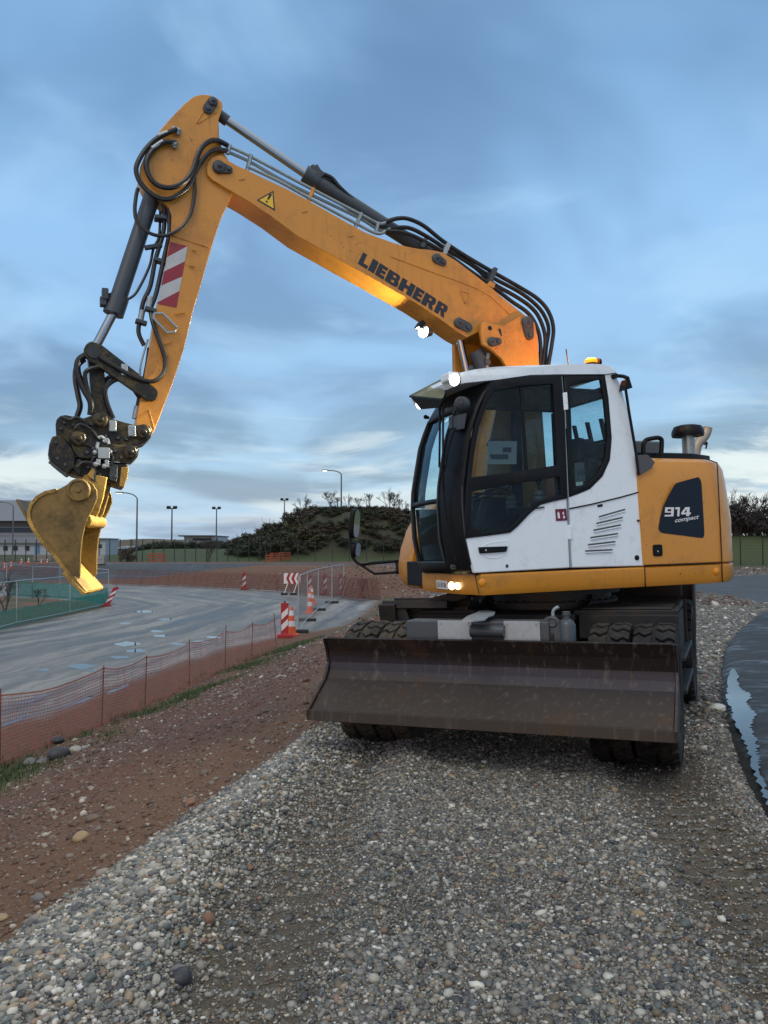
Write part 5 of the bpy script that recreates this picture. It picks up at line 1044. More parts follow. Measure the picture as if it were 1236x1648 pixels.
# twin tyres
def make_wheel(x, y, mud):
    rb_ = MB(MU); c = np.array([x, y, .505])
    sgn = 1 if y > 0 else -1
    rb_.lathe(c, (0, sgn, 0), [(0, .02), (.10, .03), (.16, .01), (.20, -.02), (.27, -.01), (.285, .09), (.30, .10), (.295, .06), (.28, -.12)], 28)
    for k in range(10): th = k * math.pi / 5; rb_.cyl(c + np.array([.14 * math.cos(th), sgn * .01, .14 * math.sin(th)]), c + np.array([.14 * math.cos(th), sgn * .045, .14 * math.sin(th)]), .014, None, 6)
    rim = rb_.build('wheel', 'dark_steel', EX)
    t = MB(MU); t.lathe(c, (0, 1, 0), [(.285, -.10), (.33, -.132), (.40, -.142), (.455, -.138), (.478, -.118), (.484, -.05), (.486, 0), (.484, .05), (.478, .118), (.455, .138), (.40, .142), (.33, .132), (.285, .10)], 60)
    nL = 26
    for k in range(nL):
        for sd_ in (-1, 1):
            th0 = 2 * math.pi * (k + (.5 if sd_ > 0 else 0)) / nL; pts = []
            prof = [(.015, .02), (.06, -.05), (.10, .02), (.140, .0)]
            w_ = .085
            top_, bot_ = [], []
            for (yy_, dth) in prof: 
                for e_, lst in ((-w_, top_), (w_, bot_)):
                    a_ = th0 + dth + e_; rr = .507 if yy_ < .12 else .492; lst.append((rr * math.cos(a_), sd_ * yy_, rr * math.sin(a_)))
            V = [c + np.array(p) for p in top_ + bot_]; inn = [c + np.array([(p - c)[0] * .93, (p - c)[1], (p - c)[2] * .93]) for p in V]; V = V + inn
            F = []
            for q in range(3): F.append((q, q + 1, 5 + q, 4 + q)); F.append((q, 8 + q, 9 + q, q + 1)); F.append((4 + q, 5 + q, 13 + q, 12 + q))
            F += [(0, 4, 12, 8), (3, 11, 15, 7)]
            t.add(V, F)
    t.build('tyre', 'muddy_tyre' if mud else 'tyre_rubber', rim, 0, sharp=30)
for x in (1.618, -.925):
    for y in (1.135, .825, -.825, -1.135): make_wheel(x, y, y < 0)
# ------------------------------------------------------------------ site furniture
def net_green_mat():
    m = bpy.data.materials.new('net_green'); m.use_nodes = True; nt = m.node_tree; nt.nodes.clear(); L = nt.links.new
    o = N(nt, 'ShaderNodeOutputMaterial'); t = N(nt, 'ShaderNodeBsdfTransparent'); d = N(nt, 'ShaderNodeBsdfDiffuse'); r = N(nt, 'ShaderNodeBsdfTranslucent'); g = N(nt, 'ShaderNodeNewGeometry'); n = noise(nt, g.outputs['Position'], 2.2, 5, .6)
    c = mix(nt, n, (.012, .17, .13), (.04, .34, .27)); L(c, d.inputs[0]); L(c, r.inputs[0])
    a = N(nt, 'ShaderNodeMixShader'); a.inputs[0].default_value = .45; L(d.outputs[0], a.inputs[1]); L(r.outputs[0], a.inputs[2]); b = N(nt, 'ShaderNodeMixShader'); b.inputs[0].default_value = .68; L(t.outputs[0], b.inputs[1]); L(a.outputs[0], b.inputs[2]); L(b.outputs[0], o.inputs[0]); MATS['net_green'] = m
pm('sign_white', (.72, .70, .70), .45, 0, .06, 6, (.2, .18, .15), .1, 6); pm('sign_red', (.36, .025, .03), .45, 0, .1, 6); pm('cone_orange', (.75, .12, .035), .5, 0, .08, 6); pm('barrier_orange', (.30, .065, .03), .7, 0, .2, 3, (.1, .06, .04), .3, 3); pm('rubber_foot', (.02, .02, .02), .7, 0, .2, 8, MUD, .2, 6)
pm('net_orange', (.62, .17, .12), .7, 0, .2, 2, (.12, .07, .05), .3, 2); pm('net_red', (.115, .030, .022), .8, 0, .35, 1.5, (.09, .05, .04), .4, 1.5); pm('rebar', (.16, .07, .05), .8, 0, .3, 9); net_green_mat(); pm('fence_green', (.012, .022, .018), .6, 0, .2, 4); pm('wire', (.20, .21, .22), .5, .6, .1, 8)
pm('stone_dark', (.035, .037, .045), .55, 0, .3, 9, None, 0, 1, .3, 18); pm('stone_grey', (.15, .145, .135), .65, 0, .25, 7, None, 0, 1, .3, 18); pm('stone_tan', (.30, .215, .12), .65, 0, .25, 7, None, 0, 1, .3, 18); pm('stone_brown', (.19, .10, .06), .65, 0, .25, 7, None, 0, 1, .3, 18); pm('stone_pale', (.34, .32, .28), .65, 0, .2, 7, None, 0, 1, .3, 18)
pm('concrete', (.30, .29, .28), .8, 0, .15, 5, (.12, .11, .1), .2, 3, .2, 20); pm('lamp_pole', (.12, .135, .15), .5, .5, .1, 5)
def baliseq(pt, h, w, face_az, label, group=None, lean=0., slope=1):
    """flat upright beacon panel, red with slanting white stripes, on a rubber foot"""
    t = thing('striped_beacon_panel', label, 'traffic beacon', pt, group); p = np.asarray(pt, float)
    n = np.array([math.sin(face_az), -math.cos(face_az), 0]); u = np.array([n[1], -n[0], 0]) * -1; up = np.array([0, math.sin(lean) * 0, 1.]) + u * math.tan(lean); up /= np.linalg.norm(up)
    b = MB(); o = p + up * .10 - u * w / 2
    b.prism([o, o + u * w, o + u * w + up * h, o + up * h], -n * .05); pn = b.build('panel', 'sign_red', t, .006)
    b = MB()
    for s0 in (.10, .46):
        for sgn in (1,):
            q = [(.08, s0 + (0 if slope > 0 else .20)), (.92, s0 + (.20 if slope > 0 else 0)), (.92, s0 + (.40 if slope > 0 else .20)), (.08, s0 + (.20 if slope > 0 else .40))]
            b.poly([o + n * .003 + u * (w * a) + up * (h * c) for a, c in q])
    b.build('white_stripe', 'sign_white', pn)
    b = MB(); b.box(p + np.array([0, 0, .06]), .50, .40, .12, np.stack([u, n, [0, 0, 1.]], 1)); b.box(p + np.array([0, 0, .13]), .2, .14, .06, np.stack([u, n, [0, 0, 1.]], 1)); b.build('foot', 'rubber_foot' if h < 1.0 else 'sign_red', t, .02)
    b = MB(); b.tube([o + u * w / 2 - n * .025 + up * h, o + u * w / 2 - n * .025 + up * (h + .06)], .03, 8); b.build('top_handle', 'rubber_foot', t)
    return t
def gp(px, py, z=None, it=12):
    """where the line of sight meets the ground"""
    if z is not None: return G(px, py, z)
    d = ray(px, py); t0, t1 = 1.0, 400.0
    ts = np.geomspace(1.2, 300, 1500); P = EYEP + ts[:, None] * d; zz_ = terrain(P[:, 0], P[:, 1]); k = np.argmax(P[:, 2] < zz_)
    return P[k]
p = gp(458, 1026); baliseq((p[0], p[1], p[2]), 1.05, .26, R(8), 'tall red and white striped beacon panel at the end of the orange mesh fence')
for i, (px, py, az, h, lab) in enumerate([(393, 949, 5, 1.1, 'striped beacon panel standing alone before the red netting across the road'), (523, 963, 35, 1.1, 'striped beacon panel half hidden behind the standing traffic cone'),
                                       (538, 961, 45, 1.1, 'middle striped beacon panel behind the wire fence panels'), (551, 960, 60, 1.1, 'narrowest striped beacon panel, at the far end of the wire fence panels')][:1] + [
                                       (498.5, 958, 50, 1.15, 'striped beacon panel right behind the far traffic cone, seen edge on'), (523.5, 957, 40, 1.15, 'striped beacon panel between two wire fence posts, left of the netting roll'), (548, 957, 62, 1.15, 'narrow striped beacon panel next to the dense red netting')]):
    p = gp(px, py); baliseq(p, h, .30, R(az), lab, 'striped beacon panels by the red netting')
p = gp(170, 976); baliseq(p, 1.0, .28, R(20), 'striped beacon panel leaning over at the corner of the green netted fence', None, R(28))
def cone(pt, h, label, group='traffic cones'):
    t = thing('traffic_cone', label, 'traffic cone', pt, group); p = np.asarray(pt, float); b = MB(); k = h / .75
    b.box(p + np.array([0, 0, .02 * k]), .36 * k, .36 * k, .04 * k); b.build('base', 'cone_orange', t, .01)
    for nm, z0_, z1_ in (('cone_body', .04, .24), ('white_band', .24, .38), ('cone_body', .38, .52), ('white_band', .52, .65), ('cone_body', .65, .75)):
        r0 = .14 - .105 * (z0_ / .75); r1 = .14 - .105 * (z1_ / .75); b = MB(); b.tube([p + np.array([0, 0, z0_ * k]), p + np.array([0, 0, z1_ * k])], [r0 * k, r1 * k], 16); b.build(nm, 'sign_white' if nm == 'white_band' else 'cone_orange', t)
    return t
p = gp(469, 1022.5); cone(p, .98, 'orange and white cone touching the tall striped beacon panel')
p = gp(498, 987); cone(p, 1.05, 'orange and white cone standing inside the row of wire fence panels')
p = gp(502, 972); cone(p, .95, 'white banded cone half hidden behind another cone near the wire panels')
for px, py, lab in ((34.5, 910, 'left cone of the pair near the hall, on the far road edge'), (46, 909, 'right cone of the pair near the hall, on the far road edge'), (7.5, 917, 'leftmost cone at the top of the red bank'), (18, 915, 'second cone from the left edge, on the red bank'), (66.5, 908, 'small far cone left of the bucket'), (76, 907.5, 'small far cone almost behind the bucket')):
    p = gp(px, py); cone(p, .5 if px > 60 else .68, lab, 'cones along the far road')
# chevron board
p = gp(470, 957.5); t = thing('chevron_board', 'red and white chevron board on two slanting legs before the netting', 'road sign', p); w_, h_ = 1.05, .66
u = np.array([1., .12, 0]); u /= np.linalg.norm(u); n = np.array([u[1], -u[0], 0]); o = p + np.array([0, 0, .72]) - u * w_ / 2; up = np.array([0, 0, 1.])
b = MB(); b.prism([o, o + u * w_, o + u * w_ + up * h_, o + up * h_], -n * .03); bd = b.build('board', 'sign_white', t)
b = MB()
for k in range(3):
    x0 = .14 + .31 * k; q = [(x0, .5), (x0 + .14, 1), (x0 + .30, 1), (x0 + .16, .5), (x0 + .30, 0), (x0 + .14, 0)]
    q = [(min(a, .99), c) for a, c in q]; b.poly([o + n * .004 + u * w_ * a + up * h_ * c for a, c in q])
b.build('red_chevron', 'sign_red', bd)
for s_ in (.25, .8):
    b = MB(); b.tube([o + u * w_ * s_ + up * .02 - n * .04, p + u * w_ * (s_ - .72) + n * .15 + up * .1], .025, 6); b.build('leg', 'sign_white', t)
    b = MB(); b.box(p + u * w_ * (s_ - .72) + n * .15 + up * .07, .4, .3, .14); b.build('foot', 'rubber_foot', t, .02)
# wire site-fence panels
def ribbons(b, A, B, H0, H1, nx, nz, r, sag=None, mat=0):
    """mesh of thin bars between the two posts A, B (ground points)"""
    A, B = np.asarray(A, float), np.asarray(B, float); up = np.array([0, 0, 1.]); d = B - A; L_ = np.linalg.norm(d); d = d / L_; n = np.cross(d, up)
    def bar_(p, q):
        t = q - p; t = t / np.linalg.norm(t); a = np.cross(t, n) ; a /= np.linalg.norm(a); o = [p + a * r, p - a * r * .5 + n * r, p - a * r * .5 - n * r]; e = [x + (q - p) for x in o]
        b.add(o + e, [(0, 1, 4, 3), (1, 2, 5, 4), (2, 0, 3, 5)], mat)
    for i in range(nx + 1):
        p = A + d * L_ * i / nx; bar_(p + up * H0, p + up * H1)
    for j in range(nz + 1):
        z = H0 + (H1 - H0) * j / nz; bar_(A + up * z, B + up * z)
def wire_panel(A, B, H, label, foot=True, group='wire site fence panels', net=None, fine=(34, 14)):
    A, B = np.asarray(A, float), np.asarray(B, float); t = thing('wire_fence_panel', label, 'fence panel', A, group); up = np.array([0, 0, 1.])
    b = MB(); b.tube([A + up * .12, A + up * H, B + up * H, B + up * .12, A + up * .12], .022, 8, 0, False); b.build('tube_frame', 'galvanised', t)
    b = MB(); ribbons(b, A, B, .12, H, fine[0], fine[1], .0022); b.build('wire_mesh', 'wire', t)
    if foot:
        b = MB(); d = (B - A) / np.linalg.norm(B - A); n = np.array([-d[1], d[0], 0]); b.box(A + up * .06, .72, .24, .13, np.stack([n, d, up], 1)); b.build('foot', 'rubber_foot', t, .03)
    if net:
        b = MB(); k = 24; V = []
        d = B - A; n = np.array([-d[1], d[0], 0]) / np.linalg.norm(d)
        for i in range(k + 1):
            q = A + d * i / k
            for z, o in ((.0, .02 + .03 * rnd.random()), (net * .5, .03 * rnd.random()), (net * (1 - .1 * rnd.random()), .02 * rnd.random())): V.append(q + up * z + n * o)
        b.add(V, [(3 * i + j, 3 * i + 3 + j, 3 * i + 4 + j, 3 * i + 1 + j) for i in range(k) for j in (0, 1)], 0, True); b.build('green_netting', 'net_green', t)
    return t
F_ = [gp(480, 1019), gp(494.6, 1000), gp(512, 983), gp(534, 971), gp(553, 961)]
labs = ['nearest tall wire panel by the striped beacon, white rail and black foot', 'second wire panel from the beacon, beside the standing cone', 'third wire panel along the grey concrete strip', 'farthest wire panel, ending at the dense red netting']
for i in range(4): wire_panel(F_[i], F_[i + 1], 2.0, labs[i])
GF = [(-10, 1040), (26, 1007), (112, 989), (174, 974.5)]; GP = [gp(-60, 1030)] + [gp(*q) for q in GF[1:]]
labs = ['leftmost green netted wire panel running out of the picture', 'green netted wire panel between the two near posts below the bucket', 'green netted wire panel ending at the leaning striped beacon']
for i in range(3): wire_panel(GP[i], GP[i + 1], 1.72, labs[i], False, 'green netted wire panels', .72, (26, 12))
BK2 = [gp(174, 974.5), gp(142, 966), gp(96, 963), gp(52, 961), gp(10, 960)]
for i in range(4): wire_panel(BK2[i], BK2[i + 1], 1.85, 'green netted wire panel behind the planted island, %s' % ('meeting the leaning beacon', 'second from the leaning beacon', 'third from the leaning beacon', 'at the left picture edge')[i], False, 'green netted wire panels behind the island', .95, (20, 10))
# orange mesh fence along the embankment
posts = [(-60, 1270), (0, 1232), (163, 1168), (233, 1140), (305, 1105), (362, 1078), (405, 1062), (446, 1046)]
PP = [gp(*q) for q in posts]; t = thing('orange_mesh_fence', 'orange plastic mesh fence on thin rusty posts beside the wet road', 'mesh fence', PP[2]); up = np.array([0, 0, 1.])
for i, q in enumerate(PP[1:]):
    b = MB(); ln = -.10 if i == 6 else rnd.uniform(-.03, .03); b.tube([q - up * .2, q + up * (1.02 + rnd.uniform(-.04, .08)) + np.array([ln, 0, 0])], .011, 6); b.build('post', 'rebar', t)
for i in range(len(PP) - 1):
    b = MB(); A, B = PP[i], PP[i + 1]; L_ = np.linalg.norm(B - A); nx = int(L_ / .055); nz = 17; d = (B - A) / L_; n = np.cross(d, up)
    def pt(u, w): return A + (B - A) * u + up * (.02 + .93 * w - .10 * math.sin(math.pi * u) * (w ** 1.5) + .012 * math.sin(u * 37 + i)) + n * (.03 * math.sin(u * 9 + w * 4 + i) + .015 * math.sin(u * 31))
    sg = max(6, nx // 8); hw = .0048
    for j in range(nz + 1):
        V = []
        for k in range(sg + 1): c = pt(k / sg, j / nz); V += [c - up * hw * (2.2 if j in (0, nz) else 1), c + up * hw * (2.2 if j in (0, nz) else 1)]
        b.add(V, [(2 * k, 2 * k + 2, 2 * k + 3, 2 * k + 1) for k in range(sg)])
    for k in range(nx + 1):
        V = []
        for j in range(6): c = pt(k / nx, j / 5); V += [c - d * hw * .8, c + d * hw * .8]
        b.add(V, [(2 * j, 2 * j + 1, 2 * j + 3, 2 * j + 2) for j in range(5)])
    b.build('mesh_netting', 'net_orange', t)
# red netting along the far bank
def far_net(pts, H, lean, label, dens=1.0):
    Q = [gp(*q) for q in pts]; t = thing('red_netting_fence', label, 'netting', Q[0], 'red netting along the far bank')
    b = MB()
    for i in range(len(Q) - 1):
        A, B = Q[i], Q[i + 1]; L_ = np.linalg.norm(B - A); d = (B - A) / L_; n = np.array([-d[1], d[0], 0]); n = n if n[1] > 0 else -n
        nx = int(L_ / .16 * dens); nz = int(9 * dens); hw = .013
        def pt(u, w): return A + (B - A) * u + np.array([0, 0, 1.]) * (.02 + H * w * (1 - .12 * math.sin(u * 5 * math.pi) ** 2)) + n * (lean * w + .06 * math.sin(u * 23 + i))
        for j in range(nz + 1):
            V = []
            for k in range(13): c = pt(k / 12, j / nz); V += [c - np.array([0, 0, hw]), c + np.array([0, 0, hw])]
            b.add(V, [(2 * k, 2 * k + 2, 2 * k + 3, 2 * k + 1) for k in range(12)])
        for k in range(nx + 1): c0_, c1_ = pt(k / nx, 0), pt(k / nx, 1); b.add([c0_ - d * hw, c0_ + d * hw, c1_ + d * hw, c1_ - d * hw], [(0, 1, 2, 3)])
    b.build('netting', 'net_red', t)
    for q in Q:
        b = MB(); b.tube([q, q + np.array([0, lean * .9, H + .1])], .015, 6); b.build('post', 'rebar', t)
far_net([(181, 941.5), (225, 943), (270, 944.5), (312, 946)], 1.25, .5, 'red netting on the far bank between the bucket and the single striped beacon')
far_net([(312, 946), (360, 949), (400, 951), (445, 953), (476, 956)], 1.2, .5, 'red netting on the far bank behind the chevron board')
far_net([(476, 956), (515, 959), (550, 963), (581, 967), (612, 965)], 1.25, .45, 'dense red netting at the right end of the far bank', 1.7)
far_net([(0, 921), (40, 926), (90, 930)], 1.2, .5, 'red netting on the far bank left of the bucket')
# far orange barriers and concrete blocks
def barrier(pt, w, h, label):
    t = thing('orange_barrier', label, 'barrier', pt, 'orange site barriers'); p = np.asarray(pt, float)
    b = MB(); b.tube([p + np.array([-w / 2, 0, 0]), p + np.array([-w / 2, 0, h]), p + np.array([w / 2, 0, h]), p + np.array([w / 2, 0, 0])], .05, 6); b.build('frame', 'barrier_orange', t)
    b = MB()
    for k in range(3): b.box(p + np.array([0, 0, h * (.22 + .28 * k)]), w, .04, .12)
    b.build_each('rail', 'barrier_orange', t)
for px, py, w, lab in ((252, 905, 1.7, 'orange barrier alone on the grass edge left of the lamp post'), (446, 904, 1.3, 'orange barrier group, left one by the fence'), (433, 905, .6, 'narrow orange barrier left of the group'), (458, 903, 1.2, 'orange barrier group, right one by the fence')): barrier(gp(px, py), w, .85, lab)
for px, py, w, h, lab in ((69.5, 903, 1.9, .7, 'pale concrete block on the grass left of the bucket'), (161, 908, .9, .8, 'concrete block stack right of the bucket shell')):
    p = gp(px, py); b = MB(); b.box(p + np.array([0, 0, h * .27]), w, .6, h * .52); b.box(p + np.array([.03, 0, h * .77]), w * .96, .58, h * .44); tag(b.build('concrete_block', 'concrete', None, .03, 2, p), lab, 'concrete block', 'far concrete blocks')
# ------------------------------------------------------------------ lamps and masts
def lamp_post(px, pb, ptop, hx, Y, label, arm=1):
    p = GY(px, pb, Y); p[2] = gz(p[0], p[1]); H = GY(px, ptop, Y)[2] - p[2]; t = thing('street_lamp', label, 'street lamp', p, 'tall street lamps'); e = GY(hx, ptop, Y)
    b = MB(); r = .11; ax = e[0] - p[0]
    P = [p, p + np.array([0, 0, H * .9])] + [p + np.array([ax * (1 - math.cos(a)) * .95, 0, H * .9 + (H * .10) * math.sin(a)]) for a in np.linspace(.25, math.pi / 2, 6)]
    b.tube(P, [r] + [.075] + [.06] * 6, 8); b.build('pole', 'lamp_pole', t)
    b = MB(); b.ell(P[-1] + np.array([math.copysign(.35, ax), 0, .02]), .5, .2, .09, None, 0, 10, 6); b.build('lamp_head', 'lamp_pole', t, 0)
    return t, P[-1] + np.array([math.copysign(.4, ax), 0, -.06])
t, e = lamp_post(549, 899, 757, 527, 98, 'tall curved street lamp in front of the scrub mound'); b = MB(); b.box(e, .5, .2, .04); b.build('lamp_glass', 'lamp_white', t)
t, e = lamp_post(219.5, 906, 793, 197, 84, 'curved street lamp just right of the bucket'); b = MB(); b.box(e, .5, .2, .04); b.build('lamp_glass', 'lamp_warm', t)
lamp_post(20, 893, 808, 1, 105, 'curved street lamp in front of the grey hall')
def mast(px, pb, ptop, Y, label):
    p = GY(px, pb, Y); p[2] = gz(p[0], p[1]); H = GY(px, ptop, Y)[2] - p[2]; t = thing('floodlight_mast', label, 'floodlight mast', p, 'slim floodlight masts')
    b = MB(); b.tube([p, p + np.array([0, 0, H])], [.13, .08], 8); b.build('pole', 'lamp_pole', t)
    b = MB(); b.box(p + np.array([0, 0, H]), 1.2, .2, .12); b.box(p + np.array([-.42, -.1, H + .15]), .5, .4, .3, _rx(R(25))); b.box(p + np.array([.42, -.1, H + .15]), .5, .4, .3, _rx(R(25))); b.build('floodlight', 'fence_green', t, .03)
mast(276, 893, 818.5, 105, 'slim floodlight mast right of the bucket, nearest to the curved lamp'); mast(348, 880, 819, 125, 'slim floodlight mast over the low far building'); mast(457.5, 880, 805, 135, 'slim floodlight mast rising behind the scrub mound')
# green boundary fence
def fence(pts, n, H, label, Y0):
    Q = [GY(px, 905, Y0) for px in pts]; A, B = Q; A[2] = gz(A[0], A[1]); B[2] = gz(B[0], B[1]); t = thing('boundary_fence', label, 'fence', A, 'green boundary fence'); up = np.array([0, 0, 1.])
    for i in range(n + 1):
        q = A + (B - A) * i / n; q[2] = gz(q[0], q[1]); b = MB(); b.box(q + up * H / 2, .07, .07, H); b.build('post', 'fence_green', t)
    b = MB(); ribbons(b, A, B, .05, H - .05, int(n * 12), 9, .0055); b.build('wire_mesh', 'fence_green', t)
fence((-60, 210), 16, 2.3, 'dark green wire fence before the grey hall', 83); fence((212, 452), 14, 2.3, 'dark green wire fence in front of the meadow', 82.5); fence((452, 700), 9, 2.3, 'dark green wire fence at the foot of the scrub mound', 82); fence((1120, 1300), 5, 2.3, 'dark wire fence on the grass at the right edge', 62)
# ------------------------------------------------------------------ buildings
pm('hall_wall', (.20, .215, .235), .8, 0, .12, .6); pm('hall_roof', (.17, .18, .20), .55, .1, .2, .25); pm('hall_white', (.40, .45, .50), .7, 0, .08, .5); pm('hall_dark', (.05, .055, .065), .6, 0, .15, 1); pm('hall_glass', (.03, .045, .06), .6, 0, .1, 1, None, 0, 1, 0, 1, 0, .1, .2); pm('blue_door', (.10, .22, .40), .6)
def bpart(name, mat, parent, boxes, bevel=0):
    b = MB()
    for x0, x1, y0, y1, z0_, z1_ in boxes: b.box(((x0 + x1) / 2, (y0 + y1) / 2, (z0_ + z1_) / 2), x1 - x0, y1 - y0, z1_ - z0_)
    return b.build(name, mat, parent, bevel)
Yh = 112; X = lambda px, Y=Yh: GY(px, 880, Y)[0]; Z = lambda py, Y=Yh: GY(600, py, Y)[2]
xl, xr = X(-140), X(112); g0 = gz(X(50), Yh)
t = thing('industrial_hall', 'long grey industrial hall with sloping roof behind the bucket', 'industrial hall', (X(50), Yh, g0))
w = bpart('lower_wall', 'hall_white', t, [(xl, xr, Yh, Yh + 11, g0 - .3, Z(872))]); bpart('upper_wall', 'hall_wall', t, [(xl, xr - 1, Yh + 5, Yh + 12, Z(872) - .4, Z(836))])
b = MB(); b.prism([(xl, Yh - .4, Z(873)), (xl, Yh + 5.2, Z(860)), (xl, Yh + 5.2, Z(861.5)), (xl, Yh - .4, Z(874.5))], (xr - xl, 0, 0)); b.build('lean_to_roof', 'hall_roof', t)
b = MB(); zt_ = GY(50, 805, Yh + 12)[2]; b.prism([(xl - 1, Yh + 4.2, Z(836.5)), (xl - 1, Yh + 12, zt_), (xl - 1, Yh + 12.6, zt_ - .2), (xl - 1, Yh + 12.3, Z(836.5))], (xr - xl + 1, 0, 0)); b.build('roof', 'hall_roof', t)
bpart('window_strip', 'hall_glass', t, [(xl, xr - 2.5, Yh + 4.9, Yh + 5.1, Z(855.5), Z(848))]); bpart('eaves_band', 'hall_dark', t, [(xl, xr - .8, Yh + 4.88, Yh + 5.2, Z(846), Z(836.8))])
for px in (-60, -25, 9, 25, 44, 90, 125):
    f = bpart('window', 'hall_glass', w, [(X(px - 3.5), X(px + 3.5), Yh - .06, Yh + .1, Z(886), Z(878.5))])
bpart('door', 'blue_door', t, [(X(56), X(64), Yh - .05, Yh + .1, g0, Z(877))])
t = thing('site_cabin', 'small white site cabin with flat roof behind the bucket', 'cabin', (X(162, 108), 108, gz(X(162, 108), 108)))
bpart('wall', 'hall_white', t, [(X(150, 108), X(170, 108), 108, 113, gz(X(162, 108), 108) - .2, Z(868, 108))]); bpart('roof', 'hall_roof', t, [(X(149, 108), X(171, 108), 107.7, 113.3, Z(868, 108), Z(866, 108))]); bpart('window', 'hall_glass', t, [(X(158, 108), X(164, 108), 107.95, 108.1, Z(882, 108), Z(876, 108))])
Y2 = 240; t = thing('flat_roofed_building', 'low pale flat roofed building far beyond the meadow', 'building', (X(322, Y2), Y2, 1)); Zz = lambda py: GY(600, py, Y2)[2]
w = bpart('wall', 'hall_white', t, [(X(296, Y2), X(345, Y2), Y2, Y2 + 20, 0, Zz(863.5))]); bpart('roof', 'hall_dark', t, [(X(289, Y2), X(346, Y2), Y2 - 2, Y2 + 22, Zz(863.5), Zz(861.5))]); bpart('window', 'hall_glass', w, [(X(310, Y2), X(340, Y2), Y2 - .1, Y2 + .1, Zz(870), Zz(866.5))])
t = thing('low_shed', 'low shed with pale arched roof beyond the meadow', 'shed', (X(200, 150), 150, 0)); Z3 = lambda py: GY(600, py, 150)[2]
bpart('wall', 'hall_wall', t, [(X(189, 150), X(210, 150), 150, 158, -.2, Z3(883))]); b = MB(); b.prism([(X(188, 150) + (X(211, 150) - X(188, 150)) * k / 8, 149.6, Z3(883) + .5 * math.sin(math.pi * k / 8)) for k in range(9)], (0, 9, 0)); b.build('roof', 'hall_white', t)
# ------------------------------------------------------------------ plants
pm('leaf_dark', (.030, .042, .020), .7, 0, .35, .8); pm('leaf_olive', (.070, .072, .030), .7, 0, .35, .8); pm('leaf_brown', (.075, .058, .040), .8, 0, .35, .8); pm('twig', (.050, .043, .038), .85, 0, .2, 2); pm('grass_blade', (.050, .085, .022), .7, 0, .35, 3); pm('hedge_twig', (.028, .024, .022), .85, 0, .3, 1)
def leafcards(b, centers, size, n, mat=0):
    for c, r in centers:
        for _ in range(n):
            d = np.array([rnd.gauss(0, 1), rnd.gauss(0, 1), rnd.gauss(0, 1)]); d /= np.linalg.norm(d) + 1e-9; p = c + d * r * (rnd.random() ** .45)
            u = np.array([rnd.gauss(0, 1), rnd.gauss(0, 1), rnd.gauss(0, 1)]); u /= np.linalg.norm(u); v = np.cross(u, d); v /= np.linalg.norm(v) + 1e-9; s = size * rnd.uniform(.5, 1.4)
            b.add([p - u * s, p + v * s * .55, p + u * s, p - v * s * .5], [(0, 1, 2, 3)], mat)
def bush(name, label, mats, seed, h=2.4, w=1.8, n=90, leaf=.11, loc=(0, -300, 0), twig=14):
    rnd.seed(seed); t = thing(name, label, 'shrub', loc); L_ = np.asarray(loc, float)
    b = MB(); ce = []
    for k in range(11): a = rnd.uniform(0, 6.28); q = rnd.random() ** .6; ce.append((L_ + np.array([math.cos(a) * w * .62 * q, math.sin(a) * w * .62 * q, h * rnd.uniform(.18, .80)]), rnd.uniform(.28, .5) * w * .62))
    leafcards(b, ce, leaf, n); b.build('foliage', mats, t)
    b = MB()
    for k in range(twig):
        c, r = ce[k % 11]; tip = c + np.array([rnd.uniform(-.4, .4), rnd.uniform(-.4, .4), r + rnd.uniform(.1, .5)]); b.tube(catmull([L_ + np.array([rnd.uniform(-.2, .2), rnd.uniform(-.2, .2), -.2]), (L_ + tip) / 2 + np.array([rnd.uniform(-.2, .2), 0, 0]), tip], 2), [.028, .024, .02, .014, .008][:5], 4)
    b.build('stem', 'twig', t); return t
def bare(name, label, seed, H=4.0, loc=(0, -300, 0), spread=.5, mat='twig', lv=4, r0=.05):
    rnd.seed(seed); t = thing(name, label, 'bare tree', loc); tr, br_ = MB(), MB()
    def grow_(p, d, l, r, k):
        q = p + d * l; m = p + d * l * .5 + np.array([rnd.uniform(-.06, .06), rnd.uniform(-.06, .06), 0]) * l; (tr if k == lv else br_).tube([p, m, q], [r, r * .85, r * .68], 5 if k > 2 else 3, 0, False)
        if k == 0: return
        for _ in range(3 if k > 1 else 4):
            dd = d + np.array([rnd.gauss(0, spread), rnd.gauss(0, spread), rnd.uniform(0, .25)]); dd /= np.linalg.norm(dd); s_ = rnd.uniform(.55, 1.0); grow_(p + d * l * s_, dd, l * rnd.uniform(.55, .8), max(.011, r * .55), k - 1)
    for _ in range(3):
        d = np.array([rnd.gauss(0, .22), rnd.gauss(0, .22), 1.]); d /= np.linalg.norm(d); grow_(np.asarray(loc, float) + np.array([rnd.uniform(-.15, .15), rnd.uniform(-.15, .15), -.15]), d, H * .36, r0, lv)
    tr.build('trunk', mat, t); br_.build('crown', mat, t); return t
used = {}
def place(protos, kind, loc, rz, sc, label, group):
    r = protos[kind]
    if (id(protos), kind) not in used: used[(id(protos), kind)] = 1; r.location = tuple(float(q) for q in loc); r.rotation_euler = (0, 0, rz); r.scale = (sc,) * 3 if np.isscalar(sc) else sc; r['label'] = label; r['group'] = group; return r
    return dup(r, loc, rz, sc, label, group)
BU = [bush('scrub_bush', '-', 'leaf_dark', 11, n=130), bush('scrub_bush', '-', 'leaf_olive', 12, n=120), bush('scrub_bush', '-', 'leaf_brown', 13, n=110, twig=26), bush('scrub_bush', '-', 'leaf_dark', 14, 2.0, 2.2, 130)]
BT = [bare('bare_tree', '-', 21, 3.6, spread=.42), bare('bare_tree', '-', 22, 3.2, spread=.55), bare('bare_tree', '-', 23, 3.4, spread=.5)]
rnd.seed(5)
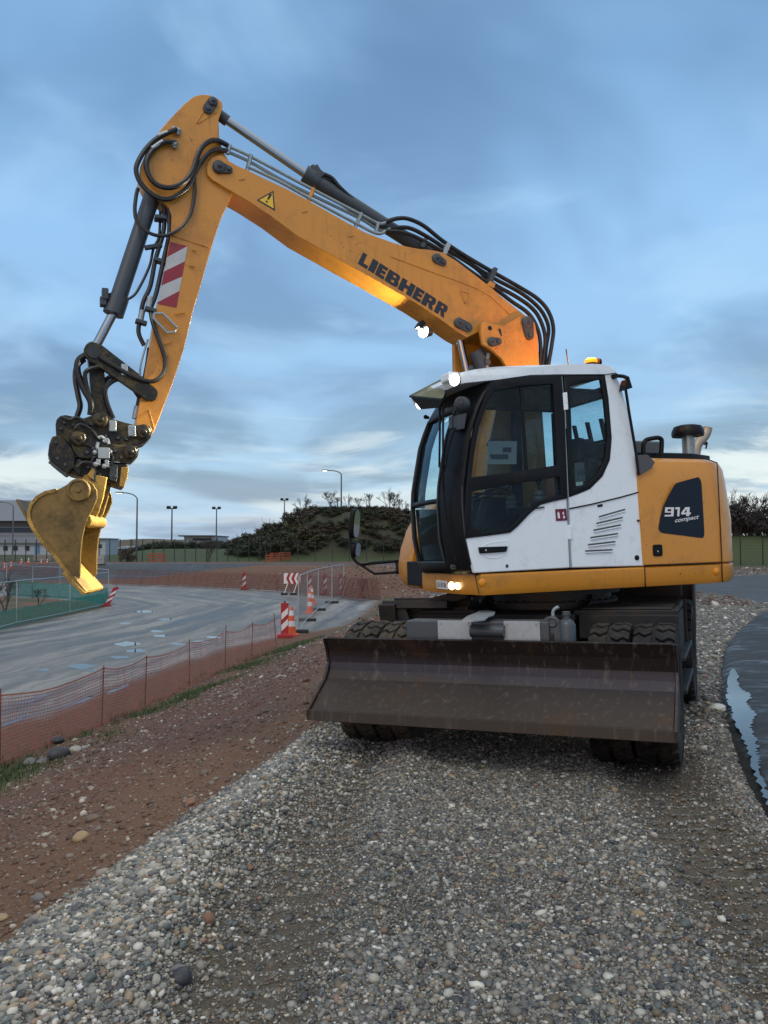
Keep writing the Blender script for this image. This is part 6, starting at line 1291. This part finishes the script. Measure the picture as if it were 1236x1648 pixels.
kinds = ['dark evergreen scrub bush', 'olive scrub bush', 'brown leafless scrub bush', 'low dark scrub bush']
def region(x, y): return ('left shoulder' if x < -10 else 'left side' if x < -5 else 'middle' if x < 1 else 'right side') + (' low down' if y < 90 else ' halfway up' if y < 96 else ' near the top')
cnt = 0
for i in range(900):
    x = rnd.uniform(-17.5, 11); y = rnd.uniform(84.5, 102); m = math.hypot((x + 3.2) / 14.5, (y - 97) / 13.5)
    if m > 1.02: continue
    if x > 3.5 and y < 90 and rnd.random() < .5: continue
    if y < 86.5 and (x > -9 or rnd.random() < .5): continue
    k = rnd.choice([0, 0, 1, 2, 2, 3]); big = 1.1 if x < -9 else .9
    sc_ = big * rnd.uniform(.65, 1.15); place(BU, k, (x, y, gz(x, y) - .15), rnd.uniform(0, 6.28), (sc_, sc_, sc_ * (.62 if x < -8 else .45)), kinds[k] + ' on the mound, ' + region(x, y), 'scrub bushes covering the mound'); cnt += 1
    if cnt > 240: break
for i, (x, y, s_) in enumerate([(-14.6, 88, 1.25), (-13.2, 87.5, 1.45), (-11.6, 88, 1.5), (-10.0, 88.5, 1.3), (-15.8, 88.4, .8), (-14.4, 90, 1.35), (-12.6, 90.5, 1.6), (-8.5, 89, 1.1), (-17, 89, .5)]):
    place(BU, (0, 3, 0, 1, 3, 0, 0, 2, 3)[i], (x, y, gz(x, y) - .1), i * 1.3, (s_, s_, s_ * .78), ('large ' if s_ > 1.4 else 'smaller ') + kinds[(0, 3, 0, 1, 3, 0, 0, 2, 3)[i]] + ' at the left foot of the mound', 'scrub bushes at the foot of the mound')
for i, (px, s_) in enumerate([(490, .85), (533, .9), (545, .6), (560, .6), (578, .6), (597, .75), (625, .85), (636, .95), (645, .7), (652, .55)]):
    p = GY(px, 820, 94.5); zt_ = gz(p[0], 94.5) + .25
    place(BT, i % 3, (p[0], 94.5, zt_), i * 2.1, s_, 'leafless tree on the mound ridge, %s' % ('standing alone left of the ridge', 'left of the tall street lamp', 'tight against the tall street lamp', 'just right of the tall street lamp', 'above the mirror', 'small, right of the mirror', 'tall, in the pair near the cab', 'tallest, in the pair near the cab', 'close to the cab windscreen', 'half hidden by the cab')[i], 'leafless trees on the mound')
HB_ = [bush('hedge_bush', '-', 'hedge_twig', 31, 4.0, 2.6, 150, .16, twig=40), bush('hedge_bush', '-', 'hedge_twig', 32, 3.6, 2.8, 150, .15, twig=40)]
i = 0
for row, Y_ in enumerate((69, 72.5)):
    for px in range(1135, 1420, 26 if row == 0 else 30):
        p = GY(px + rnd.uniform(-6, 6), 860, Y_ + rnd.uniform(-1, 1)); place(HB_, i % 2, (p[0], p[1], gz(p[0], p[1]) - .2), i * 1.1, rnd.uniform(.72, .95), 'dark bare hedge shrub at the right edge, %s row, %s' % (('front', 'back')[row], 'behind the counterweight' if px < 1178 else 'right of the counterweight' if px < 1240 else 'beyond the frame edge'), 'dark hedge shrubs behind the grass'); i += 1
for j, (px, s_) in enumerate([(1182, 1.1), (1222, 1.3), (1232, .9)]): p = GY(px, 850, 74); place(BT, j % 3, (p[0], 74, gz(p[0], 74)), j * 1.7, s_ * 1.25, 'leafless tree sticking out of the dark hedge, %s' % ('next to the counterweight', 'tall, near the picture edge', 'at the picture edge')[j], 'leafless trees in the hedge')
# long dark hedge beyond the meadow and a small bare sapling by the fence
for j in range(12):
    px = 214 + j * 15; p = GY(px, 885, 100); place(BU, 3, (p[0], 100, gz(p[0], 100) - .2), j * .9, (1.15, .8, .55), 'clipped dark hedge shrub along the far meadow, %s' % ('near the curved lamp' if px < 270 else 'below the low building' if px < 330 else 'towards the mound'), 'low hedge beyond the meadow').scale = (1.15, .9, .58 if px > 225 else .4)
p = GY(336, 905, 80); place(BT, 1, (p[0], 80, gz(p[0], 80)), .4, .95, 'small bare sapling in front of the green fence', 'young bare trees'); p = GY(205, 905, 81); place(BU, 2, (p[0], 81, gz(p[0], 81) - .1), .4, .7, 'low brown bush at the foot of the curved lamp', 'bushes by the far fence')
p = gp(8, 985); place(BT, 0, p, .3, .55, 'bare shrub behind the green netting at the left edge', 'shrubs in the planted island'); p = gp(60, 976); place(BT, 2, p, .9, .34, 'thin sapling between the green netted panels', 'shrubs in the planted island'); p = gp(-8, 990); place(BT, 1, p, 2.3, .55, 'bare shrub cut by the left picture edge', 'shrubs in the planted island')
# weeds: tufts of short grass along the foot of the slope
def tufts():
    rg = np.random.default_rng(3); b = MB(); n = 0
    X_ = rg.uniform(-6.5, -2, 60000); Y_ = rg.uniform(7, 27, 60000); m = masks(X_, Y_)['grass']; keep = rg.random(60000) < m * .55
    for x, y in zip(X_[keep], Y_[keep]):
        z = gz(x, y)
        for _ in range(3):
            a = rg.uniform(0, 6.28); h = rg.uniform(.03, .11); d = np.array([math.cos(a), math.sin(a), 0]); p = np.array([x + rg.normal(0, .02), y + rg.normal(0, .02), z - .005]); s = np.array([-d[1], d[0], 0]) * .006
            b.add([p - s, p + s, p + d * h * .5 + np.array([0, 0, h])], [(0, 1, 2)])
        n += 1
    o = b.build('grass_tufts', 'grass_blade', None, 0, 2, (-4, 15, -1.4)); tag(o, 'short green grass along the foot of the orange fence', None, None, 'stuff')
tufts()
def weed(px, py, h, label):
    p = gp(px, py); t = thing('weed_plant', label, 'weed', p, 'small weeds'); b = MB(); c = MB(); b.tube([p - np.array([0, 0, .03]), p + np.array([0, 0, h])], [.006, .003], 5)
    for k in range(16):
        a = k * 2.4; z = h * (.15 + .8 * k / 16); l = .35 * h * (1 - .5 * k / 16); d = np.array([math.cos(a), math.sin(a), .35]); s = np.array([-d[1], d[0], 0]) * l * .16; q = p + np.array([0, 0, z]); c.add([q, q + d * l * .5 + s, q + d * l, q + d * l * .5 - s], [(0, 1, 2, 3)])
    b.build('stem', 'grass_blade', t); c.build('leaf', 'grass_blade', t)
weed(457, 1062, .42, 'upright green weed below the tall striped beacon panel'); weed(450, 1066, .2, 'small green weed left of the upright one')
# ------------------------------------------------------------------ stones
def stone_mesh(c, r, sq, seed, Mb=None):
    rg = np.random.default_rng(seed); bm = bmesh.new(); bmesh.ops.create_icosphere(bm, subdivisions=3, radius=1); V = np.array([v.co[:] for v in bm.verts]); F = [tuple(v.index for v in f.verts) for f in bm.faces]; bm.free()
    for k in range(7): n = rg.normal(size=3); n /= np.linalg.norm(n); d = V @ n; h = rg.uniform(.62, .9); V = V - np.outer(np.maximum(d - h, 0) * .8, n)
    V = V * (1 + .05 * rg.normal(size=(1, 3))) * np.array(sq) * r; a = rg.uniform(0, 6.28); V = V @ np.array([[math.cos(a), math.sin(a), 0], [-math.sin(a), math.cos(a), 0], [0, 0, 1]]); return V + c, F
def stone(px, py, wpx, mat, label, sq=(1, .8, .62), seed=1, group=None, cat='stone'):
    p = gp(px, py); r = wpx / 2 / F_PX * np.linalg.norm(p - EYEP); V, F = stone_mesh(p + np.array([0, 0, r * sq[2] * .45]), r, sq, seed); b = MB(); b.add(V, F, 0, True); return tag(b.build('stone' if cat == 'stone' else 'boulder', mat, None, 0, 2, p, None, 60), label, cat, group)
G1 = 'boulders at the foot of the slope'
stone(98, 1219, 38, 'stone_dark', 'largest dark boulder at the left foot of the slope', (1, .8, .62), 4, G1, 'boulder'); stone(122, 1212, 22, 'stone_pale', 'pale rounded boulder right of the dark one', (1, .9, .7), 5, G1, 'boulder'); stone(48, 1231, 21, 'stone_grey', 'grey boulder left of the dark one', (1, .9, .65), 6, G1, 'boulder'); stone(70, 1228, 24, 'stone_grey', 'flat grey boulder touching the dark one', (1, .8, .4), 7, G1, 'boulder'); stone(92, 1196, 22, 'stone_dark', 'grey brown boulder behind the dark one', (1, .8, .6), 8, G1, 'boulder'); stone(136, 1206, 10, 'stone_pale', 'small pale stone right of the boulders', (1, .8, .8), 9, G1)
G2 = 'single stones lying on the earth and gravel'
stone(130, 1352, 26, 'stone_tan', 'tan rounded stone on the red brown earth', (1, .8, .65), 21, G2); stone(63, 1448, 22, 'stone_grey', 'grey green stone on the earth by the gravel edge', (1, .8, .55), 22, G2); stone(308, 1294, 26, 'stone_brown', 'brown stone halfway along the gravel edge', (1, .7, .5), 23, G2); stone(4, 1480, 22, 'stone_tan', 'tan stone cut by the left picture edge', (1, .7, .5), 24, G2)
stone(334, 1486, 26, 'stone_brown', 'red brown brick like stone in the gravel, lower left', (.9, .8, .8), 25, G2); stone(292, 1580, 34, 'stone_dark', 'large blue black slab stone in the gravel, bottom left', (.75, 1.0, .7), 26, G2); stone(250, 1580, 22, 'stone_pale', 'pale oval pebble left of the blue black slab', (1, .7, .6), 27, G2); stone(284, 1562, 24, 'stone_grey', 'grey tan oval pebble leaning on the blue black slab', (1, .7, .5), 28, G2); stone(58, 1535, 28, 'stone_grey', 'flat grey brown stone at the lower left', (1, .6, .45), 29, G2)
stone(354, 1528, 14, 'stone_tan', 'small tan stone right of the blue black slab', (1, .8, .6), 30, G2); stone(402, 1398, 16, 'stone_brown', 'brownish pink stone in the gravel near the rut', (1, .8, .5), 31, G2); stone(249, 1400, 22, 'stone_pale', 'pale cream stone in the gravel ridge', (1, .8, .6), 32, G2); stone(958, 1536, 16, 'stone_dark', 'dark blue pebble in the gravel, lower right', (1, .8, .6), 33, G2); stone(1028, 1473, 20, 'stone_tan', 'tan oval stone in the gravel, right of centre', (1, .7, .5), 34, G2); stone(746, 1500 - 30, 16, 'stone_grey', 'grey oval pebble in the middle of the gravel', (1, .7, .5), 35, G2)
# ------------------------------------------------------------------ gravel: real pebbles
def pebble_mat():
    m = bpy.data.materials.new('pebbles'); m.use_nodes = True; nt = m.node_tree; L = nt.links.new; bs = nt.nodes['Principled BSDF']
    a = N(nt, 'ShaderNodeAttribute', attribute_name='tone'); g = N(nt, 'ShaderNodeNewGeometry'); n = noise(nt, g.outputs['Position'], 90, 4, .6)
    L(mix(nt, n, mix(nt, 1.0, a.outputs['Color'], (.72, .72, .72), 'MULTIPLY'), a.outputs['Color']), bs.inputs['Base Color']); bs.inputs['Roughness'].default_value = .48; bs.inputs['Specular IOR Level'].default_value = .45; return m
PEB = pebble_mat()
PAL = np.array([(.050, .052, .056), (.090, .090, .088), (.17, .165, .145), (.23, .21, .175), (.30, .28, .24), (.13, .105, .072), (.26, .20, .13), (.50, .48, .42), (.085, .10, .095), (.19, .125, .09), (.15, .143, .125), (.38, .355, .31)])
PW_ = np.array([10, 15, 18, 14, 9, 10, 6, 4, 8, 3, 14, 7], float); PW_ /= PW_.sum()
def ico(sub):
    bm = bmesh.new(); bmesh.ops.create_icosphere(bm, subdivisions=sub, radius=1); V = np.array([v.co[:] for v in bm.verts]); F = np.array([[v.index for v in f.verts] for f in bm.faces]); bm.free(); return V, F
def pebbles(name, X_, Y_, rad, sub, seed, label, sink=.35, pal=PAL, pw=PW_, zoff=None, tone=None):
    rg = np.random.default_rng(seed); n = len(X_); V0, F0 = ico(sub); k = len(V0)
    Zg = terrain(X_, Y_); sc = np.stack([rg.uniform(.8, 1.3, n), rg.uniform(.62, 1.0, n), rg.uniform(.36, .75, n)], 1) * rad[:, None]
    var = [V0 * (1 + .10 * np.sin(V0 @ rg.normal(size=3) * 2.2 + rg.uniform(0, 6)))[:, None] for _ in range(12)]; var = np.array(var)[rg.integers(0, 12, n)]
    P = var * sc[:, None, :]; th = rg.uniform(0, 6.283, n); tl = rg.normal(0, .32, n); c, s = np.cos(tl), np.sin(tl)
    P = np.stack([P[..., 0] * c[:, None] + P[..., 2] * s[:, None], P[..., 1], -P[..., 0] * s[:, None] + P[..., 2] * c[:, None]], -1); c, s = np.cos(th), np.sin(th)
    P = np.stack([P[..., 0] * c[:, None] - P[..., 1] * s[:, None], P[..., 0] * s[:, None] + P[..., 1] * c[:, None], P[..., 2]], -1)
    ctr = np.stack([X_, Y_, Zg + sc[:, 2] * (1 - 2 * sink) + (0 if zoff is None else zoff)], 1); P = P + ctr[:, None, :]
    V = P.reshape(-1, 3); F = (F0[None] + (np.arange(n) * k)[:, None, None]).reshape(-1, 3)
    me = bpy.data.meshes.new(name); me.vertices.add(len(V)); me.vertices.foreach_set('co', V.astype(np.float32).reshape(-1)); me.loops.add(len(F) * 3); me.loops.foreach_set('vertex_index', F.astype(np.int32).reshape(-1))
    me.polygons.add(len(F)); me.polygons.foreach_set('loop_start', np.arange(0, len(F) * 3, 3, dtype=np.int32)); me.polygons.foreach_set('use_smooth', np.ones(len(F), bool)); me.update(calc_edges=True)
    col = pal[rg.choice(len(pal), n, p=pw)] * rg.uniform(1.0, 1.75, (n, 1)) * (1 if tone is None else tone[:, None]) ; at = me.attributes.new('tone', 'FLOAT_COLOR', 'POINT'); q = np.ones((n, k, 4), np.float32); q[..., :3] = np.minimum(col, .72)[:, None, :]; at.data.foreach_set('color', q.reshape(-1))
    me.materials.append(PEB); o = bpy.data.objects.new(name, me); COL.objects.link(o); return tag(o, label, None, None, 'stuff')
def scatter(n, r0, r1, ang, seed, power=1.6):
    rg = np.random.default_rng(seed); u = rg.random(n); r = (r0 ** (2 - power) + u * (r1 ** (2 - power) - r0 ** (2 - power))) ** (1 / (2 - power)); a = np.radians(rg.uniform(-ang, ang, n)); return r * np.sin(a), r * np.cos(a), rg
x_, y_, rg = scatter(185000, 2.1, 7.6, 33, 1, .9); m = masks(x_, y_); pr = (1 - m['earth']) * (1 - .80 * m['rut']) * (sdist(x_, y_, ASPH) > -.03 - .22 * rg.random(len(x_)) ** 5) * (.35 + 1.1 * sm(.55 + 1.6 * fbm(x_ * 1.1, y_ * 1.1, 3, 61))) + .9 * np.exp(-((m['e'] + .25) / .4) ** 2) * (m['e'] < .05)
k_ = rg.random(len(x_)) < pr; x_, y_, e_ = x_[k_], y_[k_], m['e'][k_]; rad = np.exp(rg.normal(np.log(.0085), .40, len(x_))); rad = np.clip(rad, .0042, .030) * (1 + .18 * np.exp(-((e_ + .3) / .4) ** 2)); big = rg.random(len(x_)) < .012; rad[big] *= 1.4; rad = np.minimum(rad, .030)
pebbles('gravel', x_, y_, rad, 1, 2, 'rounded river gravel covering the foreground', tone=.85 + .36 * np.exp(-((e_ + .3) / .5) ** 2))
x_, y_, rg = scatter(130000, 2.1, 6.0, 33, 15, .6); m = masks(x_, y_); k_ = rg.random(len(x_)) < (1 - m['earth']) * (1 - .45 * m['rut']) * (sdist(x_, y_, ASPH) > -.02) * (.3 + sm(.6 + 1.8 * fbm(x_ * 1.7, y_ * 1.7, 3, 71)))
pebbles('fine_gravel', x_[k_], y_[k_], np.clip(np.exp(rg.normal(np.log(.0046), .3, k_.sum())), .0028, .009), 1, 16, 'fine grit between the pebbles of the foreground', .25)
x_, y_, rg = scatter(90000, 7.4, 24, 33, 3, .8); m = masks(x_, y_); pr = (1 - m['earth']) * (sdist(x_, y_, ASPH) > -.05) * (1 - m['wet']) * .8; k_ = (rg.random(len(x_)) < pr); x_, y_ = x_[k_], y_[k_]; rad = np.clip(np.exp(rg.normal(np.log(.016), .5, len(x_))), .006, .08)
pebbles('gravel', x_, y_, rad, 1, 4, 'rounded gravel behind and beside the machine')
EP = np.array([(.070, .038, .023), (.10, .058, .036), (.13, .095, .07), (.19, .16, .13), (.32, .29, .25)]); EW = np.array([34, 32, 18, 11, 5.]); EW /= EW.sum()
x_, y_, rg = scatter(150000, 2.6, 26, 34, 5, 1.0); m = masks(x_, y_); pr = m['earth'] * (m['b'] > .1) * (.35 + .8 * sm(.4 + 2 * fbm(x_ * .9, y_ * .9, 3, 66))) * (Y_ok if False else 1); k_ = rg.random(len(x_)) < pr; x_, y_ = x_[k_], y_[k_]; rad = np.clip(np.exp(rg.normal(np.log(.0085), .5, len(x_))), .004, .045) * (1 + .03 * np.hypot(x_, y_))
pebbles('earth_clods', x_, y_, rad, 1, 6, 'clods and small stones on the red brown slope', .4, EP, EW)
x_, y_, rg = scatter(30000, 24, 64, 30, 7, .4); m = masks(x_, y_); pr = (m['b'] > .2) * (1 - m['wet']) * (1 - m['grass']); k_ = rg.random(len(x_)) < pr; x_, y_ = x_[k_], y_[k_]; rad = np.clip(np.exp(rg.normal(np.log(.04), .5, len(x_))), .015, .16)
pebbles('rubble', x_, y_, rad, 1, 8, 'scattered rubble on the far banks', .4, EP, EW)
# puddles on the wet road
PD = [(206, 1036, 38, 8), (220, 1047, 34, 6), (194, 1057, 32, 5), (131, 1072, 46, 9), (259, 1023, 26, 5), (232.6, 983.7, 30, 4), (267, 996, 32, 4), (287, 1036, 26, 4), (323.6, 1032, 28, 4), (344, 1025, 26, 3.5), (251, 1015, 22, 4), (71, 1077, 26, 4), (150, 1079, 18, 3), (202, 1003, 24, 3), (60, 1122, 60, 7), (20, 1160, 50, 7), (120, 1130, 60, 5), (190, 1108, 54, 4)]
WH = ['large', 'long', 'narrow', 'broad', 'small', 'thin', 'flat', 'slim', 'low', 'faint', 'tiny', 'left', 'short', 'far', 'near', 'nearest', 'streaky', 'drawn out']
for i, (px, py, w_, h_) in enumerate(PD):
    rg = np.random.default_rng(100 + i); pts = []
    for k in range(14):
        a = 2 * math.pi * k / 14; q = 1 + rg.uniform(-.35, .25); pts.append(G(px + w_ / 2 * 1.0 * math.cos(a) * q, py + h_ / 2 * math.sin(a) * q - .12 * w_ / 2 * math.cos(a) * (1 if i > 13 else 0) * 3, -1.405))
    zc = float(np.median([gz(p[0], p[1]) for p in pts])); puddle(pts, min(zc, -1.36) + .003, '%s sky coloured puddle on the rutted grey road' % WH[i])
